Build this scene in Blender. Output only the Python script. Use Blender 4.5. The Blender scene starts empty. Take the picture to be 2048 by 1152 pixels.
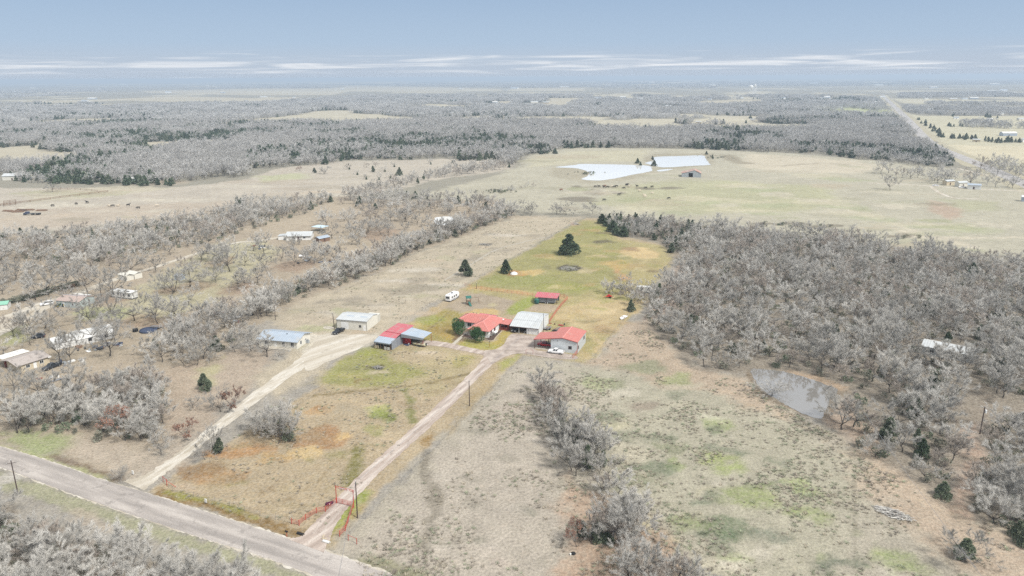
import bpy, bmesh, math, random
import numpy as np
from mathutils import Vector

# ------------------------------------------------------------------ camera, world, sun, exposure
SC = bpy.context.scene
FPX, PITCH, ROLL, HGT = 1450.0, math.radians(12.0), math.atan(11/2048), 90.0
CXP, CYP = 1024.0, 154.5 + 1450.0*math.tan(math.radians(12.0))
Fv = np.array([0, math.cos(PITCH), -math.sin(PITCH)])
R0 = np.array([1.0, 0, 0]); U0 = np.array([0, math.sin(PITCH), math.cos(PITCH)])
Rv = R0*math.cos(ROLL) - U0*math.sin(ROLL); Uv = U0*math.cos(ROLL) + R0*math.sin(ROLL)
camd = bpy.data.cameras.new('camera'); cam = bpy.data.objects.new('camera', camd); SC.collection.objects.link(cam)
from mathutils import Matrix
M3 = Matrix((Rv, Uv, -Fv)).transposed()
cam.matrix_world = Matrix.Translation((0, 0, HGT)) @ M3.to_4x4()
camd.sensor_width = 36; camd.lens = 36*FPX/2048; camd.shift_y = -(576-CYP)/2048
camd.clip_start = 1; camd.clip_end = 200000
SC.camera = cam

SUN_EL, SUN_AZ = math.radians(50), math.radians(132)      # azimuth clockwise from +Y
W = bpy.data.worlds.new('World'); SC.world = W; W.use_nodes = True
nt = W.node_tree; nt.nodes.clear()
def N(nt, t, **k):
    n = nt.nodes.new(t)
    for a, b in k.items(): setattr(n, a, b)
    return n
def build_world():
    L = nt.links.new
    out = N(nt, 'ShaderNodeOutputWorld'); bg = N(nt, 'ShaderNodeBackground')
    sky = N(nt, 'ShaderNodeTexSky', sky_type='NISHITA', sun_disc=False, sun_elevation=SUN_EL, sun_rotation=SUN_AZ)
    sky.dust_density = 2.0; sky.altitude = 100
    tc = N(nt, 'ShaderNodeTexCoord'); sp = N(nt, 'ShaderNodeSeparateXYZ'); L(tc.outputs['Generated'], sp.inputs[0])
    # thin high overcast veil: colour by elevation
    rp = N(nt, 'ShaderNodeValToRGB'); L(sp.outputs[2], rp.inputs[0])
    e = rp.color_ramp.elements; e[0].position = 0.0; e[0].color = (4.7, 5.4, 6.4, 1); e[1].position = 1.0; e[1].color = (8.6, 8.7, 8.7, 1)
    for p, c in ((0.02, (4.5, 5.3, 6.4)), (0.045, (3.85, 5.0, 6.5)), (0.10, (3.2, 4.35, 6.0)), (0.22, (4.6, 5.3, 6.5)), (0.45, (7.4, 7.7, 8.0))):
        q = rp.color_ramp.elements.new(p); q.color = (*c, 1)
    mx = N(nt, 'ShaderNodeMix', data_type='RGBA'); mx.inputs[0].default_value = 0.9
    L(sky.outputs[0], mx.inputs[6]); L(rp.outputs[0], mx.inputs[7])
    # long streaks of cloud lying low over the horizon
    az = N(nt, 'ShaderNodeMath', operation='ARCTAN2'); L(sp.outputs[0], az.inputs[0]); L(sp.outputs[1], az.inputs[1])
    cb = N(nt, 'ShaderNodeCombineXYZ')
    m1 = N(nt, 'ShaderNodeMath', operation='MULTIPLY'); L(az.outputs[0], m1.inputs[0]); m1.inputs[1].default_value = 7.5
    tl = N(nt, 'ShaderNodeMath', operation='MULTIPLY_ADD'); L(az.outputs[0], tl.inputs[0]); tl.inputs[1].default_value = -0.006; L(sp.outputs[2], tl.inputs[2])
    m2 = N(nt, 'ShaderNodeMath', operation='MULTIPLY'); L(tl.outputs[0], m2.inputs[0]); m2.inputs[1].default_value = 170.0
    L(m1.outputs[0], cb.inputs[0]); L(m2.outputs[0], cb.inputs[1]); cb.inputs[2].default_value = 3.7
    nz = N(nt, 'ShaderNodeTexNoise'); nz.inputs['Scale'].default_value = 1.0; nz.inputs['Detail'].default_value = 6; nz.inputs['Roughness'].default_value = 0.5
    nz.inputs['Distortion'].default_value = 0.8
    L(cb.outputs[0], nz.inputs['Vector'])
    env = N(nt, 'ShaderNodeValToRGB'); L(sp.outputs[2], env.inputs[0])
    ee = env.color_ramp.elements; ee[0].position = 0.0; ee[0].color = (.35,.35,.35,1); ee[1].position = 0.052; ee[1].color = (0, 0, 0, 1)
    for p_, v_ in ((0.006, .46), (0.015, .62), (0.027, .52), (0.036, .36)):
        qq = env.color_ramp.elements.new(p_); qq.color = (v_, v_, v_, 1)
    ad = N(nt, 'ShaderNodeMath', operation='ADD'); L(nz.outputs[0], ad.inputs[0]); L(env.outputs[0], ad.inputs[1])
    st = N(nt, 'ShaderNodeMapRange'); L(ad.outputs[0], st.inputs[0]); st.inputs[1].default_value = .97; st.inputs[2].default_value = 1.34
    st.interpolation_type = 'SMOOTHSTEP'; st.inputs[4].default_value = 1.0
    mc = N(nt, 'ShaderNodeMix', data_type='RGBA'); L(st.outputs[0], mc.inputs[0]); L(mx.outputs[2], mc.inputs[6]); mc.inputs[7].default_value = (7.6, 7.8, 8.1, 1)
    L(mc.outputs[2], bg.inputs[0]); bg.inputs[1].default_value = 0.062
    L(bg.outputs[0], out.inputs[0])
build_world()
sund = bpy.data.lights.new('sun', 'SUN'); sun = bpy.data.objects.new('sun', sund); SC.collection.objects.link(sun)
sund.energy = 2.5; sund.angle = math.radians(12); sund.color = (1, .965, .91)
sdir = Vector((math.sin(SUN_AZ)*math.cos(SUN_EL), math.cos(SUN_AZ)*math.cos(SUN_EL), math.sin(SUN_EL)))
sun.rotation_euler = sdir.to_track_quat('Z', 'Y').to_euler(); sun.location = (0, 0, 300)
SC.view_settings.view_transform = 'Standard'; SC.view_settings.look = 'None'
SC.view_settings.exposure = .90; SC.view_settings.gamma = 1; SC.view_settings.use_curve_mapping = False

SC.cycles.max_bounces = 4; SC.cycles.diffuse_bounces = 2; SC.cycles.glossy_bounces = 2; SC.cycles.transmission_bounces = 2
SC.cycles.volume_bounces = 0; SC.cycles.transparent_max_bounces = 4; SC.cycles.sample_clamp_indirect = 4
SC.cycles.caustics_reflective = False; SC.cycles.caustics_refractive = False; SC.cycles.use_denoising = False

# ------------------------------------------------------------------ helpers
rnd = random.Random(7)
COL = SC.collection
def at(x, y, z=0.0):
    d = Fv + Rv*(x-CXP)/FPX - Uv*(y-CYP)/FPX
    return np.array([0, 0, HGT]) + d*((z-HGT)/d[2])
def proj(P):
    v = np.asarray(P, float) - np.array([0, 0, HGT]); w = v@Fv
    return CXP + FPX*(v@Rv)/w, CYP - FPX*(v@Uv)/w
def ats(pts): return np.array([at(*p)[:2] for p in pts])
def S(r, g, b, k=0.62): return tuple(((c/255+.055)/1.055)**2.4*k if c > 10 else c/3294*k for c in (r, g, b))
def tag(o, label=None, cat=None, group=None, kind=None):
    if label: o['label'] = label
    if cat: o['category'] = cat
    if group: o['group'] = group
    if kind: o['kind'] = kind
    return o
def link(o, parent=None):
    COL.objects.link(o)
    if parent is not None: o.parent = parent
    return o
def empty(name, loc, rz=0.0):
    o = bpy.data.objects.new(name, None); o.location = loc; o.rotation_euler = (0, 0, rz); o.empty_display_size = .5
    return link(o)
def copy_tree(o, parent=None, kids=None):
    c = link(o.copy(), parent)
    for k in [k for k in KIDS.get(o.name, [])]:
        cc = copy_tree(k, c); KIDS.setdefault(c.name, []).append(cc)
    return c
KIDS = {}
class MB:
    def __init__(s): s.v = []; s.f = []; s.m = []
    def add(s, vs, fs, m=0):
        b = len(s.v); s.v += [tuple(v) for v in vs]; s.f += [tuple(i+b for i in f) for f in fs]; s.m += [m]*len(fs); return s
    def box(s, x0, y0, z0, x1, y1, z1, m=0):
        return s.add([(x0,y0,z0),(x1,y0,z0),(x1,y1,z0),(x0,y1,z0),(x0,y0,z1),(x1,y0,z1),(x1,y1,z1),(x0,y1,z1)],
                     [(3,2,1,0),(4,5,6,7),(0,1,5,4),(1,2,6,5),(2,3,7,6),(3,0,4,7)], m)
    def slab(s, poly, t, m=0):
        n = len(poly); top = [tuple(p) for p in poly]; bot = [(p[0], p[1], p[2]-t) for p in poly]
        return s.add(top+bot, [tuple(range(n)), tuple(range(2*n-1, n-1, -1))]+[(i+n, (i+1)%n+n, (i+1)%n, i) for i in range(n)], m)
    def prism(s, poly2, axis, a, b, m=0):
        # poly2 in the plane normal to axis ('x': (y,z); 'y': (x,z); 'z': (x,y)), extruded a..b
        f = {'x': lambda p, t: (t, p[0], p[1]), 'y': lambda p, t: (p[0], t, p[1]), 'z': lambda p, t: (p[0], p[1], t)}[axis]
        n = len(poly2)
        return s.add([f(p, a) for p in poly2]+[f(p, b) for p in poly2],
                     [tuple(range(n)), tuple(range(2*n-1, n-1, -1))]+[(i+n, (i+1)%n+n, (i+1)%n, i) for i in range(n)], m)
    def tube(s, pts, r, n=6, m=0, r2=None):
        pts = [Vector(p) for p in pts]; k = len(pts); r2 = r if r2 is None else r2
        vs = []; 
        for i, p in enumerate(pts):
            d = (pts[min(i+1, k-1)]-pts[max(i-1, 0)]).normalized()
            a = d.cross(Vector((0, 0, 1)) if abs(d.z) < .9 else Vector((1, 0, 0))).normalized(); b = d.cross(a)
            rr = r+(r2-r)*i/(k-1)
            vs += [p+(a*math.cos(t)+b*math.sin(t))*rr for t in [2*math.pi*j/n for j in range(n)]]
        fs = [(i*n+j, i*n+(j+1)%n, (i+1)*n+(j+1)%n, (i+1)*n+j) for i in range(k-1) for j in range(n)]
        fs += [tuple(range(n-1, -1, -1)), tuple((k-1)*n+j for j in range(n))]
        return s.add(vs, fs, m)
    def lathe(s, c, prof, n=12, m=0, axis='z'):
        vs = []
        for (r, h) in prof:
            for j in range(n):
                t = 2*math.pi*j/n; q = (r*math.cos(t), r*math.sin(t), h)
                if axis == 'x': q = (q[2], q[0], q[1])
                if axis == 'y': q = (q[0], q[2], q[1])
                vs.append((c[0]+q[0], c[1]+q[1], c[2]+q[2]))
        k = len(prof)
        fs = [(i*n+j, i*n+(j+1)%n, (i+1)*n+(j+1)%n, (i+1)*n+j) for i in range(k-1) for j in range(n)]
        fs += [tuple(range(n-1, -1, -1)), tuple((k-1)*n+j for j in range(n))]
        return s.add(vs, fs, m)
    def mesh(s, name, mats, smooth=False):
        me = bpy.data.meshes.new(name); me.from_pydata(s.v, [], s.f)
        for m in (mats if isinstance(mats, (list, tuple)) else [mats]): me.materials.append(m)
        if any(s.m): me.polygons.foreach_set('material_index', s.m)
        if smooth: me.polygons.foreach_set('use_smooth', [True]*len(s.f))
        me.update(); return me
    def build(s, name, mats, parent=None, smooth=False, bevel=0, loc=None, rz=0):
        me = s.mesh(name, mats, smooth)
        bm = bmesh.new(); bm.from_mesh(me)
        if bevel: bmesh.ops.bevel(bm, geom=bm.edges[:], offset=bevel, segments=2, affect='EDGES', clamp_overlap=True)
        bmesh.ops.recalc_face_normals(bm, faces=bm.faces[:]); bm.to_mesh(me); bm.free()
        o = bpy.data.objects.new(name, me); link(o, parent)
        if loc is not None: o.location = loc
        if rz: o.rotation_euler = (0, 0, rz)
        if parent is not None: KIDS.setdefault(parent.name, []).append(o)
        return o

MATS = {}
def mat(name, col, rough=.8, metal=0, var=.12, scale=2.0, bump=0.0, spec=.3, ribs=None, dirt=None, objrand=0.0, coord='Object'):
    if name in MATS: return MATS[name]
    m = bpy.data.materials.new(name); m.use_nodes = True; t = m.node_tree; L = t.links.new
    b = t.nodes['Principled BSDF']; b.inputs['Roughness'].default_value = rough; b.inputs['Metallic'].default_value = metal
    b.inputs['Specular IOR Level'].default_value = spec
    tc = N(t, 'ShaderNodeTexCoord')
    nz = N(t, 'ShaderNodeTexNoise'); nz.inputs['Scale'].default_value = scale; nz.inputs['Detail'].default_value = 5
    L(tc.outputs[coord], nz.inputs['Vector'])
    rp = N(t, 'ShaderNodeMapRange'); L(nz.outputs[0], rp.inputs[0]); rp.inputs[1].default_value = .3; rp.inputs[2].default_value = .7
    rp.inputs[3].default_value = 1-var; rp.inputs[4].default_value = 1+var
    vm = N(t, 'ShaderNodeVectorMath', operation='SCALE'); vm.inputs[0].default_value = col[:3]; L(rp.outputs[0], vm.inputs['Scale'])
    cur = vm.outputs[0]
    if dirt:
        n2 = N(t, 'ShaderNodeTexNoise'); n2.inputs['Scale'].default_value = dirt[1]; n2.inputs['Detail'].default_value = 6; L(tc.outputs[coord], n2.inputs['Vector'])
        r2 = N(t, 'ShaderNodeMapRange'); L(n2.outputs[0], r2.inputs[0]); r2.inputs[1].default_value = dirt[2]; r2.inputs[2].default_value = dirt[2]+.15
        mm = N(t, 'ShaderNodeMix', data_type='RGBA'); L(r2.outputs[0], mm.inputs[0]); L(cur, mm.inputs[6]); mm.inputs[7].default_value = (*dirt[0], 1); cur = mm.outputs[2]
    if ribs:   # ribbed sheet metal: fine relief lines along one local axis
        wv = N(t, 'ShaderNodeTexWave', bands_direction=ribs[0]); wv.inputs['Scale'].default_value = ribs[1]; L(tc.outputs[coord], wv.inputs['Vector'])
        w2 = N(t, 'ShaderNodeMapRange'); L(wv.outputs[0], w2.inputs[0]); w2.inputs[1].default_value = .86; w2.inputs[2].default_value = 1; w2.inputs[3].default_value = 1.0; w2.inputs[4].default_value = .74
        v2 = N(t, 'ShaderNodeVectorMath', operation='SCALE'); L(cur, v2.inputs[0]); L(w2.outputs[0], v2.inputs['Scale']); cur = v2.outputs[0]
        bp = N(t, 'ShaderNodeBump'); bp.inputs['Strength'].default_value = .5; bp.inputs['Distance'].default_value = .03; L(wv.outputs[0], bp.inputs['Height']); L(bp.outputs[0], b.inputs['Normal'])
    elif bump:
        bp = N(t, 'ShaderNodeBump'); bp.inputs['Strength'].default_value = bump; bp.inputs['Distance'].default_value = .1; L(nz.outputs[0], bp.inputs['Height']); L(bp.outputs[0], b.inputs['Normal'])
    if objrand:
        oi = N(t, 'ShaderNodeObjectInfo'); r3 = N(t, 'ShaderNodeMapRange'); L(oi.outputs['Random'], r3.inputs[0]); r3.inputs[3].default_value = 1-objrand; r3.inputs[4].default_value = 1+objrand
        v3 = N(t, 'ShaderNodeVectorMath', operation='SCALE'); L(cur, v3.inputs[0]); L(r3.outputs[0], v3.inputs['Scale']); cur = v3.outputs[0]
    L(cur, b.inputs['Base Color'])
    MATS[name] = m; return m
RUST = (.16, .07, .03)
m_red = mat('red_roof_metal', (.48, .175, .15), .55, .0, .1, 1.2, ribs=('X', .38), dirt=((.44, .22, .19), .5, .58))
m_red_faded = mat('faded_red_roof_metal', (.48, .13, .15), .5, .0, .1, 1.5, ribs=('X', .4), dirt=((.38, .22, .21), .7, .52))
m_redy = mat('red_roof_metal_side', (.48, .175, .15), .55, .0, .1, 1.2, ribs=('Y', .38), dirt=((.44, .22, .19), .5, .58))
m_redcap = mat('roof_ridge_cap', (.75, .34, .30), .5, 0, .05)
m_white = mat('white_metal', (.48, .50, .505), .5, 0, .09, .8, ribs=('X', .4), dirt=((.42, .42, .40), .4, .58))
m_whitewall = mat('white_wall_metal', (.64, .65, .65), .5, 0, .05, .8, ribs=('X', 1.2))
m_cream = mat('cream_wall_metal', (.64, .62, .55), .5, 0, .05, .8, ribs=('X', 1.2))
m_greywall = mat('pale_grey_wall_metal', (.60, .63, .645), .5, 0, .05, .8, ribs=('X', 1.2))
m_galv = mat('galvanised_roof_metal', (.37, .43, .50), .45, .1, .08, .7, ribs=('X', .4), dirt=((.42, .43, .44), .5, .55))
m_galvd = mat('weathered_grey_siding', (.24, .26, .29), .6, .1, .15, 1.5, ribs=('X', 1.0), dirt=((.3, .27, .24), 1.2, .6))
m_trim = mat('dark_brown_trim', (.10, .06, .05), .6)
m_redtrim = mat('dark_red_trim', (.28, .05, .045), .6)
m_glass = mat('dark_window_glass', (.02, .025, .03), .08, 0, .05, spec=.6)
m_frame = mat('white_window_frame', (.75, .75, .73), .5, 0, .03)
m_redpaint = mat('red_fence_paint', (.42, .075, .055), .6, 0, .2, 3)
m_orangepaint = mat('orange_red_fence_paint', (.46, .15, .10), .6, 0, .2, 3)
m_wood = mat('weathered_timber', (.20, .13, .09), .85, 0, .25, 6)
m_redwood = mat('red_stained_timber', (.28, .07, .05), .8, 0, .2, 5)
m_pole = mat('creosote_pole', (.07, .05, .045), .85, 0, .2, 6)
m_concrete = mat('pale_concrete', S(214, 206, 190), .9, 0, .1, 1.2, .2, dirt=(S(180, 170, 150), .4, .6))
m_stone = mat('garden_edging_stone', (.42, .36, .26), .9, 0, .25, 5, .4)
m_mulch = mat('dark_bed_mulch', (.085, .058, .045), .95, 0, .4, 4, .6)
m_black = mat('black_rubber', (.02, .02, .02), .8)
m_steel = mat('bare_steel', (.35, .35, .36), .4, .6, .2, 3)
m_darkmetal = mat('dark_grey_metal', (.06, .065, .07), .6, .2, .2, 3)
m_inner = mat('dark_shed_interior', (.05, .045, .04), .9, 0, .4, 3)
m_carwhite = mat('white_car_paint', (.8, .8, .8), .25, 0, .02, spec=.5)
m_carred = mat('red_car_paint', (.42, .01, .015), .25, 0, .02, spec=.5)
m_cardark = mat('charcoal_car_paint', (.045, .05, .06), .25, .3, .02, spec=.5)
m_carblack = mat('black_car_paint', (.02, .022, .028), .2, .2, .02, spec=.5)
m_carcream = mat('cream_boat_paint', (.5, .47, .33), .4, 0, .1)
m_light = mat('headlight_lens', (.7, .72, .72), .15, 0, .02, spec=.6)
m_tail = mat('tail_light_lens', (.35, .01, .01), .2)
m_green = mat('green_canvas', (.03, .13, .11), .7, 0, .15, 3)
m_brownroof = mat('brown_shingle_roof', S(205, 195, 188, .6), .85, 0, .15, 3, .3, dirt=(S(170, 160, 152, .6), .8, .55))
m_pinkroof = mat('pinkish_shingle_roof', S(208, 188, 178, .6), .85, 0, .12, 3, .3)
m_siding = mat('blue_grey_lap_siding', (.42, .48, .47), .7, 0, .04, 1, ribs=('Z', 3.5))
m_tan = mat('tan_wall_board', (.52, .45, .33), .8, 0, .1, 2)
m_oldwhite = mat('weathered_white_metal', (.66, .66, .64), .55, .0, .12, 1.0, dirt=((.40, .37, .34), .9, .56))
m_rustroof = mat('rusty_tin_roof', (.46, .34, .29), .6, .1, .15, .4, ribs=('X', .8), dirt=((.42, .2, .13), .25, .47))
m_tin = mat('blue_grey_tin', (.36, .39, .41), .5, .2, .12, 1)
m_blue = mat('faded_blue_plastic', (.05, .065, .11), .6, 0, .1)

# ------------------------------------------------------------------ ground zones (what grows or lies where)
def vnoise(x, y, seed=0):
    xi = np.floor(x).astype(np.int64); yi = np.floor(y).astype(np.int64); xf = x-xi; yf = y-yi
    def h(a, b):
        n = (a*374761393 + b*668265263 + seed*974634777) & 0xffffffff
        n = ((n ^ (n >> 13))*1274126177) & 0xffffffff
        return ((n ^ (n >> 16)) & 0xffff)/65535.0
    u = xf*xf*(3-2*xf); v = yf*yf*(3-2*yf)
    return (h(xi, yi)*(1-u)+h(xi+1, yi)*u)*(1-v)+(h(xi, yi+1)*(1-u)+h(xi+1, yi+1)*u)*v
def fbm(x, y, seed=0, o=4):
    s = 0; a = .5; t = 0
    for i in range(o): s = s+a*vnoise(x*2**i, y*2**i, seed+i*17); t += a; a *= .55
    return s/t
def inpoly(X, Y, P):
    ins = np.zeros(X.shape, bool); n = len(P); j = n-1
    for i in range(n):
        xi, yi = P[i]; xj, yj = P[j]
        if yi != yj: ins ^= ((yi > Y) != (yj > Y)) & (X < (xj-xi)*(Y-yi)/(yj-yi)+xi)
        j = i
    return ins
def polydist(X, Y, P):
    d = np.full(X.shape, 1e18); n = len(P)
    for i in range(n):
        a = P[i]; b = P[(i+1) % n]; e = b-a; L2 = max(e@e, 1e-9)
        t = np.clip(((X-a[0])*e[0]+(Y-a[1])*e[1])/L2, 0, 1)
        d = np.minimum(d, (X-a[0]-t*e[0])**2+(Y-a[1]-t*e[1])**2)
    return np.sqrt(d)

ZONES = []   # (world polygon, colour, edge softness m, warp m, weight, tuft)
def zone(pts, col, soft=1.5, warp=3.0, w=1.0, tuft=None): ZONES.append((ats(pts), np.array(col), soft, warp, w, tuft))
def blob(x, y, rx, ry, col, soft=1.0, warp=1.2, w=1.0, tuft=None, n=14):
    c = at(x, y)[:2]
    a = at(x+rx, y)[:2]-c; b = at(x, y+ry)[:2]-c; b0 = at(x, y-ry)[:2]-c
    ra = np.linalg.norm(a); rb = (np.linalg.norm(b)+np.linalg.norm(b0))/2
    P = np.array([c+np.array([math.cos(t)*ra, math.sin(t)*rb]) for t in [2*math.pi*i/n for i in range(n)]])
    ZONES.append((P, np.array(col), soft, warp, w, tuft))
def line(pts, wid, col, soft=.5, warp=.8, w=1.0, tuft=None):
    P = ats(pts); T = np.gradient(P, axis=0); Nn = np.stack([-T[:, 1], T[:, 0]], 1); Nn /= np.linalg.norm(Nn, axis=1)[:, None]
    ZONES.append((np.concatenate([P+Nn*wid/2, (P-Nn*wid/2)[::-1]]), np.array(col), soft, warp, w, tuft))

STRAW = S(201, 192, 177); GRAZ = S(195, 190, 170); DRY = S(190, 180, 164); LITTER = S(178, 163, 146); FLOOR = S(150, 142, 132)
GREEN = S(150, 155, 88); LIME = S(156, 162, 74); OCHRE = S(196, 165, 98); CLAY = S(205, 160, 115); SAND = S(222, 196, 146); DIRT = S(188, 172, 150)
DARK = S(98, 90, 82); PALEGREEN = S(176, 188, 138); GREYGREEN = S(140, 142, 120)
# far country
zone([(-900, 172), (3000, 166), (3000, 520), (-900, 520)], S(160, 156, 142), 20, 20)
for P in ([(0,296),(81,290),(101,282),(132,280),(142,282),(89,292),(89,303),(175,305),(137,320),(40,331),(-120,331),(-120,297)],
          [(285,285),(467,279),(467,288),(355,294),(285,292)],
          [(50,204),(101,201),(200,199),(355,192),(520,197),(540,203),(360,204),(250,201),(120,206)],
          [(280,182),(420,179),(520,177),(660,177),(700,172),(860,174),(1000,178),(1010,182),(850,184),(700,183),(665,190),(520,191),(300,186)],
          [(510,196),(600,194),(560,203),(515,203)],
          [(977,212),(990,203),(1025,202),(1025,211)], [(1085,214),(1098,196),(1174,196),(1150,208),(1120,216)],
          [(1380,204),(1470,199),(1530,199),(1528,206),(1400,212)], [(1381,249),(1401,239),(1452,235),(1528,239),(1502,246),(1416,249),(1355,258),(1345,256)],
          [(1020,176),(1170,176),(1170,182),(1020,182)], [(850,212),(900,210),(960,212),(960,217),(850,216)]):
    zone(P, S(208, 199, 176), 12, 14, .9)
for i in range(46):   # the far plain: strips of field
    r = random.Random(i+50); y = 159+ (i % 12)*1.1+r.random(); x = r.uniform(-100, 2150); w = r.uniform(60, 330)
    y += (1024-x)*.0054
    zone([(x, y), (x+w, y-.3), (x+w*.9, y+.9), (x+w*.1, y+1.1)], S(214, 200, 168), 60, 60, r.uniform(.5, .9))
zone([(1780,197),(1860,198),(2060,202),(2400,206),(2400,216),(2060,216),(1900,210),(1806,206)], S(208, 202, 176), 10, 10)
zone([(1815,228),(1850,232),(2060,232),(2500,236),(2500,420),(2060,372),(1990,345),(1900,300),(1862,272)], S(210, 204, 176), 8, 8)
zone([(1900,290),(2060,292),(2300,300),(2300,330),(2060,325),(1960,318)], S(224, 214, 184), 8, 8)
zone([(1740,210),(1800,226),(1770,228),(1700,222),(1640,224),(1620,220)], S(190, 196, 150), 8, 8)
# pasture round the ponds
zone([(830,392),(1000,348),(1040,331),(1060,309),(1134,296),(1299,296),(1540,304),(1731,319),(1900,336),(2060,375),(2400,440),(2400,600),(2060,520),(1800,487),(1540,460),(1410,448),(1190,429),(1080,425),(960,412),(880,400)], GRAZ, 4, 6)
zone([(1230,372),(1330,362),(1450,360),(1640,372),(1700,400),(1600,425),(1400,430),(1200,405)], S(188, 188, 148), 12, 14, .7)
zone([(1480,306),(1720,322),(1780,338),(1700,348),(1560,342),(1480,335)], S(216, 206, 184), 8, 10, .9)
zone([(1060,318),(1140,303),(1290,300),(1290,322),(1150,325),(1060,335)], S(206, 200, 172), 6, 8, .8)
line([(1420,312),(1450,310),(1470,322),(1495,328)], 18, S(150, 140, 118), 4, 5, .7)
line([(1560,332),(1640,326),(1700,330)], 6, S(160, 150, 130), 2, 3, .6)
zone([(1860,400),(1900,408),(1925,425),(1905,440),(1860,420)], S(196, 172, 152), 3, 4, .8)
zone([(1880,398),(1990,404),(2000,420),(1930,424)], S(176, 178, 138), 5, 6, .5)
line([(1560,395),(1640,400),(1760,440),(1860,470),(1910,476),(2060,474),(2300,480)], 4, S(222, 212, 190), 1.5, 3, .8)
zone([(1780,455),(1860,470),(1910,478),(1960,496),(1880,490),(1800,470)], S(222, 212, 190), 3, 5, .8)
for (x, y, a, b) in ((1185,384,22,6),(1160,398,40,6),(1235,386,16,3),(1290,377,22,3),(1345,376,30,2),(1155,373,10,3),(1560,447,60,2.5),(1640,452,60,3),(1800,471,40,3)):
    blob(x, y, a, b, S(120, 112, 98), 2, 5, .75)
zone([(1100,336),(1180,328),(1300,330),(1315,346),(1260,360),(1180,367),(1100,352)], S(180, 172, 150), 4, 5, .7)
zone([(1290,312),(1310,307),(1425,307),(1425,330),(1330,340),(1290,325)], S(172, 164, 142), 4, 5, .7)
for (x, y) in ((1400,398),(1500,402),(1640,405),(1720,430),(1480,372),(1650,352),(1820,450),(1900,455),(1480,422),(1300,418)):
    blob(x, y, 60, 5, S(214, 206, 178), 6, 12, .6); blob(x+40, y+7, 50, 4, S(178, 184, 146), 6, 12, .6)
# big field on the left
zone([(-400,390),(0,376),(335,376),(490,360),(560,336),(690,322),(900,318),(1030,322),(1010,342),(880,358),(802,377),(700,394),(560,412),(400,428),(200,452),(0,470),(-400,500)], STRAW, 4, 6)
zone([(0,420),(200,412),(420,405),(520,398),(400,425),(200,450),(0,464)], S(200, 186, 168), 6, 8, .8)
zone([(40,385),(230,372),(350,376),(200,395),(60,405)], S(208, 200, 176), 5, 6, .8)
zone([(510,352),(600,346),(620,356),(520,366)], S(196, 200, 158), 5, 8, .7)
line([(520,365),(640,358),(740,352)], 5, S(168, 160, 136), 3, 5, .6)
# left yards and woods floor
zone([(-400,500),(0,466),(120,468),(300,440),(450,415),(650,392),(830,400),(1000,400),(1030,432),(940,468),(840,505),(700,570),(540,640),(440,700),(380,800),(330,920),(250,960),(0,890),(-400,800)], S(184, 170, 150), 3, 4)
zone([(430,460),(640,400),(720,400),(660,430),(560,470)], S(196, 182, 160), 4, 5, .7)
zone([(240,590),(330,545),(430,490),(520,480),(560,500),(440,600),(330,640),(240,660)], S(196, 190, 156), 4, 5, .8)
zone([(640,470),(760,455),(830,470),(760,500),(640,510)], S(192, 178, 156), 4, 5, .7)
zone([(0,660),(60,650),(150,640),(300,650),(310,680),(200,720),(60,740),(0,720)], S(184, 170, 148), 4, 5, .7)
zone([(140,625),(180,610),(260,620),(240,640),(170,640)], S(178, 184, 132), 3, 4, .7)
zone([(0,650),(50,655),(60,680),(10,690)], S(176, 182, 124), 3, 4, .7)
zone([(330,740),(520,690),(560,720),(500,780),(420,860),(350,900),(330,820)], S(190, 172, 152), 3, 4, .8)
zone([(400,740),(440,720),(460,735),(410,775)], S(192, 190, 140), 3, 4, .6)
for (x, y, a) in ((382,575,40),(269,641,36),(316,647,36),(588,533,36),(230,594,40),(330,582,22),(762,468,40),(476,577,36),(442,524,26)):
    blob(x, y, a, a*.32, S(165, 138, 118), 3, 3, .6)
zone([(0,870),(60,862),(160,870),(140,900),(100,920),(40,900),(0,890)], S(160, 172, 118), 3, 3, .8)
zone([(150,870),(330,905),(390,880),(360,930),(300,960),(240,950),(140,905)], S(198, 184, 166), 3, 3, .9)
line([(100,912),(150,930),(200,950),(240,965)], 2.2, S(120, 100, 80), .8, 1, .8)
zone([(-60,880),(0,890),(100,918),(230,962),(225,968),(90,926),(-60,892)], S(186, 188, 140), .8, 1, .8)
# meadow strip beside the parcel
zone([(535,640),(594,604),(667,581),(728,556),(782,536),(840,503),(906,482),(942,467),(1030,434),(1168,434),(925,578),(760,672),(700,700),(560,800),(500,760),(600,690),(560,660)], S(198, 186, 164), 2.5, 3)
for (x, y, a, b) in ((980,468,24,3),(735,610,60,4),(860,560,60,5),(800,580,50,5),(690,600,50,5),(1000,500,30,3),(940,520,30,3)):
    blob(x, y, a, b, S(150, 142, 130), 2.5, 5, .55)
for (x, y, a, b) in ((830,540,50,4),(880,570,50,4),(700,625,60,3),(1010,470,40,3),(780,560,40,3)):
    blob(x, y, a, b, S(212, 204, 190), 2, 4, .7)
blob(620, 640, 60, 8, S(204, 190, 168), 3, 3, .8); blob(640, 655, 40, 6, S(184, 186, 142), 2, 3, .7); blob(690,622,30,4, S(176,184,136), 2, 3, .6)
blob(970, 489, 16, 2.5, S(108, 102, 96), 1, 2, .9)
# the bare ground round the neighbour's drive
zone([(600,668),(690,670),(765,668),(745,690),(690,705),(640,720),(600,700)], S(224, 216, 200), 1.5, 1.5)
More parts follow.
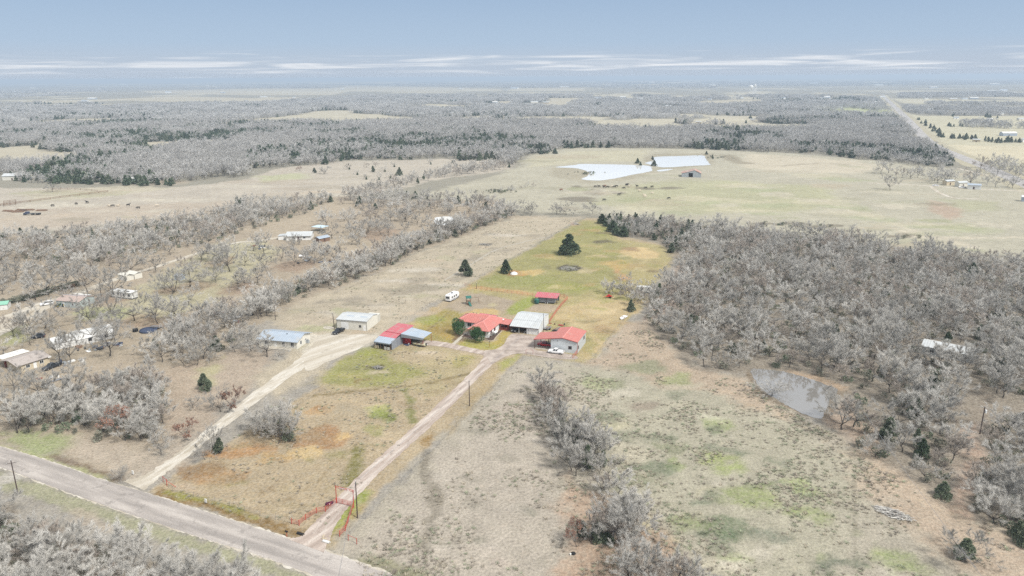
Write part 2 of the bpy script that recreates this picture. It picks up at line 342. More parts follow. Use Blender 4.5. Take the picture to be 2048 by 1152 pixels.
# parcel, back pasture
PAR = S(184, 172, 122)
zone([(1172,436),(1195,436),(1235,470),(1322,488),(1350,508),(1372,500),(1404,450),(1178,729),(1050,710),(985,765),(880,870),(760,985),(655,1100),(298,984),(640,770),(755,690),(925,575)], S(190, 172, 142), .8, .8)
zone([(1165,440),(1200,440),(1240,478),(1330,492),(1345,515),(1290,600),(1240,660),(1180,725),(1110,712),(1095,645),(925,580)], PAR, 1, 2)
zone([(925,580),(1060,500),(1165,440),(1205,455),(1240,485),(1280,505),(1220,560),(1140,590),(1050,580)], S(158, 156, 98), 3, 5, .75)
for (x, y, a, b, c, w) in ((1040,560,70,12,GREEN,.6),(1130,575,60,10,LIME,.5),(1200,462,30,10,LIME,.5),(1090,505,50,6,S(146,146,84),.6),(1200,575,30,5,GREEN,.5),
        (1282,505,36,12,SAND,.9),(1262,498,14,4,S(150,120,90),.7),(1225,525,34,8,S(200,178,120),.8),(1243,548,8,18,CLAY,.85),(1240,530,30,10,S(200,172,112),.7),(1300,530,40,12,S(180,164,118),.7),
        (1200,514,18,3.5,S(210,190,150),.8),(1075,545,16,6,S(176,168,128),.6),(1174,540,20,6,S(190,176,140),.7),(1310,542,12,2,S(120,104,84),.7),
        (1036,546,20,5,S(200,140,80),.9),(1060,545,28,5,S(212,186,126),.9),(1020,548,14,4,S(150,100,60),.7),(1152,448,8,3,S(190,160,140),.8),
        (1210,484,16,3,S(96,90,72),.8),(1185,492,12,2,S(120,116,84),.7),(1215,466,30,3,S(120,104,84),.6)):
    blob(x, y, a, b, c, 1.5, 3, w)
blob(1138, 536, 24, 6.5, S(84, 80, 70), .6, 1.2, .95); blob(1138, 536.5, 14, 3.6, S(120, 128, 80), .6, 1, .9)
line([(1110,532),(1150,528),(1190,534),(1230,556),(1235,575)], 1.6, S(130, 124, 78), 1, 2, .6)
line([(1255,560),(1240,575),(1200,600)], 2.4, S(150, 152, 82), 1, 1.5, .5); line([(1300,515),(1262,545)], .8, S(214, 200, 150), .5, .6, .6)
zone([(1110,620),(1180,600),(1240,600),(1290,600),(1245,655),(1180,726),(1165,712),(1170,680),(1150,655),(1112,640)], S(206, 184, 140), 2, 3, .9)
for (x, y, a, b, c, w) in ((1205,620,30,8,S(222,200,158),.7),(1150,632,26,8,S(196,176,124),.6),(1210,660,24,10,S(170,140,104),.6),(1180,690,10,24,S(170,164,100),.6),(1130,650,20,6,S(150,140,90),.6),(1215,604,16,3,S(160,164,88),.6),(1190,640,26,3,S(150,124,92),.5)):
    blob(x, y, a, b, c, 1.5, 2.5, w)
line([(935,575),(1000,580),(1066,590),(1120,594),(1142,597)], 5, S(208, 176, 124), 1, 1.5, .8)
# dirt lot behind the house, mound of clay, lawns
zone([(888,616),(935,588),(960,586),(1030,600),(1032,606),(1000,625),(990,632),(960,630),(925,626)], S(186, 170, 148), .8, 1)
zone([(925,626),(950,618),(985,616),(1000,622),(990,632),(940,632)], S(214, 186, 130), .8, 1)
zone([(1062,605),(1116,610),(1108,626),(1058,622)], S(188, 170, 148), 1, 1.2, .9)
zone([(1030,606),(1060,590),(1075,598),(1062,612),(1040,628),(1010,628)], S(160, 170, 84), 1, 1.5, .9)
blob(987, 610, 9, 4, S(202, 190, 150), .8, 1, .8)
zone([(790,680),(860,640),(890,616),(925,628),(915,650),(908,680),(903,690),(860,684)], S(172, 158, 92), 1.2, 1.5)
for (x, y, a, b, c, w) in ((860,640,26,8,S(158,166,80),.7),(880,660,26,10,S(166,138,74),.6),(835,650,20,6,S(204,184,116),.7),(900,672,18,6,S(190,160,84),.7),(870,618,16,5,S(200,176,130),.7)):
    blob(x, y, a, b, c, 1.5, 2, w)
line([(852,664),(872,648),(905,618)], .45, S(130, 116, 90), .2, .2, .8)
zone([(912,690),(930,678),(985,686),(1010,655),(1024,664),(1008,688),(996,699),(970,700),(930,696)], S(186, 168, 92), .6, .8)
zone([(912,690),(935,680),(1000,690),(994,700),(940,697)], S(166, 168, 86), .8, 1, .6)
zone([(905,684),(917,650),(940,652),(938,665),(925,682)], S(120, 96, 72), 1, 1, .9)
# front pasture of the parcel
zone([(690,712),(760,694),(850,690),(935,708),(952,716),(940,745),(880,790),(700,780),(620,770)], S(186, 172, 132), 2, 3, .8)
zone([(690,712),(750,695),(775,700),(790,725),(830,735),(856,752),(820,762),(740,770),(650,765),(640,755)], S(156, 158, 88), 2, 4, .8)
for (x, y, a, b, c, w) in ((752,735,20,5,S(90,84,62),.9),(757,746,22,3.5,S(210,196,168),.9),(712,762,14,4,S(150,130,90),.8),(700,752,26,6,S(196,184,120),.6),(735,702,30,8,LIME,.6),
        (770,830,30,14,S(122,132,66),.9),(755,820,26,12,S(166,176,96),.6),(755,858,20,8,S(160,160,100),.7),(640,820,24,9,S(212,178,132),.9),(637,817,14,5,S(178,142,104),.8),
        (640,880,60,22,S(180,138,96),.8),(612,905,40,13,SAND,.85),(672,872,28,8,S(222,192,138),.85),(645,868,30,16,S(170,134,98),.8),(560,915,40,10,S(206,172,120),.7),
        (840,712,60,10,S(196,178,148),.7),(925,722,20,12,S(166,158,92),.7),(590,1015,40,4,S(150,138,104),.4),(690,820,50,10,S(176,164,140),.5),
        (430,955,60,10,S(178,140,98),.75),(400,940,40,12,S(150,116,76),.7),(480,900,70,16,S(192,146,98),.75),(560,870,80,20,S(178,156,124),.6),
        (845,705,20,4,S(222,206,184),.7),(380,975,30,5,S(196,176,150),.8)):
    blob(x, y, a, b, c, 1.2, 2, w)
line([(620,792),(700,783),(780,776),(860,766),(920,752),(940,748)], 1.3, S(132, 116, 74), .5, .7, .85)
line([(805,776),(820,800),(822,830),(830,845)], 2.0, S(126, 130, 72), .7, .9, .85)
line([(718,892),(712,920),(706,950),(695,975)], 2.6, S(132, 128, 70), .9, 1, .85)
line([(935,765),(900,800),(880,815)], 2.0, S(150, 130, 92), .6, .8, .7)
line([(310,985),(400,1005),(480,1030),(560,1058),(610,1075)], 3.2, S(140, 112, 66), .8, .8, .85)
line([(330,984),(420,1003),(520,1036)], 1.4, S(160, 168, 80), .8, .8, .6)
zone([(700,1000),(722,975),(745,985),(735,1000),(690,1060),(660,1075),(650,1060)], S(158, 172, 74), 1, 1, .85)
zone([(655,1075),(700,1030),(730,1010),(700,1060),(660,1098),(648,1090)], S(186, 164, 120), 1, 1, .8)
zone([(985,735),(1045,708),(900,880),(880,880)], S(186, 166, 128), 1, 1.5, .8)
zone([(1000,725),(1040,706),(1030,725),(1000,745)], S(168, 170, 92), 1, 1, .8)
blob(855, 880, 12, 14, S(160, 128, 76), 1, 1.5, .8)
line([(700,985),(780,905),(850,845)], .8, S(140, 130, 80), .4, .4, .7)
rs_ = random.Random(77)
for i in range(90):
    x, y = rs_.uniform(1060, 1980), rs_.uniform(305, 500)
    if y > 430+(x-1400)*.16 or y < 305+max(0, x-1600)*.12: continue
    blob(x, y, rs_.uniform(15, 70), rs_.uniform(1.2, 4.5), rs_.choice([S(214, 206, 186), S(222, 214, 192), S(180, 180, 150), S(174, 170, 146), S(196, 184, 160), S(168, 172, 132), S(150, 142, 120)]), 3, 8, rs_.uniform(.35, .75))
for i in range(46):
    x, y = rs_.uniform(0, 700), rs_.uniform(355, 450)
    if y > 470-x*.1: continue
    blob(x, y, rs_.uniform(20, 80), rs_.uniform(1.2, 4), rs_.choice([S(216, 208, 190), S(190, 176, 156), S(186, 184, 152), S(206, 190, 168), S(172, 162, 142)]), 3, 8, rs_.uniform(.35, .7))
for i in range(70):
    t_ = rs_.random(); x, y = 600+t_*520+rs_.uniform(-60, 120), 670-t_*230+rs_.uniform(-30, 40)
    if y > 984-(x-298)*.633-8: continue
    blob(x, y, rs_.uniform(10, 40), rs_.uniform(1.5, 5), rs_.choice([S(212, 202, 184), S(168, 158, 140), S(186, 180, 150), S(206, 188, 164), S(150, 144, 126)]), 1.5, 4, rs_.uniform(.35, .7))
for i in range(60):
    x, y = rs_.uniform(340, 960), rs_.uniform(720, 1040)
    P1 = inpoly(np.array([x]), np.array([y]), [(350, 975), (640, 790), (760, 710), (940, 720), (930, 760), (700, 960), (600, 1040)])
    if P1[0]: blob(x, y, rs_.uniform(8, 34), rs_.uniform(2.5, 8), rs_.choice([S(206, 186, 156), S(168, 146, 112), S(180, 164, 128), S(158, 150, 104), S(214, 196, 164), S(150, 128, 98)]), 1, 3, rs_.uniform(.35, .7))
for i in range(110):
    x, y = rs_.uniform(1000, 1330), rs_.uniform(455, 690)
    P1 = inpoly(np.array([x]), np.array([y]), [(1170, 445), (1230, 480), (1330, 500), (1240, 650), (1180, 715), (1110, 640), (1140, 590), (1000, 570), (1050, 520)])
    if P1[0]: blob(x, y, rs_.uniform(8, 30), rs_.uniform(1.5, 5), rs_.choice([S(204, 186, 130), S(150, 150, 84), S(170, 168, 96), S(190, 160, 110), S(140, 134, 90), S(216, 200, 156)]), 1, 3, rs_.uniform(.35, .7))
# right field
zone([(660,1102),(1052,712),(1178,731),(1240,655),(1290,640),(1337,688),(1396,738),(1500,756),(1553,800),(1640,840),(1690,870),(1760,935),(1870,990),(1960,1040),(2100,1070),(2400,1300),(800,1300),(810,1152)], S(188, 180, 163), 2, 3, 1, .5)
zone([(1120,740),(1260,730),(1500,790),(1640,850),(1780,960),(1750,1060),(1700,1200),(1420,1200),(1330,1080),(1230,900)], S(186, 181, 160), 6, 8, .9, .9)
zone([(690,1095),(860,930),(1040,735),(1110,745),(1130,900),(1150,1000),(1120,1200),(820,1200)], S(192, 182, 168), 4, 5, .9, .5)
zone([(1180,729),(1250,650),(1290,640),(1340,690),(1400,742),(1500,762),(1600,835),(1500,820),(1420,780),(1330,770),(1250,740)], S(194, 174, 152), 3, 4, .85, .2)
zone([(1800,930),(1870,988),(1960,1038),(2100,1068),(2200,1100),(2200,1250),(1980,1160),(1850,1060),(1740,970),(1690,900)], S(200, 180, 158), 4, 5, .9, .3)
zone([(1900,1010),(1905,960),(1930,860),(1940,780),(1990,770),(1975,880),(1950,1010),(1940,1040)], S(192, 166, 146), 3, 3, .9, .1)
zone([(1130,960),(1190,980),(1300,1040),(1400,1152),(1430,1250),(1120,1250),(1150,1080)], S(194, 166, 142), 3, 4, .8, .3)
line([(1502,738),(1525,735),(1579,743),(1660,768),(1684,778),(1664,802),(1648,836),(1604,829),(1553,802),(1524,784),(1508,762),(1502,738)], 3.2, S(128, 112, 92), .8, 1.5, .85)
for q_ in ([(600,652),(640,634),(690,622),(740,618)], [(612,660),(655,640),(705,626)], [(640,600),(720,565),(820,520),(930,478)], [(655,604),(735,570),(835,525),(945,482)]): line(q_, .5, S(160, 150, 132), .3, .5, .6)
for q_ in ([(1708,880),(1709,980),(1710,1160)],): line(q_, .6, S(140, 134, 118), .3, .3, .6)
for q_ in ([(1240,660),(1280,690),(1330,730),(1400,775),(1500,810),(1620,860),(1720,930),(1860,1010),(2040,1085)], [(1248,655),(1290,684),(1345,724),(1415,768),(1510,800),(1635,852),(1740,920),(1880,1002),(2060,1075)]): line(q_, .7, S(206, 186, 160), .5, 1, .6)
for q_ in ([(420,940),(560,890),(660,840)], [(380,980),(480,960),(600,1000)], [(560,1010),(640,960),(700,900),(760,850)]): line(q_, .5, S(164, 144, 112), .3, .8, .5)
line([(855,900),(850,945),(875,985),(865,1040),(838,1100)], 2.4, S(142, 134, 120), 1, 1.2, .8)
zone([(700,1118),(760,1115),(860,1145),(900,1180),(800,1180)], S(150, 148, 116), 1, 1.2, .8)
rr = random.Random(11)
for i in range(70):
    x = rr.uniform(1180, 1780); y = rr.uniform(760, 1150)
    if x > 1400+(y-760)*1.1 or x < 1180+(y-900)*.7: continue
    c = rr.choice([S(128, 136, 112), S(120, 130, 108), S(168, 180, 122), S(216, 208, 184), S(212, 204, 170), S(150, 152, 124), S(222, 214, 196)])
    blob(x, y, rr.uniform(12, 42), rr.uniform(5, 14), c, 1.2, 4, rr.uniform(.5, .85))
for i in range(34):
    x = rr.uniform(760, 1110); y = rr.uniform(800, 1150)
    if x < 1060-(y-740)*.9: continue
    blob(x, y, rr.uniform(12, 34), rr.uniform(4, 10), rr.choice([S(150, 144, 130), S(212, 202, 188), S(140, 138, 122), S(206, 192, 178)]), 1.2, 4, rr.uniform(.4, .7))
for (x, y, a, b, c) in ((1340,755,26,8,S(162,172,120)),(1290,735,40,10,S(150,156,124)),(1290,812,30,10,S(156,142,128)),(1430,920,26,8,S(168,182,104)),(1460,945,30,10,S(164,178,106)),(1300,930,40,14,S(120,132,106)),
        (1500,1000,60,20,S(154,166,106)),(1460,1060,50,16,S(112,128,98)),(1380,1050,40,16,S(146,156,108)),(1610,1020,40,14,S(156,168,110)),(1780,1120,40,14,S(156,170,112)),(1540,1070,40,14,S(110,120,104)),(1680,1130,40,14,S(112,118,104))):
    blob(x, y, a, b, c, 2, 4, .75)
# woodland floors
zone([(1195,436),(1240,436),(1404,450),(1560,468),(1700,478),(1800,497),(2060,530),(2600,640),(2600,1100),(2060,1065),(1985,1050),(1934,1012),(1965,960),(1985,860),(1935,850),(1904,962),(1870,989),(1767,931),(1700,855),(1690,770),(1505,736),(1464,751),(1396,738),(1337,688),(1290,636),(1300,590),(1365,540),(1345,508),(1322,486),(1235,470)], S(150, 140, 126), 2, 3, .9, 0)
zone([(1360,525),(1400,540),(1370,600),(1300,640),(1285,640),(1330,580)], S(186, 166, 150), 2, 3, .8)
zone([(1580,742),(1640,752),(1690,772),(1700,784),(1660,776),(1600,756)], S(190, 166, 140), 1, 1.5, .9)
zone([(1640,842),(1700,800),(1720,830),(1760,880),(1720,900),(1690,880)], S(180, 158, 138), 2, 2, .8)
zone([(-300,1010),(0,1010),(110,1060),(300,1120),(420,1170),(600,1300),(-300,1500)], S(158, 146, 130), 1.5, 2, .9, 0)
zone([(-200,950),(0,945),(100,978),(216,1018),(343,1062),(520,1118),(640,1160),(600,1170),(480,1130),(330,1085),(180,1035),(60,990),(-200,962)], S(172, 172, 138), .8, 1, .8)
zone([(130,1010),(215,1040),(240,1070),(160,1060)], S(196, 182, 164), 1, 1.5, .7)
blob(20, 958, 26, 10, S(210, 204, 196), .8, 1, .8)

def build_ground():
    ys = []; d = 55.0
    while d < 90000:
        ys.append(d); d *= 1.0056 if d < 1500 else (1.011 if d < 6000 else 1.03)
    us = np.linspace(-1.08, 1.08, 640)
    ys = np.array(ys); nx, ny = len(us), len(ys)
    X = (us[None, :]*(ys[:, None]+10)).ravel(); Y = np.repeat(ys, nx)
    C = np.tile(np.array(S(172, 166, 156)), (len(X), 1)); T = np.full(len(X), .12)
    D = np.hypot(X, Y); px = D*D/(90*FPX)      # metres per pixel in depth
    # far: patchwork of woods and fields
    JIT = fbm(X/1.9, Y/1.9, 201, 2)*.6+fbm(X/6, Y/6, 203, 2)*.4
    f1 = fbm(X/900, Y/1400, 3); f2 = fbm(X/240, Y/900, 9)
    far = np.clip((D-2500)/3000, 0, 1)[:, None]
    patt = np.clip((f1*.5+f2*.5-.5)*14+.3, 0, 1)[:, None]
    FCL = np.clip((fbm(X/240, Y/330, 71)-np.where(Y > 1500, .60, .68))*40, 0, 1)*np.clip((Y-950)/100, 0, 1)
    C = C*(1-far)+far*(np.array(S(96, 104, 104))*(1-patt)+np.array(S(232, 222, 196))*patt)  # far woods tinted cool grey: a little distance haze put into the colour
    for (P, c, soft, warp, w, tuft) in ZONES:
        mg = soft+warp*2+2
        idx = np.nonzero((X > P[:, 0].min()-mg) & (X < P[:, 0].max()+mg) & (Y > P[:, 1].min()-mg) & (Y < P[:, 1].max()+mg))[0]
        if not len(idx): continue
        x, y = X[idx], Y[idx]; sc = max(warp, .5)*2.2
        wx = (fbm(x/sc, y/sc, 5)-.5)*2*warp*1.3; wy = (fbm(x/sc, y/sc, 91)-.5)*2*warp*1.3
        dd = polydist(x+wx, y+wy, P)*np.where(inpoly(x+wx, y+wy, P), 1, -1)+(JIT[idx]-.5)*(soft*2.2+.5*min(warp, 3))
        a = np.clip(.5+dd/(2*soft), 0, 1); a = a*a*(3-2*a)*w
        C[idx] = C[idx]*(1-a[:, None])+c*a[:, None]
        if tuft is not None: T[idx] = T[idx]*(1-a)+tuft*a
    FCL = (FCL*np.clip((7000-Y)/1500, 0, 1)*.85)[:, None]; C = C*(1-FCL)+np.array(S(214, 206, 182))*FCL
    i, j = np.meshgrid(np.arange(ny-1), np.arange(nx-1), indexing='ij'); b = (i*nx+j).ravel()
    F4 = np.stack([b, b+1, b+nx+1, b+nx], 1)
    me = bpy.data.meshes.new('ground')
    me.vertices.add(len(X)); me.vertices.foreach_set('co', np.stack([X, Y, np.zeros(len(X))], 1).astype(np.float32).ravel())
    me.loops.add(F4.size); me.loops.foreach_set('vertex_index', F4.astype(np.int32).ravel())
    me.polygons.add(len(F4)); me.polygons.foreach_set('loop_start', np.arange(0, F4.size, 4, dtype=np.int32))
    me.update(calc_edges=True)
    ca = me.color_attributes.new('soil', 'FLOAT_COLOR', 'POINT')
    ca.data.foreach_set('color', np.concatenate([C, T[:, None]], 1).astype(np.float32).ravel())
    return me

def ground_material():
    m = bpy.data.materials.new('grass_and_soil'); m.use_nodes = True; t = m.node_tree; L = t.links.new; b = t.nodes['Principled BSDF']
    b.inputs['Roughness'].default_value = .95; b.inputs['Specular IOR Level'].default_value = .1
    at_ = N(t, 'ShaderNodeAttribute', attribute_name='soil'); g = N(t, 'ShaderNodeNewGeometry')
    def noise(s, det=6, ro=.62, stretch=None):
        n = N(t, 'ShaderNodeTexNoise'); n.inputs['Scale'].default_value = s; n.inputs['Detail'].default_value = det; n.inputs['Roughness'].default_value = ro
        if stretch:
            mp = N(t, 'ShaderNodeMapping'); mp.inputs['Rotation'].default_value[2] = math.radians(stretch[1]); mp.inputs['Scale'].default_value = (1, stretch[0], 1)
            L(g.outputs['Position'], mp.inputs[0]); L(mp.outputs[0], n.inputs['Vector'])
        else: L(g.outputs['Position'], n.inputs['Vector'])
        return n
    def rng(src, a, bb, c, d):
        r = N(t, 'ShaderNodeMapRange'); L(src, r.inputs[0])
        for k, v in zip((1, 2, 3, 4), (a, bb, c, d)): r.inputs[k].default_value = v
        return r.outputs[0]
    n1 = noise(1.6); n2 = noise(.22); n3 = noise(.03, 5); n4 = noise(.55, 7, .7, (1.7, 20))
    def mul(a, b_): 
        q = N(t, 'ShaderNodeMath', operation='MULTIPLY'); L(a, q.inputs[0])
        if isinstance(b_, float): q.inputs[1].default_value = b_
        else: L(b_, q.inputs[1])
        return q.outputs[0]
    f = mul(mul(rng(n1.outputs[0], .3, .7, .66, 1.34), rng(n2.outputs[0], .3, .7, .84, 1.16)), rng(n3.outputs[0], .3, .7, .9, 1.1))
    vm = N(t, 'ShaderNodeVectorMath', operation='SCALE'); L(at_.outputs['Color'], vm.inputs[0]); L(f, vm.inputs['Scale'])
    # scattered green weeds and bare pinkish soil
    g1 = rng(n4.outputs[0], .56, .72, 0, .45)
    mx = N(t, 'ShaderNodeMix', data_type='RGBA'); L(g1, mx.inputs[0]); L(vm.outputs[0], mx.inputs[6])
    gr = N(t, 'ShaderNodeVectorMath', operation='MULTIPLY'); L(vm.outputs[0], gr.inputs[0]); gr.inputs[1].default_value = (.72, .8, .66); L(gr.outputs[0], mx.inputs[7])
    n5 = noise(.35, 6, .6)
    g2 = rng(n5.outputs[0], .58, .72, 0, .5)
    mx2 = N(t, 'ShaderNodeMix', data_type='RGBA'); L(g2, mx2.inputs[0]); L(mx.outputs[2], mx2.inputs[6])
    gr2 = N(t, 'ShaderNodeVectorMath', operation='MULTIPLY'); L(vm.outputs[0], gr2.inputs[0]); gr2.inputs[1].default_value = (1.22, 1.15, 1.08); L(gr2.outputs[0], mx2.inputs[7])
    # dry straw patches breaking up every colour
    n7 = noise(.85, 7, .7); g4 = rng(n7.outputs[0], .45, .62, 0, .75)
    mx4 = N(t, 'ShaderNodeMix', data_type='RGBA'); L(g4, mx4.inputs[0]); L(mx2.outputs[2], mx4.inputs[6])
    lum = N(t, 'ShaderNodeMix', data_type='RGBA'); lum.inputs[0].default_value = .5; L(vm.outputs[0], lum.inputs[6]); lum.inputs[7].default_value = (*S(203, 194, 176), 1); L(lum.outputs[2], mx4.inputs[7])
    # dark tufts where the weight says so
    n6 = noise(.8, 8, .74); thr = rng(at_.outputs['Alpha'], 0, 1, .72, .52)
    sb = N(t, 'ShaderNodeMath', operation='SUBTRACT'); L(n6.outputs[0], sb.inputs[0]); L(thr, sb.inputs[1])
    g3 = rng(sb.outputs[0], 0, .1, 0, .72)
    mx3 = N(t, 'ShaderNodeMix', data_type='RGBA'); L(g3, mx3.inputs[0]); L(mx4.outputs[2], mx3.inputs[6]); mx3.inputs[7].default_value = (*S(142, 139, 118), 1)
    L(mx3.outputs[2], b.inputs['Base Color'])
    bp = N(t, 'ShaderNodeBump'); bp.inputs['Strength'].default_value = .9; bp.inputs['Distance'].default_value = .35; L(n1.outputs[0], bp.inputs['Height']); L(bp.outputs[0], b.inputs['Normal'])
    return m
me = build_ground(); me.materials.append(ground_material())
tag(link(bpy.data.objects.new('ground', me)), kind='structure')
mterr = mat('distant_soil', S(176, 170, 150), .95, 0, .2, .01, coord='Object')
tag(MB().add([(-99000, -99000, -.6), (99000, -99000, -.6), (99000, 99000, -.6), (-99000, 99000, -.6)], [(0, 1, 2, 3)]).build('terrain', mterr), kind='structure')

# haze: one closed box of thin pale air round camera and scene
mh = bpy.data.materials.new('haze_air'); mh.use_nodes = True; t = mh.node_tree; t.nodes.remove(t.nodes['Principled BSDF'])
pv = N(t, 'ShaderNodeVolumePrincipled'); pv.inputs['Color'].default_value = (.70, .84, 1.0, 1); pv.inputs['Density'].default_value = .00017
pv.inputs['Anisotropy'].default_value = .1
t.links.new(pv.outputs[0], t.nodes['Material Output'].inputs['Volume'])
tag(MB().box(-99500, -99500, -1.6, 99500, 99500, 97).build('haze', mh), kind='stuff')

# ------------------------------------------------------------------ water, roads, paths
def smooth_path(P, n=8):
    out = []
    P = [np.array(p, float) for p in P]
    for i in range(len(P)-1):
        p0 = P[max(i-1, 0)]; p1 = P[i]; p2 = P[i+1]; p3 = P[min(i+2, len(P)-1)]
        for k in range(n):
            s = k/n; out.append(.5*((2*p1)+(-p0+p2)*s+(2*p0-5*p1+4*p2-p3)*s*s+(-p0+3*p1-3*p2+p3)*s**3))
    out.append(P[-1]); return np.array(out)
def strip(name, pts, widths, m, z, rag=.15, step=8, kind='structure'):
    P = ats(pts); Wd = np.array(widths if hasattr(widths, '__len__') else [widths]*len(pts), float)
    Q = smooth_path(np.concatenate([P, Wd[:, None]], 1), step); C2 = Q[:, :2]; w = Q[:, 2]
    T = np.gradient(C2, axis=0); Nn = np.stack([-T[:, 1], T[:, 0]], 1); Nn /= np.linalg.norm(Nn, axis=1)[:, None]
    r = np.random.RandomState(len(pts)*7+int(w[0]*3)); mb = MB(); cols = (-.5, -.25, 0, .25, .5)
    V = []
    for i in range(len(C2)):
        for c in cols:
            off = c*w[i]+(r.uniform(-rag, rag) if abs(c) == .5 else 0); q = C2[i]+Nn[i]*off; V.append((q[0], q[1], z))
    n = len(cols)
    mb.add(V, [(i*n+j, i*n+j+1, (i+1)*n+j+1, (i+1)*n+j) for i in range(len(C2)-1) for j in range(n-1)])
    return tag(mb.build(name, m), kind=kind)
def patch(name, pts, m, z, rag=.3, sub=5, kind='structure', world=False):
    P = np.array(pts, float) if world else ats(pts); out = []; r = np.random.RandomState(len(pts)*13)
    Pc = [np.array(p) for p in P]; n = len(Pc)
    for i in range(n):
        p0, p1, p2, p3 = Pc[i-1], Pc[i], Pc[(i+1) % n], Pc[(i+2) % n]
        for k in range(sub):
            s = k/sub; q = .5*((2*p1)+(-p0+p2)*s+(2*p0-5*p1+4*p2-p3)*s*s+(-p0+3*p1-3*p2+p3)*s**3); out.append(q+r.uniform(-rag, rag, 2))
    return tag(MB().add([(p[0], p[1], z) for p in out], [tuple(range(len(out)))]).build(name, m), kind=kind)
def road_mat(name, c1, c2, c3, sc=.4, streak=None):
    m = bpy.data.materials.new(name); m.use_nodes = True; t = m.node_tree; L = t.links.new; b = t.nodes['Principled BSDF']; b.inputs['Roughness'].default_value = .9; b.inputs['Specular IOR Level'].default_value = .15
    g = N(t, 'ShaderNodeNewGeometry'); mp = N(t, 'ShaderNodeMapping'); L(g.outputs['Position'], mp.inputs[0])
    if streak is not None: mp.vector_type = 'TEXTURE'; mp.inputs['Rotation'].default_value[2] = math.radians(streak); mp.inputs['Scale'].default_value = (9, 1, 1)
    a = N(t, 'ShaderNodeTexNoise'); a.inputs['Scale'].default_value = sc; a.inputs['Detail'].default_value = 6; L(mp.outputs[0], a.inputs['Vector'])
    c = N(t, 'ShaderNodeTexNoise'); c.inputs['Scale'].default_value = 3.5; c.inputs['Detail'].default_value = 6; L(g.outputs['Position'], c.inputs['Vector'])
    r = N(t, 'ShaderNodeValToRGB'); L(a.outputs[0], r.inputs[0]); e = r.color_ramp.elements
    e[0].position = .36; e[0].color = (*c1, 1); e[1].position = .64; e[1].color = (*c3, 1); q = e.new(.5); q.color = (*c2, 1)
    mr = N(t, 'ShaderNodeMapRange'); L(c.outputs[0], mr.inputs[0]); mr.inputs[1].default_value = .3; mr.inputs[2].default_value = .7; mr.inputs[3].default_value = .84; mr.inputs[4].default_value = 1.16
    pn = N(t, 'ShaderNodeTexNoise'); pn.inputs['Scale'].default_value = .28; pn.inputs['Detail'].default_value = 8; pn.inputs['Roughness'].default_value = .7; L(g.outputs['Position'], pn.inputs['Vector'])
    pr_ = N(t, 'ShaderNodeMapRange'); L(pn.outputs[0], pr_.inputs[0]); pr_.inputs[1].default_value = .56; pr_.inputs[2].default_value = .62; pr_.inputs[3].default_value = 0; pr_.inputs[4].default_value = .55
    pm = N(t, 'ShaderNodeMix', data_type='RGBA'); L(pr_.outputs[0], pm.inputs[0]); L(r.outputs[0], pm.inputs[6]); pm.inputs[7].default_value = (*[q_*.78 for q_ in c1], 1)
    v = N(t, 'ShaderNodeVectorMath', operation='SCALE'); L(pm.outputs[2], v.inputs[0]); L(mr.outputs[0], v.inputs['Scale']); L(v.outputs[0], b.inputs['Base Color'])
    bp = N(t, 'ShaderNodeBump'); bp.inputs['Strength'].default_value = .4; bp.inputs['Distance'].default_value = .05; L(c.outputs[0], bp.inputs['Height']); L(bp.outputs[0], b.inputs['Normal'])
    return m
m_asph = road_mat('worn_chip_seal', S(176, 169, 163), S(194, 186, 179), S(214, 206, 198), .5, -24)
m_grav = road_mat('pink_gravel', S(184, 168, 156), S(206, 190, 178), S(228, 215, 203), .6, 60)
m_yard = road_mat('yard_gravel', S(180, 166, 155), S(200, 186, 175), S(217, 204, 192), .35)
m_cal = road_mat('pale_caliche', S(204, 194, 176), S(222, 213, 197), S(236, 230, 218), .3, 48)
m_dirt = road_mat('lane_dirt', S(204, 193, 174), S(220, 211, 194), S(232, 225, 212), .3, 60)
m_hwy = road_mat('highway_asphalt', S(186, 182, 178), S(198, 194, 190), S(210, 206, 202), .1)
# county road in the foreground (kerbless), shoulders of pale caliche
rn = [(-500,745),(-120,858),(0,893),(100,923),(200,958),(300,988),(400,1020),(520,1058),(655,1103),(800,1156),(1000,1232),(1300,1350)]
rs = [(-500,778),(-120,897),(0,934),(109,975),(216,1013),(343,1056),(430,1084),(520,1112),(640,1155),(720,1190),(900,1270),(1150,1390)]
A = ats(rn); B = ats(rs)
A = smooth_path(A, 22); B = smooth_path(B, 22)
rw = np.random.RandomState(4)
def band(name, A, B, m, z, ra, rb, n=6):
    V = []; k = len(A)
    for i in range(k):
        a = A[i]; b = B[i]; d = (b-a)/np.linalg.norm(b-a)
        a2 = a+d*rw.uniform(-ra, ra); b2 = b+d*rw.uniform(-rb, rb)
        for j in range(n): q = a2+(b2-a2)*j/(n-1); V.append((q[0], q[1], z))
    return tag(MB().add(V, [(i*n+j, i*n+j+1, (i+1)*n+j+1, (i+1)*n+j) for i in range(k-1) for j in range(n-1)]).build(name, m), kind='structure')
dv = (B-A)/np.linalg.norm(B-A, axis=1)[:, None]
band('road_shoulder', A-dv*.45, B+dv*.55, m_cal, .012, .4, .5)
band('road', A, B, m_asph, .024, .2, .22)
strip('driveway', [(612,1092),(628,1078),(655,1042),(692,998),(735,952),(790,902),(850,848),(905,795),(945,755),(972,728),(990,708)], [9.5, 6.5, 4.6, 4.0, 3.9, 4.0, 4.2, 4.0, 3.8, 4.4, 6], m_grav, .034, .22, 10)
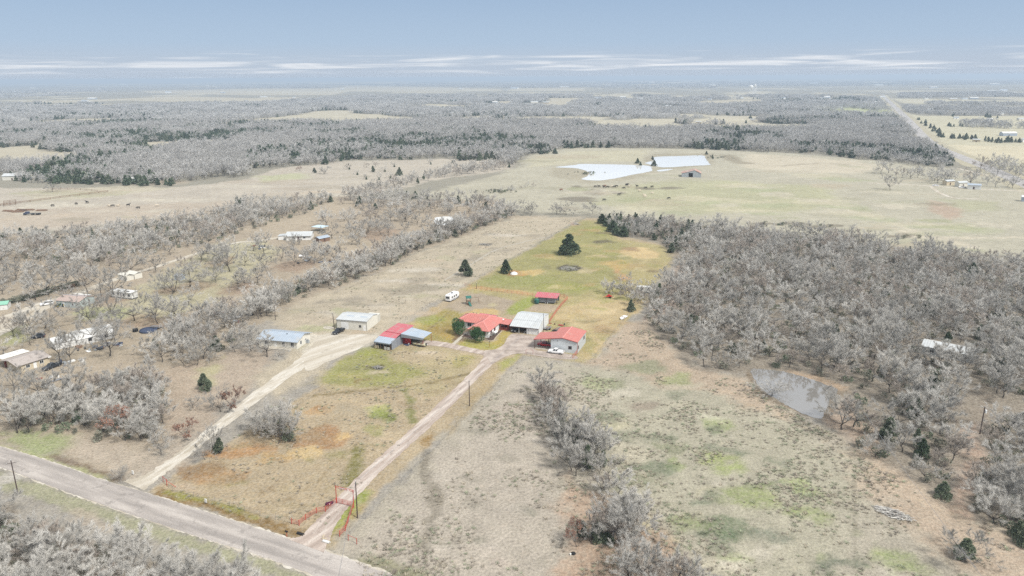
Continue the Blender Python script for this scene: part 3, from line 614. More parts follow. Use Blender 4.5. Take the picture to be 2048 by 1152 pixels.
def wheel_tracks(pts, off, wid, m, z):
    P = smooth_path(ats(pts), 10); T = np.gradient(P, axis=0); Nn = np.stack([-T[:, 1], T[:, 0]], 1); Nn /= np.linalg.norm(Nn, axis=1)[:, None]; r = np.random.RandomState(9)
    for s in (-1, 1):
        V = []; F = []
        for i in range(len(P)):
            c = P[i]+Nn[i]*off*s+Nn[i]*r.uniform(-.05, .05); w = wid/2+r.uniform(-.1, .1); a, b = c-Nn[i]*w, c+Nn[i]*w; V += [(a[0], a[1], z), (b[0], b[1], z)]
        tag(MB().add(V, [(2*i, 2*i+1, 2*i+3, 2*i+2) for i in range(len(P)-1)]).build('wheel_track', m), kind='structure')
m_trk = road_mat('packed_gravel', S(198, 184, 172), S(216, 203, 192), S(232, 221, 210), .6, 60)
wheel_tracks([(634,1068),(655,1042),(692,998),(735,952),(790,902),(850,848),(905,795),(945,755),(972,728)], .85, .6, m_trk, .0385)
wheel_tracks([(300,958),(345,926),(400,884),(470,827),(540,773),(600,731),(640,708)], .9, .7, road_mat('packed_caliche', S(214, 205, 188), S(230, 222, 208), S(240, 234, 222), .6, 60), .0385)
strip('track', [(996,712),(968,706),(935,699),(898,691),(862,686),(840,688)], [5, 3.8, 3.6, 4, 4.6, 6], m_grav, .044, .2)
patch('yard', [(968,702),(990,699),(1008,688),(1021,669),(1050,670),(1078,674),(1090,682),(1068,695),(1080,702),(1125,706),(1152,712),(1150,719),(1100,716),(1052,708),(1030,708),(1005,716),(985,727),(975,716)], m_yard, .054, .12, 4)
strip('neighbour_driveway', [(268,972),(300,955),(345,925),(400,883),(470,826),(540,772),(600,730),(650,700),(690,686)], [8, 4.6, 3.8, 3.8, 4.2, 4.8, 6, 10, 13], m_cal, .034, .35)
patch('parking_area', [(625,690),(650,672),(700,669),(745,672),(742,684),(705,703),(660,722),(615,742),(606,720)], m_cal, .044, .5)
strip('lane', [(-150,690),(-40,664),(0,640),(40,626),(95,604),(150,588),(205,568),(260,549),(330,528),(400,505),(470,486),(522,481),(560,474)], [9, 8, 7, 6.5, 6, 5, 4, 3.6, 3.4, 3.4, 3.4, 3.4, 4], m_dirt, .02, .3)
patch('dirt_yard', [(-60,700),(0,650),(40,640),(85,612),(105,612),(90,622),(40,650),(0,672)], m_dirt, .03, .5)
strip('highway_verge', [(1765,190),(1792,216),(1820,244),(1845,272),(1871,292.5),(1924,315),(1972,334),(2036,362),(2160,415)], 34, mat('verge_grass', S(196, 188, 162), .95), .02, 1.5)
strip('highway', [(1765,190),(1768,193.5),(1792,216),(1820,244),(1845,272),(1871,292.5),(1924,315),(1972,334),(2036,362),(2160,415)], [15]*10, m_hwy, .05, .2)
strip('farm_track', [(1735,366),(1800,368),(1860,372),(1950,378),(2040,382),(2120,388)], 4, m_dirt, .03, .3)
strip('farm_path', [(1862,373),(1880,386),(1910,396),(1960,398)], 3, m_dirt, .04, .3)
strip('farm_lane', [(2060,352),(1990,352),(1950,345),(1916,337)], 4, m_dirt, .04, .3)
strip('pasture_track', [(1100,472),(1000,497),(940,530),(890,560)], 1.2, mat('worn_grass', S(196, 188, 172), .95), .012, .3)
def water_mat(name, c, rough=.06):
    m = bpy.data.materials.new(name); m.use_nodes = True; t = m.node_tree; L = t.links.new; b = t.nodes['Principled BSDF']
    b.inputs['Base Color'].default_value = (*c, 1); b.inputs['Roughness'].default_value = rough; b.inputs['IOR'].default_value = 1.33
    g = N(t, 'ShaderNodeNewGeometry'); n = N(t, 'ShaderNodeTexNoise'); n.inputs['Scale'].default_value = .8; n.inputs['Detail'].default_value = 3; L(g.outputs['Position'], n.inputs['Vector'])
    bp = N(t, 'ShaderNodeBump'); bp.inputs['Strength'].default_value = .04; bp.inputs['Distance'].default_value = .03; b.inputs['Specular IOR Level'].default_value = .9; L(n.outputs[0], bp.inputs['Height']); L(bp.outputs[0], b.inputs['Normal'])
    return m
m_water = water_mat('silty_pond_water', (.74, .74, .72)); m_water2 = water_mat('murky_pond_water', (.20, .19, .175), .01); m_water2.node_tree.nodes['Principled BSDF'].inputs['IOR'].default_value = 2.2
patch('pond_water', [(1112,334),(1150,330),(1172,328),(1290,331),(1303,338),(1300,343),(1262,350),(1235,356),(1200,361),(1165,359),(1172,354),(1178,345),(1155,337),(1120,335)], m_water, .05, .6)
patch('pond_water', [(1290,326),(1306,321),(1310,314),(1360,312),(1405,311),(1412,318),(1419,327),(1418,330),(1380,332),(1330,335),(1310,332),(1296,328)], m_water, .05, .6)
patch('pond_water', [(1316,340),(1345,338),(1335,341),(1318,343)], m_water, .05, .3)
patch('pond_water', [(1500,740),(1520,738),(1550,741),(1579,746),(1620,758),(1655,770),(1674,780),(1660,800),(1646,830),(1640,838),(1604,826),(1575,812),(1553,799),(1528,782),(1512,762)], m_water2, .04, .35)
patch('pond_water', [(870,436),(890,433),(905,434),(908,444),(890,450),(872,448)], m_water, .04, .4)

# ------------------------------------------------------------------ trees
def bark_mat(name, c, objr=.15): return mat(name, c, .9, 0, .25, 4, objrand=objr)
m_bark = bark_mat('dark_oak_bark', (.085, .075, .066)); m_twig = bark_mat('pale_grey_twigs', (.50, .482, .445), .18); m_twig_br = bark_mat('brownish_twigs', (.39, .345, .30), .15); m_limb = bark_mat('grey_branch_bark', (.30, .285, .265), .15)
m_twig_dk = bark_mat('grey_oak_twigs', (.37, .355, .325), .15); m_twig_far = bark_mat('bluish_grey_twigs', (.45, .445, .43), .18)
m_twig_mid = bark_mat('grey_wood_twigs', (.44, .43, .41), .2)
m_rustleaf = mat('dry_russet_leaves', (.26, .13, .085), .9, 0, .3, 3, objrand=.2)
m_cedar = mat('dark_cedar_foliage', (.098, .138, .082), .9, 0, .35, 2.5, objrand=.25)
m_cedar2 = mat('dull_green_foliage', (.15, .18, .12), .9, 0, .35, 2.5, objrand=.3)
m_liveoak = mat('live_oak_foliage', (.055, .115, .045), .85, 0, .35, 3, objrand=.15)
m_scrub = mat('grey_green_brush', (.22, .22, .17), .9, 0, .3, 3, objrand=.25)

def bare_tree(seed, h=10.0, cr=4.5, th=.22, nl=5, ntw=3600, tww=.03, twl=.75, leaves=0, up=.25, nseg=3, tstyle=0, tr=None):
    """returns (trunk+limbs arrays, fine branches+twigs arrays, leaves) as MBs"""
    r = random.Random(seed); T = MB(); Cw = MB(); Lf = MB(); term = []
    def br(p, d, L, rad, lev):
        n = (nseg+1) if lev < 2 else nseg; pts = [p]; q = p.copy(); dd = d.copy()
        for i in range(n):
            dd = (dd+Vector((r.gauss(0, .22), r.gauss(0, .22), r.gauss(0, .14)+up*.14))).normalized(); q = q+dd*(L/n); pts.append(q.copy())
        (T if lev < 2 else Cw).tube(pts, rad, 4 if lev < 2 else 3, 0, rad*(.55 if lev == 0 else .35))
        if lev >= 3: term.append((pts, dd)); return
        k = nl if lev == 0 else (4 if lev == 1 else 3)
        for j in range(k):
            if lev == 0:
                f = r.uniform(.72, 1.0) if j else 1.0; a = 2*math.pi*(j+r.uniform(-.3, .3))/k; el = r.uniform(.35, 1.15)
                nd = Vector((math.cos(a)*math.cos(el), math.sin(a)*math.cos(el), math.sin(el)))
                base = pts[0].lerp(pts[-1], f) if f > .9 else pts[-2].lerp(pts[-1], (f-.72)/.28)
                LL = (cr*math.cos(el)+(h-L)*math.sin(el))*r.uniform(.5, .66)
            else:
                f = r.uniform(.35, 1.0) if j else 1.0; s = f*n; i0 = min(int(s), n-1); base = pts[i0].lerp(pts[i0+1], s-i0)
                rv = Vector((r.gauss(0, 1), r.gauss(0, 1), r.gauss(.15, .8))).normalized()
                nd = (dd*.9+rv*.8+Vector((0, 0, up*.3))).normalized(); LL = L*r.uniform(.45, .68)
            br(base, nd, LL, rad*(.5 if lev == 0 else .42), lev+1)
    tr = tr or h*.022
    if tstyle == 1:    # several stems from the ground
        for s in range(4):
            a = r.uniform(0, 6.28); br(Vector((math.cos(a)*.3, math.sin(a)*.3, -.1)), Vector((math.cos(a)*.35, math.sin(a)*.35, 1)).normalized(), h*th, tr*.6, 0)
    else: br(Vector((0, 0, -.15)), Vector((r.gauss(0, .08), r.gauss(0, .08), 1)).normalized(), h*th+.15, tr, 0)
    per = max(1, int(ntw/len(term))); cen = Vector((0, 0, h*.5))
    vs = []; fs = []
    for pts, dd in term:
        for i in range(per):
            f = r.random()**.7; s = f*(len(pts)-1); i0 = min(int(s), len(pts)-2); b = pts[i0].lerp(pts[i0+1], s-i0)
            out = (b-cen); out.normalize()
            d = (dd*.5+out*.55+Vector((r.gauss(0, .6), r.gauss(0, .6), r.gauss(.12, .5)))).normalized()
            L = twl*r.uniform(.5, 1.25); sd = d.cross(Vector((r.gauss(0, 1), r.gauss(0, 1), r.gauss(0, 1)))).normalized()*tww*.5
            mid = b+d*L*.5+Vector((r.gauss(0, .06), r.gauss(0, .06), r.gauss(0, .05)))*L; e = b+d*L+Vector((r.gauss(0, .1), r.gauss(0, .1), .08))*L
            k = len(vs); vs += [b-sd, b+sd, mid+sd*.8, mid-sd*.8, e]; fs += [(k, k+1, k+2, k+3), (k+3, k+2, k+4)]
            if leaves and r.random() < leaves:
                c = mid+Vector((r.gauss(0, .15), r.gauss(0, .15), r.gauss(0, .15))); a1 = Vector((r.gauss(0, 1), r.gauss(0, 1), r.gauss(0, 1))).normalized()*.11; a2 = a1.cross(Vector((r.gauss(0, 1), r.gauss(0, 1), r.gauss(0, 1)))).normalized()*.1
                Lf.add([c-a1, c+a2, c+a1, c-a2], [(0, 1, 2, 3)])
    Cw.add(vs, fs, 1)
    return T, Cw, Lf
def foliage(seed, h, r0, n, leaf, shape='cone', z0=.1, lobes=0, colmix=.0):
    r = random.Random(seed); mb = MB(); vs = []; fs = []; ms = []
    lb = [(Vector((r.gauss(0, .38)*r0, r.gauss(0, .38)*r0, h*r.uniform(.35, .8))), r.uniform(.38, .62)*r0) for _ in range(lobes)]
    cl_ = []
    for i in range(46 if n > 2000 else 20):
        t = r.random()**1.3; a = r.uniform(0, 6.283); q = r0*(1-t)**.82*r.uniform(.45, .95); cl_.append((Vector((math.cos(a)*q, math.sin(a)*q, z0*h+.3+t*(h*.93-z0*h))), r0*(.30-.17*t)*r.uniform(.8, 1.3)))
    cl_.append((Vector((0, 0, h*.95)), r0*.12))
    for i in range(n):
        a = r.uniform(0, 6.283)
        if shape == 'cone':
            c, rad = r.choice(cl_); d = Vector((r.gauss(0, 1), r.gauss(0, 1), r.gauss(.35, 1))).normalized(); p = c+d*rad*r.uniform(.4, 1.1)**.6; p.z = max(p.z, .1); out = d+Vector((c.x*.3/r0, c.y*.3/r0, .5))
        else:
            c, rad = r.choice(lb); d = Vector((r.gauss(0, 1), r.gauss(0, 1), r.gauss(.2, 1))).normalized(); p = c+d*rad*r.uniform(.5, 1.06)**.6; p.z = max(p.z, h*.16); out = d+Vector((0, 0, .3))
        d = (out.normalized()+Vector((r.gauss(0, .45), r.gauss(0, .45), r.gauss(0, .45)))).normalized(); s = leaf*r.uniform(.6, 1.4)
        sd = d.cross(Vector((r.gauss(0, 1), r.gauss(0, 1), r.gauss(0, 1)))).normalized()*s*.45
        k = len(vs); vs += [p-sd, p+sd, p+d*s]; fs.append((k, k+1, k+2))
    mb.add(vs, fs); return mb
def joined(parts, name, mats):
    """merge MBs with their material slots into one mesh"""
    J = MB()
    for mb, off in parts:
        b = len(J.v); J.v += mb.v; J.f += [tuple(i+b for i in f) for f in mb.f]; J.m += [m+off for m in mb.m]
    return J.mesh(name, mats)
# near tree kinds: separate trunk and crown meshes
OPEN, WOOD, THICK, RUST_T, BUSH = [], [], [], [], []
for s in range(6):
    T, Cw, _ = bare_tree(100+s, h=10, cr=5.2, th=.28, nl=6+s % 2, ntw=6800, tww=.028, twl=.85, up=.22)
    OPEN.append((T.mesh('trunk', m_bark), Cw.mesh('crown', [m_limb, m_twig_dk]), None))
for s in range(6):
    T, Cw, _ = bare_tree(200+s, h=9.5, cr=4.4, th=.28, nl=5, ntw=7000, tww=.03, twl=.85, up=.35)
    WOOD.append((T.mesh('trunk', m_bark), Cw.mesh('crown', [m_limb, (m_twig, m_twig, m_twig_br, m_twig, m_twig_dk, m_twig)[s]]), None))
for s in range(4):
    T, Cw, _ = bare_tree(300+s, h=8, cr=4.0, th=.10, nl=6, ntw=7000, tww=.03, twl=.85, up=.3, tstyle=0)
    THICK.append((T.mesh('trunk', m_bark), Cw.mesh('crown', [m_limb, m_twig]), None))
for s in range(2):
    T, Cw, Lf = bare_tree(400+s, h=7, cr=3.0, th=.2, nl=5, ntw=2600, tww=.03, twl=.6, leaves=.8, up=.3)
    RUST_T.append((T.mesh('trunk', m_bark), Cw.mesh('crown', [m_limb, m_twig_dk]), Lf.mesh('leaves', m_rustleaf)))
for s in range(3):
    T, Cw, _ = bare_tree(500+s, h=3.2, cr=2.2, th=.12, nl=5, ntw=1500, tww=.035, twl=.5, up=.3, tstyle=1)
    BUSH.append((T.mesh('stems', m_bark), Cw.mesh('crown', [m_limb, m_twig_dk]), None))
CEDAR = []
for s in range(4):
    tk = MB().tube([(0, 0, -.1), (0, 0, 2), (0, 0, 6.5)], .2, 6, 0, .05)
    CEDAR.append((tk.mesh('trunk', m_bark), foliage(600+s, 8, 3.0 if s % 2 == 0 else 3.6, 5200, .42, 'cone', .05).mesh('foliage', m_cedar if s < 2 else m_cedar2), None))
ROUND = []
for s in range(3):
    tk = MB().tube([(0, 0, -.1), (.05, 0, 1.6), (0, .1, 3.4)], .17, 6, 0, .08)
    ROUND.append((tk.mesh('trunk', m_bark), foliage(700+s, 5.5, 2.9, 5200, .26, 'round', lobes=8).mesh('foliage', m_liveoak), None))
KINDS = {'open': ('bare_oak', OPEN), 'wood': ('bare_tree', WOOD), 'thick': ('bare_tree', THICK), 'rust': ('russet_tree', RUST_T), 'bush': ('bare_bush', BUSH), 'cedar': ('cedar_tree', CEDAR), 'round': ('live_oak', ROUND)}
BASEH = {'open': 11.0, 'wood': 11.0, 'thick': 9.5, 'rust': 7.8, 'bush': 4.2, 'cedar': 8.2, 'round': 5.6}
def tree(kind, x, y, h, label, group=None, wide=1.0, cat=None, v=None, rz=None, name=None):
    nm, var = KINDS[kind]; vv = var[(v if v is not None else rnd.randrange(99)) % len(var)]; s = h/BASEH[kind]
    e = empty(name or nm, (x, y, 0), rnd.uniform(0, 6.28) if rz is None else rz)
    e.scale = (s*wide, s*wide, s)
    tag(e, label, cat or ('bush' if kind == 'bush' else 'tree'), group)
    for me_, pn in zip(vv, ('trunk' if kind != 'bush' else 'stem', 'foliage' if kind in ('cedar', 'round') else 'crown', 'leaves')):
        if me_ is not None: link(bpy.data.objects.new(pn, me_), e)
    return e
# lighter meshes for instanced stuff
def inst_mesh(nm, seed, h, cr, ntw, tww, twl, mt, nl=5, nseg=2):
    T, Cw, _ = bare_tree(seed, h=h, cr=cr, th=.25, nl=nl, ntw=ntw, tww=tww, twl=twl, up=.3, nseg=nseg); return joined([(T, 0), (Cw, 1)], nm, [m_bark, m_limb, mt])
def coll_of(name, meshes):
    c = bpy.data.collections.new(name)
    for i, me_ in enumerate(meshes): c.objects.link(bpy.data.objects.new('%s_source_%02d' % (name, i), me_))
    return c
wood_src = coll_of('woodland_kinds', [inst_mesh('tree', 800+s, 9.5, 4.5, 2400, .055, 1.0, m_twig) for s in range(4)]+[inst_mesh('tree', 820+s, 8.5, 4.2, 2400, .055, 1.0, (m_twig_dk, m_twig_br)[s]) for s in range(2)])
mid_src = coll_of('far_tree_kinds', [inst_mesh('tree', 840+s, 10, 5, 520, .16, 1.5, m_twig_mid, 4, 1) for s in range(4)])
def cluster(seed, n, R, mt):
    r = random.Random(seed); J = MB()
    for i in range(n):
        a = r.uniform(0, 6.28); q = R*math.sqrt(r.random()); cx, cy = math.cos(a)*q, math.sin(a)*q; h = r.uniform(7, 12); cr = h*.42
        for k in range(115):
            d = Vector((r.gauss(0, 1), r.gauss(0, 1), r.gauss(.35, .8))).normalized(); p = Vector((cx+d.x*cr*.8, cy+d.y*cr*.8, h*.55+d.z*h*.4)); d2 = (d+Vector((r.gauss(0, .5), r.gauss(0, .5), r.gauss(.2, .5)))).normalized()
            sd = d2.cross(Vector((r.gauss(0, 1), r.gauss(0, 1), r.gauss(0, 1)))).normalized()*.3; L = r.uniform(1.1, 2.2)
            J.add([p-sd, p+sd, p+d2*L], [(0, 1, 2)])
        J.tube([(cx, cy, 0), (cx, cy, h*.5)], .3, 3)
    return J.mesh('tree_cluster', mt)
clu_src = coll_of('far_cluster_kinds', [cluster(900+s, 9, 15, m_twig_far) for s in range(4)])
ced_src = coll_of('cedar_kinds', [foliage(950+s, 8, 3.2, 1100, .9, 'cone', .02).mesh('cedar', [m_cedar, m_cedar2][s % 2]) for s in range(3)])
tuf_mb = []
for s in range(3):
    r = random.Random(s+5); mb = MB()
    for i in range(22):
        a = r.uniform(0, 6.28); q = r.uniform(0, .4); b = Vector((math.cos(a)*q, math.sin(a)*q, 0)); d = Vector((math.cos(a)*.7, math.sin(a)*.7, r.uniform(.6, 1.2))).normalized(); sd = Vector((-math.sin(a), math.cos(a), 0))*.05
        mb.add([b-sd, b+sd, b+d*r.uniform(.25, .55)], [(0, 1, 2)])
    tuf_mb.append(mb)
m_tuftg = mat('weed_green', (.23, .25, .17), .95, 0, .3, 1, objrand=.35); m_tufts = mat('dry_straw', (.36, .32, .25), .95, 0, .2, 1, objrand=.25); m_tuftd = mat('dead_weed', (.27, .24, .20), .95, 0, .2, 1, objrand=.25)
tuft_src = coll_of('tuft_kinds', [tuf_mb[0].mesh('tuft', m_tuftg), tuf_mb[1].mesh('tuft', m_tufts), tuf_mb[2].mesh('tuft', m_tuftd)])
scr_src = coll_of('brush_kinds', [foliage(970+s, 2.2, 1.8, 260, .4, 'round', lobes=5).mesh('brush', m_scrub) for s in range(2)]+[foliage(975, 2.0, 1.7, 260, .4, 'round', lobes=5).mesh('brush', m_cedar2)])

def scatter_stuff(name, P, scale, coll, nvar, label, cat, zs=None):
    """one object: points that instance the kinds in a collection (geometry nodes)"""
    P = np.asarray(P, float); n = len(P); r = np.random.RandomState(n)
    me_ = bpy.data.meshes.new(name); me_.vertices.add(n); me_.vertices.foreach_set('co', np.concatenate([P[:, :2], np.zeros((n, 1))], 1).astype(np.float32).ravel())
    for an, ty, val in (('sz', 'FLOAT', np.asarray(scale, np.float32)), ('rot', 'FLOAT', r.uniform(0, 6.283, n).astype(np.float32)), ('kind_id', 'INT', r.randint(0, nvar, n).astype(np.int32))):
        a = me_.attributes.new(an, ty, 'POINT'); a.data.foreach_set('value', val)
    me_.update()
    o = link(bpy.data.objects.new(name, me_))
    g = bpy.data.node_groups.new(name, 'GeometryNodeTree'); g.interface.new_socket('Geometry', in_out='INPUT', socket_type='NodeSocketGeometry'); g.interface.new_socket('Geometry', in_out='OUTPUT', socket_type='NodeSocketGeometry')
    gi = N(g, 'NodeGroupInput'); go = N(g, 'NodeGroupOutput'); mp = N(g, 'GeometryNodeMeshToPoints'); ip = N(g, 'GeometryNodeInstanceOnPoints')
    ci = N(g, 'GeometryNodeCollectionInfo'); ci.inputs['Collection'].default_value = coll; ci.inputs['Separate Children'].default_value = True; ci.inputs['Reset Children'].default_value = True
    def attr(nm, ty):
        a = N(g, 'GeometryNodeInputNamedAttribute', data_type=ty); a.inputs['Name'].default_value = nm; return a.outputs['Attribute']
    L = g.links.new
    L(gi.outputs[0], mp.inputs['Mesh']); L(mp.outputs[0], ip.inputs['Points']); L(ci.outputs[0], ip.inputs['Instance']); ip.inputs['Pick Instance'].default_value = True
    L(attr('kind_id', 'INT'), ip.inputs['Instance Index']); L(attr('sz', 'FLOAT'), ip.inputs['Scale'])
    cx_ = N(g, 'ShaderNodeCombineXYZ'); L(attr('rot', 'FLOAT'), cx_.inputs[2]); L(cx_.outputs[0], ip.inputs['Rotation']); L(ip.outputs[0], go.inputs[0])
    md = o.modifiers.new('scatter', 'NODES'); md.node_group = g
    return tag(o, label, cat, kind='stuff')

def fill(pts, spacing, seed=1, world=False, jit=.42):
    """jittered points inside a polygon given by its ground corners"""
    P = np.array(pts, float) if world else ats(pts); r = np.random.RandomState(seed)
    x0, y0 = P.min(0); x1, y1 = P.max(0)
    gx, gy = np.meshgrid(np.arange(x0, x1, spacing), np.arange(y0, y1, spacing)); gx = gx+(np.arange(gx.shape[0]) % 2)[:, None]*spacing/2
    X = gx.ravel()+r.uniform(-jit, jit, gx.size)*spacing; Y = gy.ravel()+r.uniform(-jit, jit, gx.size)*spacing
    k = inpoly(X, Y, P); return np.stack([X[k], Y[k]], 1)
def inview(P, m=140):
    out = []
    for p in P:
        if p[1] < 60: continue
        x, y = proj((p[0], p[1], 0)); x2, y2 = proj((p[0], p[1], 8))
        if -m < x < 2048+m and y2 < 1152+m*.3: out.append(True)
        else: out.append(False)
    # vectorless but small lists
    return np.array([p for p in P if p[1] >= 60])[np.array(out, bool)] if len(out) else np.zeros((0, 2))

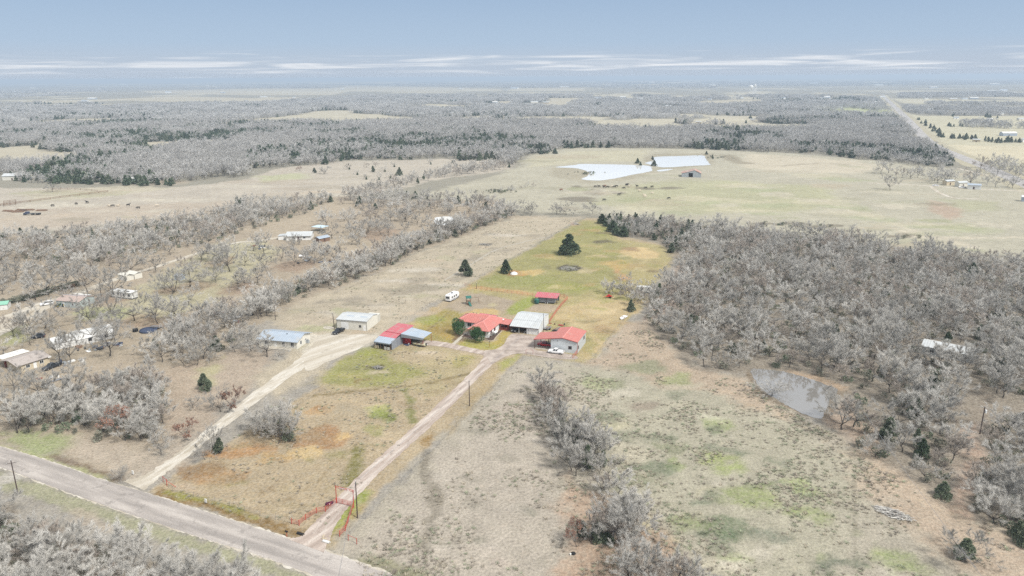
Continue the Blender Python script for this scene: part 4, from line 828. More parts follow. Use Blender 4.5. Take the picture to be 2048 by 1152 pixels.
# ---- named single trees: (px base x, y, height m, kind, wide, label)
SINGLES = [
 (382,573,12.5,'open',1.35,'broad spreading bare oak standing alone left of the small grey lawn shed'),
 (269,641,11,'open',1.2,'bare oak with bold forked limbs above the round black stock tank'),
 (316,647,12,'open',1.0,'tall bare oak just behind the round blue stock pool'),
 (329,581,9,'open',.8,'slim bare oak between the beige shed and the spreading lawn oak'),
 (442,524,9.5,'open',1.0,'bare oak standing alone beside the dirt lane, leaf litter round its foot'),
 (230,594,14,'open',1.1,'thick trunked bare oak beside the long derelict trailer'),
 (175,584,13,'open',1.1,'bare oak rising behind the grey cottage'),
 (132,604,8,'open',1.0,'bare oak over the cottage porch and the parked tractor'),
 (195,520,10,'open',1,'bare oak among the thicket above the lane'),
 (311,543,9,'open',1,'bare oak on the far side of the lane above the beige shed'),
 (267,546,10,'open',1.1,'bare oak directly behind the beige shed'),
 (89,657,11,'open',1.2,'bare oak with twin limbs between the lane and the long white building'),
 (66,670,10,'open',1.0,'bare oak nearest the dirt yard at the left'),
 (61,690,8,'open',.9,'small bare oak beside the brown roofed house'),
 (231,683,11,'open',.9,'bare oak at the right end of the long white building'),
 (180,686,11.5,'open',.9,'bare oak in front of the middle of the long white building'),
 (119,723,11,'open',.8,'tall bare oak to the left of the pair beside the dark pickup'),
 (140,727,11.5,'open',.8,'tall bare oak to the right of the pair beside the dark pickup'),
 (76,793,9,'open',1,'bare oak just below the dark pickup'),
 (46,818,10,'open',1.1,'bare oak with long low limbs left of the roadside thicket'),
 (27,785,9,'open',1,'bare oak at the left edge below the brown roofed house'),
 (355,640,9,'open',1.2,'bare oak at the left end of the junk strewn grove'),
 (386,816,4,'open',1.2,'stunted small bare oak in the sandy clearing'),
 (442,823,7.5,'open',.85,'bare oak beside the russet leaved tree'),
 (463,818,7,'rust',.95,'russet leaved oak beside the pale caliche drive'),
 (368,876,5.5,'rust',1.1,'low russet oak at the right of the roadside thicket'),
 (322,910,6,'open',1,'bare tree with a short dark trunk at the corner of the roadside thicket'),
 (427,902,7,'open',.9,'bare oak straddling the parcel edge beside the caliche drive'),
 (411,919,5.5,'open',.8,'thin bare oak nearest the county road beside the caliche drive'),
 (439,906,4,'cedar',1.0,'small dark cedar under the bare oaks by the caliche drive'),
 (471,704,7.5,'open',1,'bare oak left of the grey roofed house, first of a pair'),
 (503,702,9.5,'open',1,'tall bare oak left of the grey roofed house, second of a pair'),
 (535,714,9,'open',1.25,'spreading bare oak in front of the grey roofed house'),
 (409,781,5.2,'cedar',1.2,'dark green cedar in the sandy clearing left of the caliche drive'),
 (239,957,3.2,'bush',1.2,'dark leafless bush on the verge beside the utility sign'),
 (587,533,9.5,'open',1.1,'bare oak with a white awning behind it, near the farmhouse yard'),
 (622,525,8.5,'open',1,'bare oak right of the small white tanks'),
 (561,523,8,'open',.9,'bare oak left of the small white tanks'),
 (671,523,9.5,'open',1.1,'bare oak near the silver sedan under the hedge'),
 (650,520,7.5,'open',.9,'slender bare oak between the junk piles and the silver sedan'),
 (664,477,9.5,'open',1.1,'bare oak right of the pale blue carport'),
 (586,487,6,'open',.7,'bare oak in front of the white roofed farmhouse, left one'),
 (598,489,6,'open',.7,'bare oak in front of the white roofed farmhouse, right one'),
 (712,475,8.5,'open',1,'bare oak alone in the clearing beyond the farmhouse'),
 (730,475,11,'open',.9,'cluster of tall bare oaks in the clearing beyond the farmhouse'),
 (754,462,8,'open',.8,'bare oak behind the clump in the farmhouse clearing'),
 (762,469,9,'open',.9,'bare oak in a ring of brown litter in the farmhouse clearing'),
 (778,472,8.5,'open',.9,'bare oak near the hedge in the farmhouse clearing'),
 (782,442,9,'open',1.1,'bare oak on the bank behind the farmhouse clearing'),
 (813,444,9,'open',1.3,'wide bare oak left of the small reflecting pond'),
 (834,450,8,'open',1,'bare oak beside the small reflecting pond'),
 (476,577,9,'open',1.1,'bare oak in the middle lawn, left of a pair'),
 (487,574,9,'open',1,'bare oak in the middle lawn, right of a pair'),
 (515,566,10,'open',1.1,'bare oak where the middle lawn meets the hedge'),
 (533,543,9,'open',1,'bare oak below the lane bend'),
 (519,496,9,'open',1,'bare oak at the lane end near the white gate'),
 (30,563,11,'open',1,'bare oak left of the pasture gap above the lane'),
 (5,569,11,'open',1,'bare oak at the far left edge above the lane'),
 (62,558,9,'open',.9,'crooked bare oak above the lane hedge'),
 (94,542,9,'open',1.3,'gnarled bare oak with low limbs above the lane'),
 (230,510,11,'open',1,'tall bare oak with a dark trunk in the upper thicket'),
 (341,510,10,'open',.9,'bare oak in the upper thicket right of the lane bend'),
 (298,499,10,'open',.9,'bare oak in the middle of the upper thicket'),
 (416,491,10,'open',1,'bare oak at the right of the upper thicket'),
 (1138,509,10.6,'cedar',1.45,'big dark pyramidal cedar alone in the green back pasture'),
 (1012,546,6.4,'cedar',1.15,'dark cedar beside the white heap at the parcel edge'),
 (931,552,7.6,'cedar',1.25,'grey green cedar alone in the meadow strip'),
 (917,669,5.2,'round',.88,'round live oak at the left front corner of the red roofed house'),
 (952,684,5.7,'round',.88,'round live oak with a bare trunk in front of the red roofed house'),
 (1684,859,10.5,'open',1.3,'bare tree leaning beside the right end of the near pond'),
 (1540,790,5,'bush',1.6,'leafless willow bush on the near bank of the near pond'),
 (1933,1119,7.5,'open',1.1,'pale bare tree rising out of a cedar bush at lower right'),
 (1930,1118,4.2,'cedar',1.4,'spreading dark cedar bush under the pale bare tree at lower right'),
 (1886,994,3.6,'cedar',1.2,'small rounded cedar at the corner of the wood beside the power line lane'),
 (2037,1074,3.4,'cedar',1.1,'small cedar at the right edge of the field'),
 (2052,1092,3.6,'cedar',1.2,'cedar bush cut by the right edge of the photo'),
 (1152,1094,6.2,'rust',.75,'narrow russet tree beside the old tyre'),
 (1210,1079,9.5,'wood',.95,'large pale bare tree in the middle of the field thicket'),
 (1258,1056,8.5,'wood',.6,'thin bare tree with a straight dark trunk right of the field thicket'),
 (1274,1058,7.5,'wood',.6,'thin bare tree, last on the right of the field thicket'),
 (1185,1079,6.5,'thick',.8,'bushy bare tree between the russet tree and the large pale one'),
 (1284,1150,8.2,'thick',.9,'pale bushy tree at the bottom edge, left of two'),
 (1363,1170,7.4,'thick',1.0,'pale bushy tree at the bottom edge, right of two'),
 (1215,1084,2.2,'cedar',1.4,'low dark cedar at the foot of the large pale tree'),
 (1098,829,8,'wood',.8,'bare tree at the top end of the field hedgerow'),
 (1112,852,8.5,'wood',.8,'leaning bare tree second in the field hedgerow'),
 (1092,800,7,'thick',.8,'bushy bare tree at the far tip of the field hedgerow'),
 (1120,872,5,'cedar',.8,'dark cedar on the left flank of the field hedgerow'),
 (1134,893,8,'wood',.8,'bare tree above the dark cedars of the field hedgerow'),
 (1150,905,6,'cedar',.8,'dark cedar in the middle of the field hedgerow'),
 (1172,880,9,'wood',.8,'bare tree at the back of the field hedgerow'),
 (1188,905,8.5,'thick',.8,'bushy pale tree on the right of the field hedgerow'),
 (1152,952,8.5,'wood',1.0,'large pale bare tree with russet skirts in the field hedgerow'),
 (1175,938,6,'cedar',.7,'cedar behind the large pale tree of the field hedgerow'),
 (1200,948,6,'thick',.8,'bushy bare tree beyond the yellow green cedar'),
 (1206,932,4,'cedar',.8,'yellow green cedar on the right of the field hedgerow'),
 (1238,928,3,'bush',1,'low bare bush right of the field hedgerow'),
 (41,468,3.8,'cedar',1.2,'round dark cedar alone at the edge of the left field'),
 (73,470,4.4,'cedar',1.2,'round dark cedar, left of two touching in the left field'),
 (88,472,4.2,'cedar',1.2,'round dark cedar, right of two touching in the left field'),
 (115,476,3.6,'cedar',1.1,'dark cedar next to the thicket in the left field'),
 (8,487,6,'cedar',1,'dark cedar at the left edge above the thicket'),
 (106,384,9,'open',1.1,'bare tree alone beside the left field fence'),
 (600,342,5,'rust',1,'small russet tree alone in the upper field'),
 (650,348,9,'thick',1.2,'large dense bare tree alone in the upper field'),
 (629,346,5,'cedar',1.2,'dark cedar beside the large dense bare tree'),
 (799,351,7.5,'cedar',1.1,'pointed blue green cedar in the upper field'),
 (746,344,6,'cedar',1,'dark cedar left of the pointed one in the upper field'),
 (1186,428,9,'open',1.1,'bare oak standing at the back corner of the parcel'),
 (1114,429,8.5,'open',1,'bare oak left of two on the far fence line'),
 (1133,429,9.5,'open',1.2,'bare oak right of two on the far fence line'),
 (1048,426,9,'open',1,'bare oak left of two at the end of the long hedge'),
 (1061,431,9,'open',1,'bare oak right of two at the end of the long hedge'),
 (1780,380,12,'open',1.1,'tall narrow bare tree in front of the farm track'),
 (1266,612,7,'wood',1.0,'bare tree at the middle of the clump behind the red implement'),
 (1225,588,6,'wood',.7,'thin bare tree at the left end of the clump behind the red implement'),
 (1240,590,6.2,'wood',.8,'thin bare tree second in the clump behind the red implement'),
 (1262,622,4.5,'cedar',.9,'dark cedar on the lower side of the clump behind the red implement'),
 (1255,600,6.5,'wood',.9,'bare tree in the clump beside the parked camper'),
 (1280,602,7,'wood',.9,'bare tree right of the parked camper'),
 (1204,447,6,'cedar',1.5,'broad dark cedar first at the left of the back thicket'),
 (1226,463,6.5,'cedar',1.5,'broad dark cedar second at the left of the back thicket'),
 (1247,473,6,'cedar',1.4,'dark cedar at the foot of the back thicket, near its middle'),
 (1213,452,5,'cedar',1.2,'dark cedar at the left end of the thicket closing the parcel'),
 (1232,470,5,'cedar',1.2,'dark cedar bulging forward from the thicket closing the parcel'),
 (1343,505,5,'cedar',1.3,'dark cedar at the right corner of the back pasture'),
 (1308,480,4,'cedar',1.2,'low dark cedar on the thicket edge of the back pasture'),
 (1305,320,4.5,'cedar',1,'dark cedar on the causeway above the two ponds'),
 (1275,327,5.5,'cedar',1,'tilted dark cedar on the dam between the ponds, upper one'),
 (1281,331,4,'cedar',1,'dark cedar on the dam between the ponds, lower one'),
 (1308,332,6,'cedar',1.1,'large dark cedar at the corner where the ponds meet'),
 (1413,309,4,'cedar',1,'dark cedar at the right end of the upper pond'),
 (1425,318,4.5,'cedar',.9,'dark cedar on the bank right of the upper pond'),
]
ANY = []        # every bare tree as (x, y, h, kind, label, group)
for (x, y, h, k, w, lb) in SINGLES:
    p = at(x, y); tree(k, p[0], p[1], h*1.04, lb, wide=w, v=(rnd.choice((0, 1)) if k == 'cedar' and 980 < x < 1300 and y < 600 else (rnd.choice((2, 3)) if k == 'cedar' else None)))
# small upper-field trees, hedges and woods, filled from their ground outlines
rt = random.Random(23)
REG = [  # polygon, spacing, height range, kinds, label, group, cedar share
 ([(-120,1010),(0,1036),(90,1080),(190,1104),(290,1132),(390,1166),(480,1205),(560,1290),(540,1420),(-150,1420)], 4.4, (6, 9), ('wood','wood','thick'), 'pale bare tree in the near roadside thicket', 'trees of the near roadside thicket', .03),
 ([(-60,858),(40,868),(110,862),(160,872),(215,892),(260,902),(320,888),(338,850),(325,800),(300,765),(250,750),(190,790),(110,800),(60,838)], 4.6, (6.5, 9.5), ('wood','thick','wood'), 'bare tree in the far roadside thicket', 'trees of the far roadside thicket', .03),
 ([(285,712),(340,735),(410,730),(440,712),(470,690),(520,650),(560,625),(500,600),(470,625),(400,640),(350,665),(300,690)], 6.5, (7, 10), ('wood','thick','open'), 'bare tree in the junk strewn grove', 'trees of the grove between the neighbours', .10),
 ([(440,640),(500,618),(535,634),(594,601),(667,578),(728,553),(782,533),(840,500),(906,479),(942,464),(1030,431),(1028,420),(960,436),(900,455),(840,473),(780,497),(720,525),(660,548),(600,566),(510,600)], 5.6, (6.5, 9.5), ('wood','open','thick'), 'bare tree in the long hedge', 'trees of the long meadow hedge', .05),
 ([(-60,478),(120,480),(200,465),(300,450),(400,436),(450,424),(520,415),(600,412),(650,396),(655,410),(600,432),(520,455),(420,486),(380,497),(300,508),(230,520),(150,545),(60,525),(-60,560)], 8.2, (7.5, 10.5), ('wood','open','wood'), 'bare tree in the upper left thicket', 'trees of the upper left thicket', .08),
 ([(640,407),(740,388),(820,394),(950,404),(1010,415),(1000,428),(940,430),(820,428),(700,414)], 9.5, (7.5, 10), ('wood','open','wood'), 'bare tree behind the farmhouse', 'trees of the belt behind the farmhouse', .12),
 ([(700,392),(764,380),(802,376),(878,357),(992,342),(1030,332),(1030,322),(960,333),(860,352),(790,367),(700,384)], 9, (7, 10), ('wood','open','wood'), 'bare tree in the hedgerow running towards the far ponds', 'trees of the hedgerow towards the ponds', .05),
 ([(512,862),(570,836),(592,850),(588,876),(560,890),(522,890)], 3.6, (7, 9), ('open','wood','open'), 'grey bare tree in the front pasture clump', 'trees of the oak clump on the front pasture', 0),
 ([(1196,440),(1250,440),(1330,448),(1404,455),(1366,505),(1345,505),(1322,485),(1281,474),(1240,470),(1215,455)], 5.6, (6, 8.5), ('wood','thick'), 'bare tree in the thicket closing the back of the parcel', 'trees of the thicket behind the parcel', .36),
 ([(1404,456),(1560,474),(1700,484),(1800,505),(2060,536),(2400,620),(2500,900),(2060,800),(1985,800),(1960,760),(1935,770),(1910,840),(1904,962),(1870,985),(1810,956),(1767,931),(1720,895),(1705,850),(1695,785),(1690,770),(1580,744),(1505,736),(1464,748),(1396,735),(1340,688),(1302,656),(1292,636),(1300,592),(1360,560),(1375,530),(1366,505)], 6.5, (7, 10.5), ('wood','wood','thick'), 'pale bare tree in the right hand wood', 'trees of the dense right hand wood', .06),
 ([(1934,1012),(1955,1034),(1985,1048),(2060,1062),(2300,1120),(2300,900),(2060,830),(1990,840),(1975,900),(1955,960)], 5.6, (7, 10), ('wood','thick'), 'pale bare tree beyond the power line lane', 'trees right of the power line lane', .08),
 ([(1215,588),(1240,590),(1275,612),(1290,600),(1310,585),(1280,575),(1230,572)], 5.0, (4.5, 6.5), ('wood','thick'), 'bare tree in the clump behind the implement', 'trees of the clump behind the red implement', .05),
 ([(1078,790),(1105,782),(1140,845),(1185,875),(1212,922),(1215,950),(1150,958),(1114,890)], 3.7, (5.5, 8.5), ('wood','thick','wood'), 'bare tree packed into the field hedgerow', 'trees of the field hedgerow', .14),
 ([(1180,952),(1222,950),(1290,1045),(1235,1062)], 4.6, (4.5, 6.5), ('wood','thick','wood'), 'small bare tree bridging the hedgerow and the field thicket', 'small trees of the hedgerow gap', .08),
 ([(1138,1094),(1180,1062),(1270,1040),(1292,1062),(1240,1092)], 3.3, (6, 8.5), ('wood','thick'), 'bare tree in the field thicket by the old tyre', 'trees of the field thicket', .06),
 ([(1225,1170),(1285,1135),(1390,1180),(1420,1260),(1250,1260)], 3.4, (6, 8.5), ('thick','wood'), 'bare tree of the thicket cut by the bottom edge', 'trees of the bottom edge thicket', .05),
 ([(-40,700),(-40,575),(60,560),(240,520),(400,500),(520,490),(560,505),(520,560),(430,600),(330,650),(230,720),(120,800),(30,800)], 15.5, (8.5, 12.5), ('open',), 'bare oak among the left hand homesteads', 'oaks among the left hand homesteads', 0),
 ([(560,500),(640,440),(720,430),(860,420),(860,455),(760,490),(660,530),(580,545)], 15, (7.5, 10.5), ('open',), 'bare oak round the white roofed farmhouse', 'oaks round the white roofed farmhouse', 0),
 ([(1740,348),(1790,344),(1850,350),(1960,364),(2060,374),(2060,384),(1950,372),(1860,366),(1800,358)], 15, (9, 13), ('open',), 'bare tree shading the farmstead at the right edge', 'trees round the farmstead on the right', 0),
 ([(1930,338),(1990,350),(2060,362),(2060,340),(2000,330)], 15, (9, 13), ('open',), 'bare tree beside the highway at the right edge', 'trees beside the highway', 0),
 ([(1860,404),(1990,410),(1990,414),(1870,408)], 14, (3, 5), ('bush',), 'low bare bush on the terrace below the farm track', 'bushes below the farm track', 0),
 ([(985,383),(1010,378),(1060,370),(1070,374),(1020,386),(990,390)], 8, (3, 4.5), ('bush',), 'low bare bush along the creek in the pond pasture', 'bushes along the creek', 0),
]
FB = []; FC = []
KEEP = [(at(x, y)[0], at(x, y)[1]-5, r_+4) for x, y, r_ in ((175,600,10),(252,595,9),(255,555,8),(355,556,5),(190,680,13),(135,690,8),(70,730,12),(300,660,8),(94,608,6),(124,610,6),(605,474,14),(650,478,6),(634,455,6),(382,573,9),(269,641,6),(316,647,6),(230,594,5),(476,577,6),(590,533,5),(762,469,8),(104,735,6),(585,478,6),(695,529,6),(604,514,4),(330,545,3),(200,568,4),(100,604,5),(50,625,5),(0,640,4),(40,626,3),(95,604,3),(150,588,3),(205,568,3),(235,558,3),(280,542,3),(330,528,3),(365,516,3),(400,505,3),(440,494,3),(470,486,3),(500,483,3))]
POND = ats([(1490,732),(1585,740),(1700,772),(1690,800),(1660,845),(1600,835),(1550,805),(1505,765)])
PARK = []
def clear(p, lst): return not any(inpoly(np.array([p[0]]), np.array([p[1]]), q)[0] for q in lst)
CUT = [POND, ats([(1845,690),(1950,697),(1955,745),(1840,720)]), ats([(1908,965),(1932,850),(1945,770),(1978,790),(1975,880),(1950,985)]), ats([(1270,568),(1300,568),(1300,584),(1270,584)]),
       ats([(860,432),(915,432),(915,456),(860,452)]), ats([(565,455),(665,455),(665,492),(565,492)])]
for ri, (P, sp, hr, ks, lb, gp, cs) in enumerate(REG):
    for p in inview(fill(P, sp, 40+ri)):
        if not clear(p, CUT): continue
        h = rt.uniform(hr[0]*.85, hr[1]*1.12)*(.82+.42*float(fbm(np.array([p[0]/22]), np.array([p[1]/22]), 61)[0]))
        if (sp > 14 or ri == 4) and hr[1] > 9 and p[1] < 600 and min(math.hypot(p[0]-b_[0], p[1]-b_[1])-b_[2] for b_ in KEEP) < 0: continue
        if ri in (9, 10) and float(fbm(np.array([p[0]/9]), np.array([p[1]/9]), 63)[0]) < .36: continue
        if rt.random() < cs: FC.append((p[0], p[1], h*(.66 if ri == 8 else .5), lb, gp)); continue
        if rt.random() < .025 and ks[0] != 'bush': ANY.append((p[0], p[1], h*.8, 'rust', 'russet leaved tree'+lb[lb.index(' tree')+5:] if ' tree' in lb else 'russet leaved tree', gp+', russet')); continue
        ANY.append((p[0], p[1], h, rt.choice(ks), lb, gp))
for i, (x, y) in enumerate([(697,338),(733,336),(787,333),(752,334),(768,343),(731,358),(756,359),(779,356),(713,349),(860,328),(903,325),(812,319),(825,319)]):
    p = at(x, y); k = ['wood', 'thick', 'rust', 'wood', 'thick'][i % 5]; ANY.append((p[0], p[1], [7.5, 6.5, 5.5][i % 3], k, 'bare tree dotted in the upper field', 'small trees dotted about the upper field'))
for i, (x, y) in enumerate([(697,339),(787,334),(731,359),(756,360),(779,357),(860,329),(903,326),(713,350),(768,344)]):
    p = at(x+2, y); FC.append((p[0], p[1], 2.6, 'low dark cedar in the upper field', 'low cedars of the upper field'))
def rank(q): return q[2]/math.hypot(q[0], q[1])
LAND = [('the near pond', 1590, 785), ('the transformer pole', 1960, 868), ('the long white roof', 1893, 700), ('the red implement', 1218, 592), ('the big cedar', 1138, 488), ('the old tyre', 1146, 1105),
 ('the brush pile', 1785, 1028), ('the roadside pole', 36, 985), ('the caliche drive mouth', 280, 960), ('the brown roof', 70, 710), ('the long white building', 190, 670), ('the stock pool', 297, 660),
 ('the grey cottage', 155, 600), ('the beige sheds', 252, 555), ('the pale hedge pole', 551, 640), ('the silver sedan', 695, 528), ('the farmhouse', 605, 470), ('the small pond', 890, 440), ('the junk trailers', 440, 635),
 ('the russet bushes', 175, 1060), ('the lower right cedar', 1930, 1118), ('the lane corner cedar', 1886, 994), ('the farmstead', 1910, 375), ('the shop carport', 1090, 690), ('the grey roofed house', 580, 690), ('the far ponds', 1270, 340)]
def placed(lb, x, y, h):
    px_, py_ = proj((x, y, 0)); nm_, lx, ly = min(LAND, key=lambda q: math.hypot(q[1]-px_, (q[2]-py_)*1.5)); dx, dy = px_-lx, (py_-ly)*1.5
    d = math.hypot(dx, dy); far_ = 'close ' if d < 70 else ('well ' if d > 170 else '')
    rel = ('right of' if dx > 0 else 'left of') if abs(dx) > abs(dy) else ('in front of' if dy > 0 else 'behind')
    if far_ == 'close ' and rel in ('right of', 'left of'): rel = 'and '+rel; far_ = 'close by '
    sz = 'tall ' if h > 9.2 else ('short ' if h < 6.8 else '')
    out = sz+lb+', '+far_+rel+' '+nm_
    if len(out.split()) > 16: out = lb+', '+far_+rel+' '+nm_
    if len(out.split()) > 16: out = lb+', near '+nm_
    return out
ANY.sort(key=rank, reverse=True); NB = 250
for q in ANY[:NB]:
    g = q[5]; tree(q[3], q[0], q[1], q[2], placed(q[4], q[0], q[1], q[2]), g, wide=rt.uniform(.88, 1.15))
restb = ANY[NB:]
# mid-distance and far forests
FOREST = [  # polygon, label
 [(-150,352),(0,348),(38,367),(132,368),(244,371),(335,373),(368,366),(431,355),(490,357),(498,340),(555,335),(667,328),(688,320),(754,321),(827,320),(886,315),(942,322),(982,315),(1020,336),(1058,310),(1096,308),(1134,297),(1198,296),(1299,297),(1401,298),(1540,305),(1630,307),(1731,320),(1772,322),(1833,333),(1883,336),(1916,334),(1850,288),(1815,252),(1790,226),(1764,200),(1700,196),(1540,192),(1300,192),(1000,190),(700,194),(540,206),(300,208),(100,208),(-150,212)],
 [(1800,214),(1850,216),(2100,220),(2300,222),(2300,234),(2060,233),(1900,231),(1830,228),(1808,220)],
 [(1930,248),(2060,250),(2200,252),(2200,258),(2060,257),(1940,256)], [(1800,188),(2200,184),(2200,192),(1800,196)], [(1850,206),(2060,209),(2060,213),(1860,210)],
 [(-150,184),(280,178),(500,172),(700,168),(1000,166),(1300,164),(1700,162),(2200,160),(2200,166),(1700,172),(1300,178),(1010,176),(850,172),(700,171),(660,176),(500,177),(280,181),(0,198),(-150,200)],
]
CLEAR = [ats(z) for z in ([(1752,192),(1785,194),(1822,226),(1868,268),(1905,292),(2060,350),(2060,380),(1960,345),(1905,322),(1850,292),(1802,247),(1775,222)],[(0,296),(81,290),(101,282),(132,280),(142,282),(89,292),(89,303),(175,305),(137,320),(40,331),(-150,331),(-150,297)],
 [(285,285),(467,279),(467,288),(355,294),(285,292)], [(50,204),(101,200),(200,198),(355,191),(520,196),(540,204),(360,205),(250,202),(120,207)],
 [(977,212),(990,203),(1025,202),(1025,211)], [(1085,214),(1098,196),(1174,196),(1150,208),(1120,216)], [(1380,204),(1470,199),(1530,199),(1528,206),(1400,212)],
 [(1381,249),(1401,239),(1452,235),(1528,239),(1502,246),(1416,249),(1355,258),(1345,256)], [(850,212),(900,210),(960,212),(960,217),(850,216)],
 [(1640,224),(1700,220),(1770,222),(1795,227),(1760,229),(1700,228)], [(1740,268),(1790,268),(1830,274),(1840,284),(1760,276)], [(510,196),(600,194),(560,203),(515,203)])]
def clearmask(P):
    k = fbm(P[:, 0]/240, P[:, 1]/330, 71) < np.where(P[:, 1] > 1500, .60, .68)
    for q in CLEAR: k &= ~inpoly(P[:, 0], P[:, 1], q)
    return k
def viewmask(P, m=.86): return (np.abs(P[:, 0]) < P[:, 1]*m+30)
midP = []; cluP = []; farced = []
def addmid(P):
    r = np.random.RandomState(len(P)); D = np.hypot(P[:, 0], P[:, 1]); P = P[clearmask(P) & viewmask(P)]
    cd = fbm(P[:, 0]/90, P[:, 1]/120, 31)+.25*r.rand(len(P))
    c = cd > .73
    farced.append(P[c]); midP.append(P[~c])
F0 = ats(FOREST[0])
# near part of the main forest tree by tree, the rest in clusters
def band_fill(poly, sp, d0, d1, seed):
    P = fill(poly, sp, seed, world=True); D = P[:, 1]; return P[(D >= d0) & (D < d1)]
addmid(band_fill(F0, 7.6, 0, 1550, 5))
Pc = band_fill(F0, 26, 1550, 99999, 6); Pc = Pc[clearmask(Pc) & viewmask(Pc)]; cluP.append(Pc)
rc = np.random.RandomState(8)
Pd = band_fill(F0, 15, 1500, 5200, 9); Pd = Pd[clearmask(Pd) & viewmask(Pd)]
cm = fbm(Pd[:, 0]/170, Pd[:, 1]/210, 31)+.22*rc.rand(len(Pd)); farced.append(Pd[cm > .70])
for P in FOREST[1:]:
    q = ats(P); a = fill(q, 24, 3, world=True); a = a[viewmask(a)]
    D = a[:, 1]; keep = (D < 4500) | (fbm(a[:, 0]/500, a[:, 1]/700, 12) > .5)
    a = a[keep]
    if len(a) > 14000: a = a[rc.permutation(len(a))[:14000]]
    cluP.append(a)
    b = a[rc.rand(len(a)) < .12]; farced.append(b)
cluP = np.concatenate(cluP)
FARB = [(5,361,24),(20,360,20),(165,362,10),(250,366,12),(60,177,60),(55,168,60),(160,205,50),(175,199,46),(410,172,70),(425,174,60),(330,186,50),(440,186,40),(520,196,40),(600,194,16),(585,196,16),(680,179,40),(915,179,50),(1005,182,46),(905,203,26),(985,206,26),(1062,206,34),(1085,207,30),(1190,199,36),(1240,196,30),(1275,199,30),(1330,214,22),(1415,200,20),(1480,197,22),(1500,242,10),(1392,247,12),(1565,198,24),(1600,199,24),(1640,199,30),(1660,200,26),(1720,205,20),(1745,206,20),(1675,217,16),(1716,251,16),(1785,247,14),(1650,196,40),(1850,199,24),(1900,200,30),(1925,199,24),(1940,198,34),(1975,184,50),(1990,185,60),(2000,182,50),(2020,187,40),(1855,221,14),(1860,223,12),(1908,238,12),(1975,241,12),(2001,230,14),(1945,243,10),(1955,247,12),(2006,272,26),(2038,241,16),(1945,284,10),(2046,284,8),(2043,403,10),(1918,374,9),(1893,371,6),(1935,378,8),(1545,200,30),(1760,196,30),(1120,176,90),(1020,178,80),(1980,170,90),(1750,172,80),(1300,166,120),(700,166,110),(240,170,100),(100,166,110),(1420,172,90),(1620,168,100),(1860,176,60)]
def offb(P):
    k = np.ones(len(P), bool)
    for (x, y, L2) in FARB:
        q = at(x, y); s_ = L2*1.1+14; k &= ~((np.abs(P[:, 0]-q[0]-L2*.4) < s_) & (P[:, 1] > q[1]-s_*3.2-q[1]*.03) & (P[:, 1] < q[1]+s_))
    return P[k]
cluP = offb(cluP); midP = np.concatenate(midP); farced = np.concatenate(farced)
# the belt of big trees by the highway bridge and the cedars lining the road
for i, (x, y) in enumerate([(1838,240),(1845,246),(1852,252),(1860,257),(1868,262),(1875,266),(1882,271),(1886,275),(1904,277),(1922,278),(1928,279),(1945,279),(1952,280),(1975,283),(1985,284),(2000,285),(2012,285),(2025,285),(2036,285),(1980,235),(1990,236),(1975,234),(1905,233),(1897,252),(1910,254),(1922,253)]):
    for _ in range(2):
        p = at(x+rt.gauss(0, 4), y+rt.gauss(0, .6)); FC.append((p[0], p[1], rt.uniform(4.5, 8.5), 'dark cedar right of the highway', 'cedars beside the highway'))
for (x, y, n, s) in ((100,298,10,16),(130,300,9,20),(150,302,8,14),(925,320,5,8),(945,318,4,8),(990,318,6,10),(1080,304,12,16),(480,412,2,3)):
    for i in range(n):
        p = at(x+rt.gauss(0, s), y+rt.gauss(0, 1.5)); FC.append((p[0], p[1], rt.uniform(6, 10), 'dark cedar edging the far wood', 'cedars at the edge of the far wood'))
FC.sort(key=rank, reverse=True)
for q in FC[:200]: tree('cedar', q[0], q[1], q[2], placed(q[3].replace('pale bare tree', 'dark cedar').replace('grey bare tree', 'dark cedar').replace('bare tree', 'dark cedar') if 'cedar' not in q[3] else q[3], q[0], q[1], q[2]), q[4] if 'cedar' in q[4] else q[4].replace('trees', 'cedars'), wide=rt.uniform(.8, 1.1), v=rt.choice((2, 3, 2, 3, 1)))
restc = FC[200:]
scatter_stuff('woodland', [(q[0], q[1]) for q in restb], [q[2]/11.0*1.05 for q in restb], wood_src, 6, 'mass of bare grey trees filling the woods and thickets', 'woodland')
rm = np.random.RandomState(3)
scatter_stuff('far_woodland', midP, rm.uniform(.6, 1.15, len(midP))*(.7+.65*fbm(midP[:, 0]/60, midP[:, 1]/80, 15)), mid_src, 4, 'far wood of bare grey trees beyond the pastures', 'woodland')
scatter_stuff('distant_woodland', cluP, rm.uniform(.6, 1.2, len(cluP))*(.6+.8*fbm(cluP[:, 0]/200, cluP[:, 1]/260, 15)), clu_src, 4, 'distant wood fading into haze towards the horizon', 'woodland')
ced = np.concatenate([farced, np.array([(q[0], q[1]) for q in restc]).reshape(-1, 2)]) if len(restc) else farced
scatter_stuff('cedar_woodland', ced, np.concatenate([rm.uniform(.55, 1.2, len(farced)), np.array([q[2]/8.2 for q in restc])]) if len(restc) else rm.uniform(.55, 1.2, len(ced)), ced_src, 3, 'dark cedars mixed through the far woods', 'cedars')
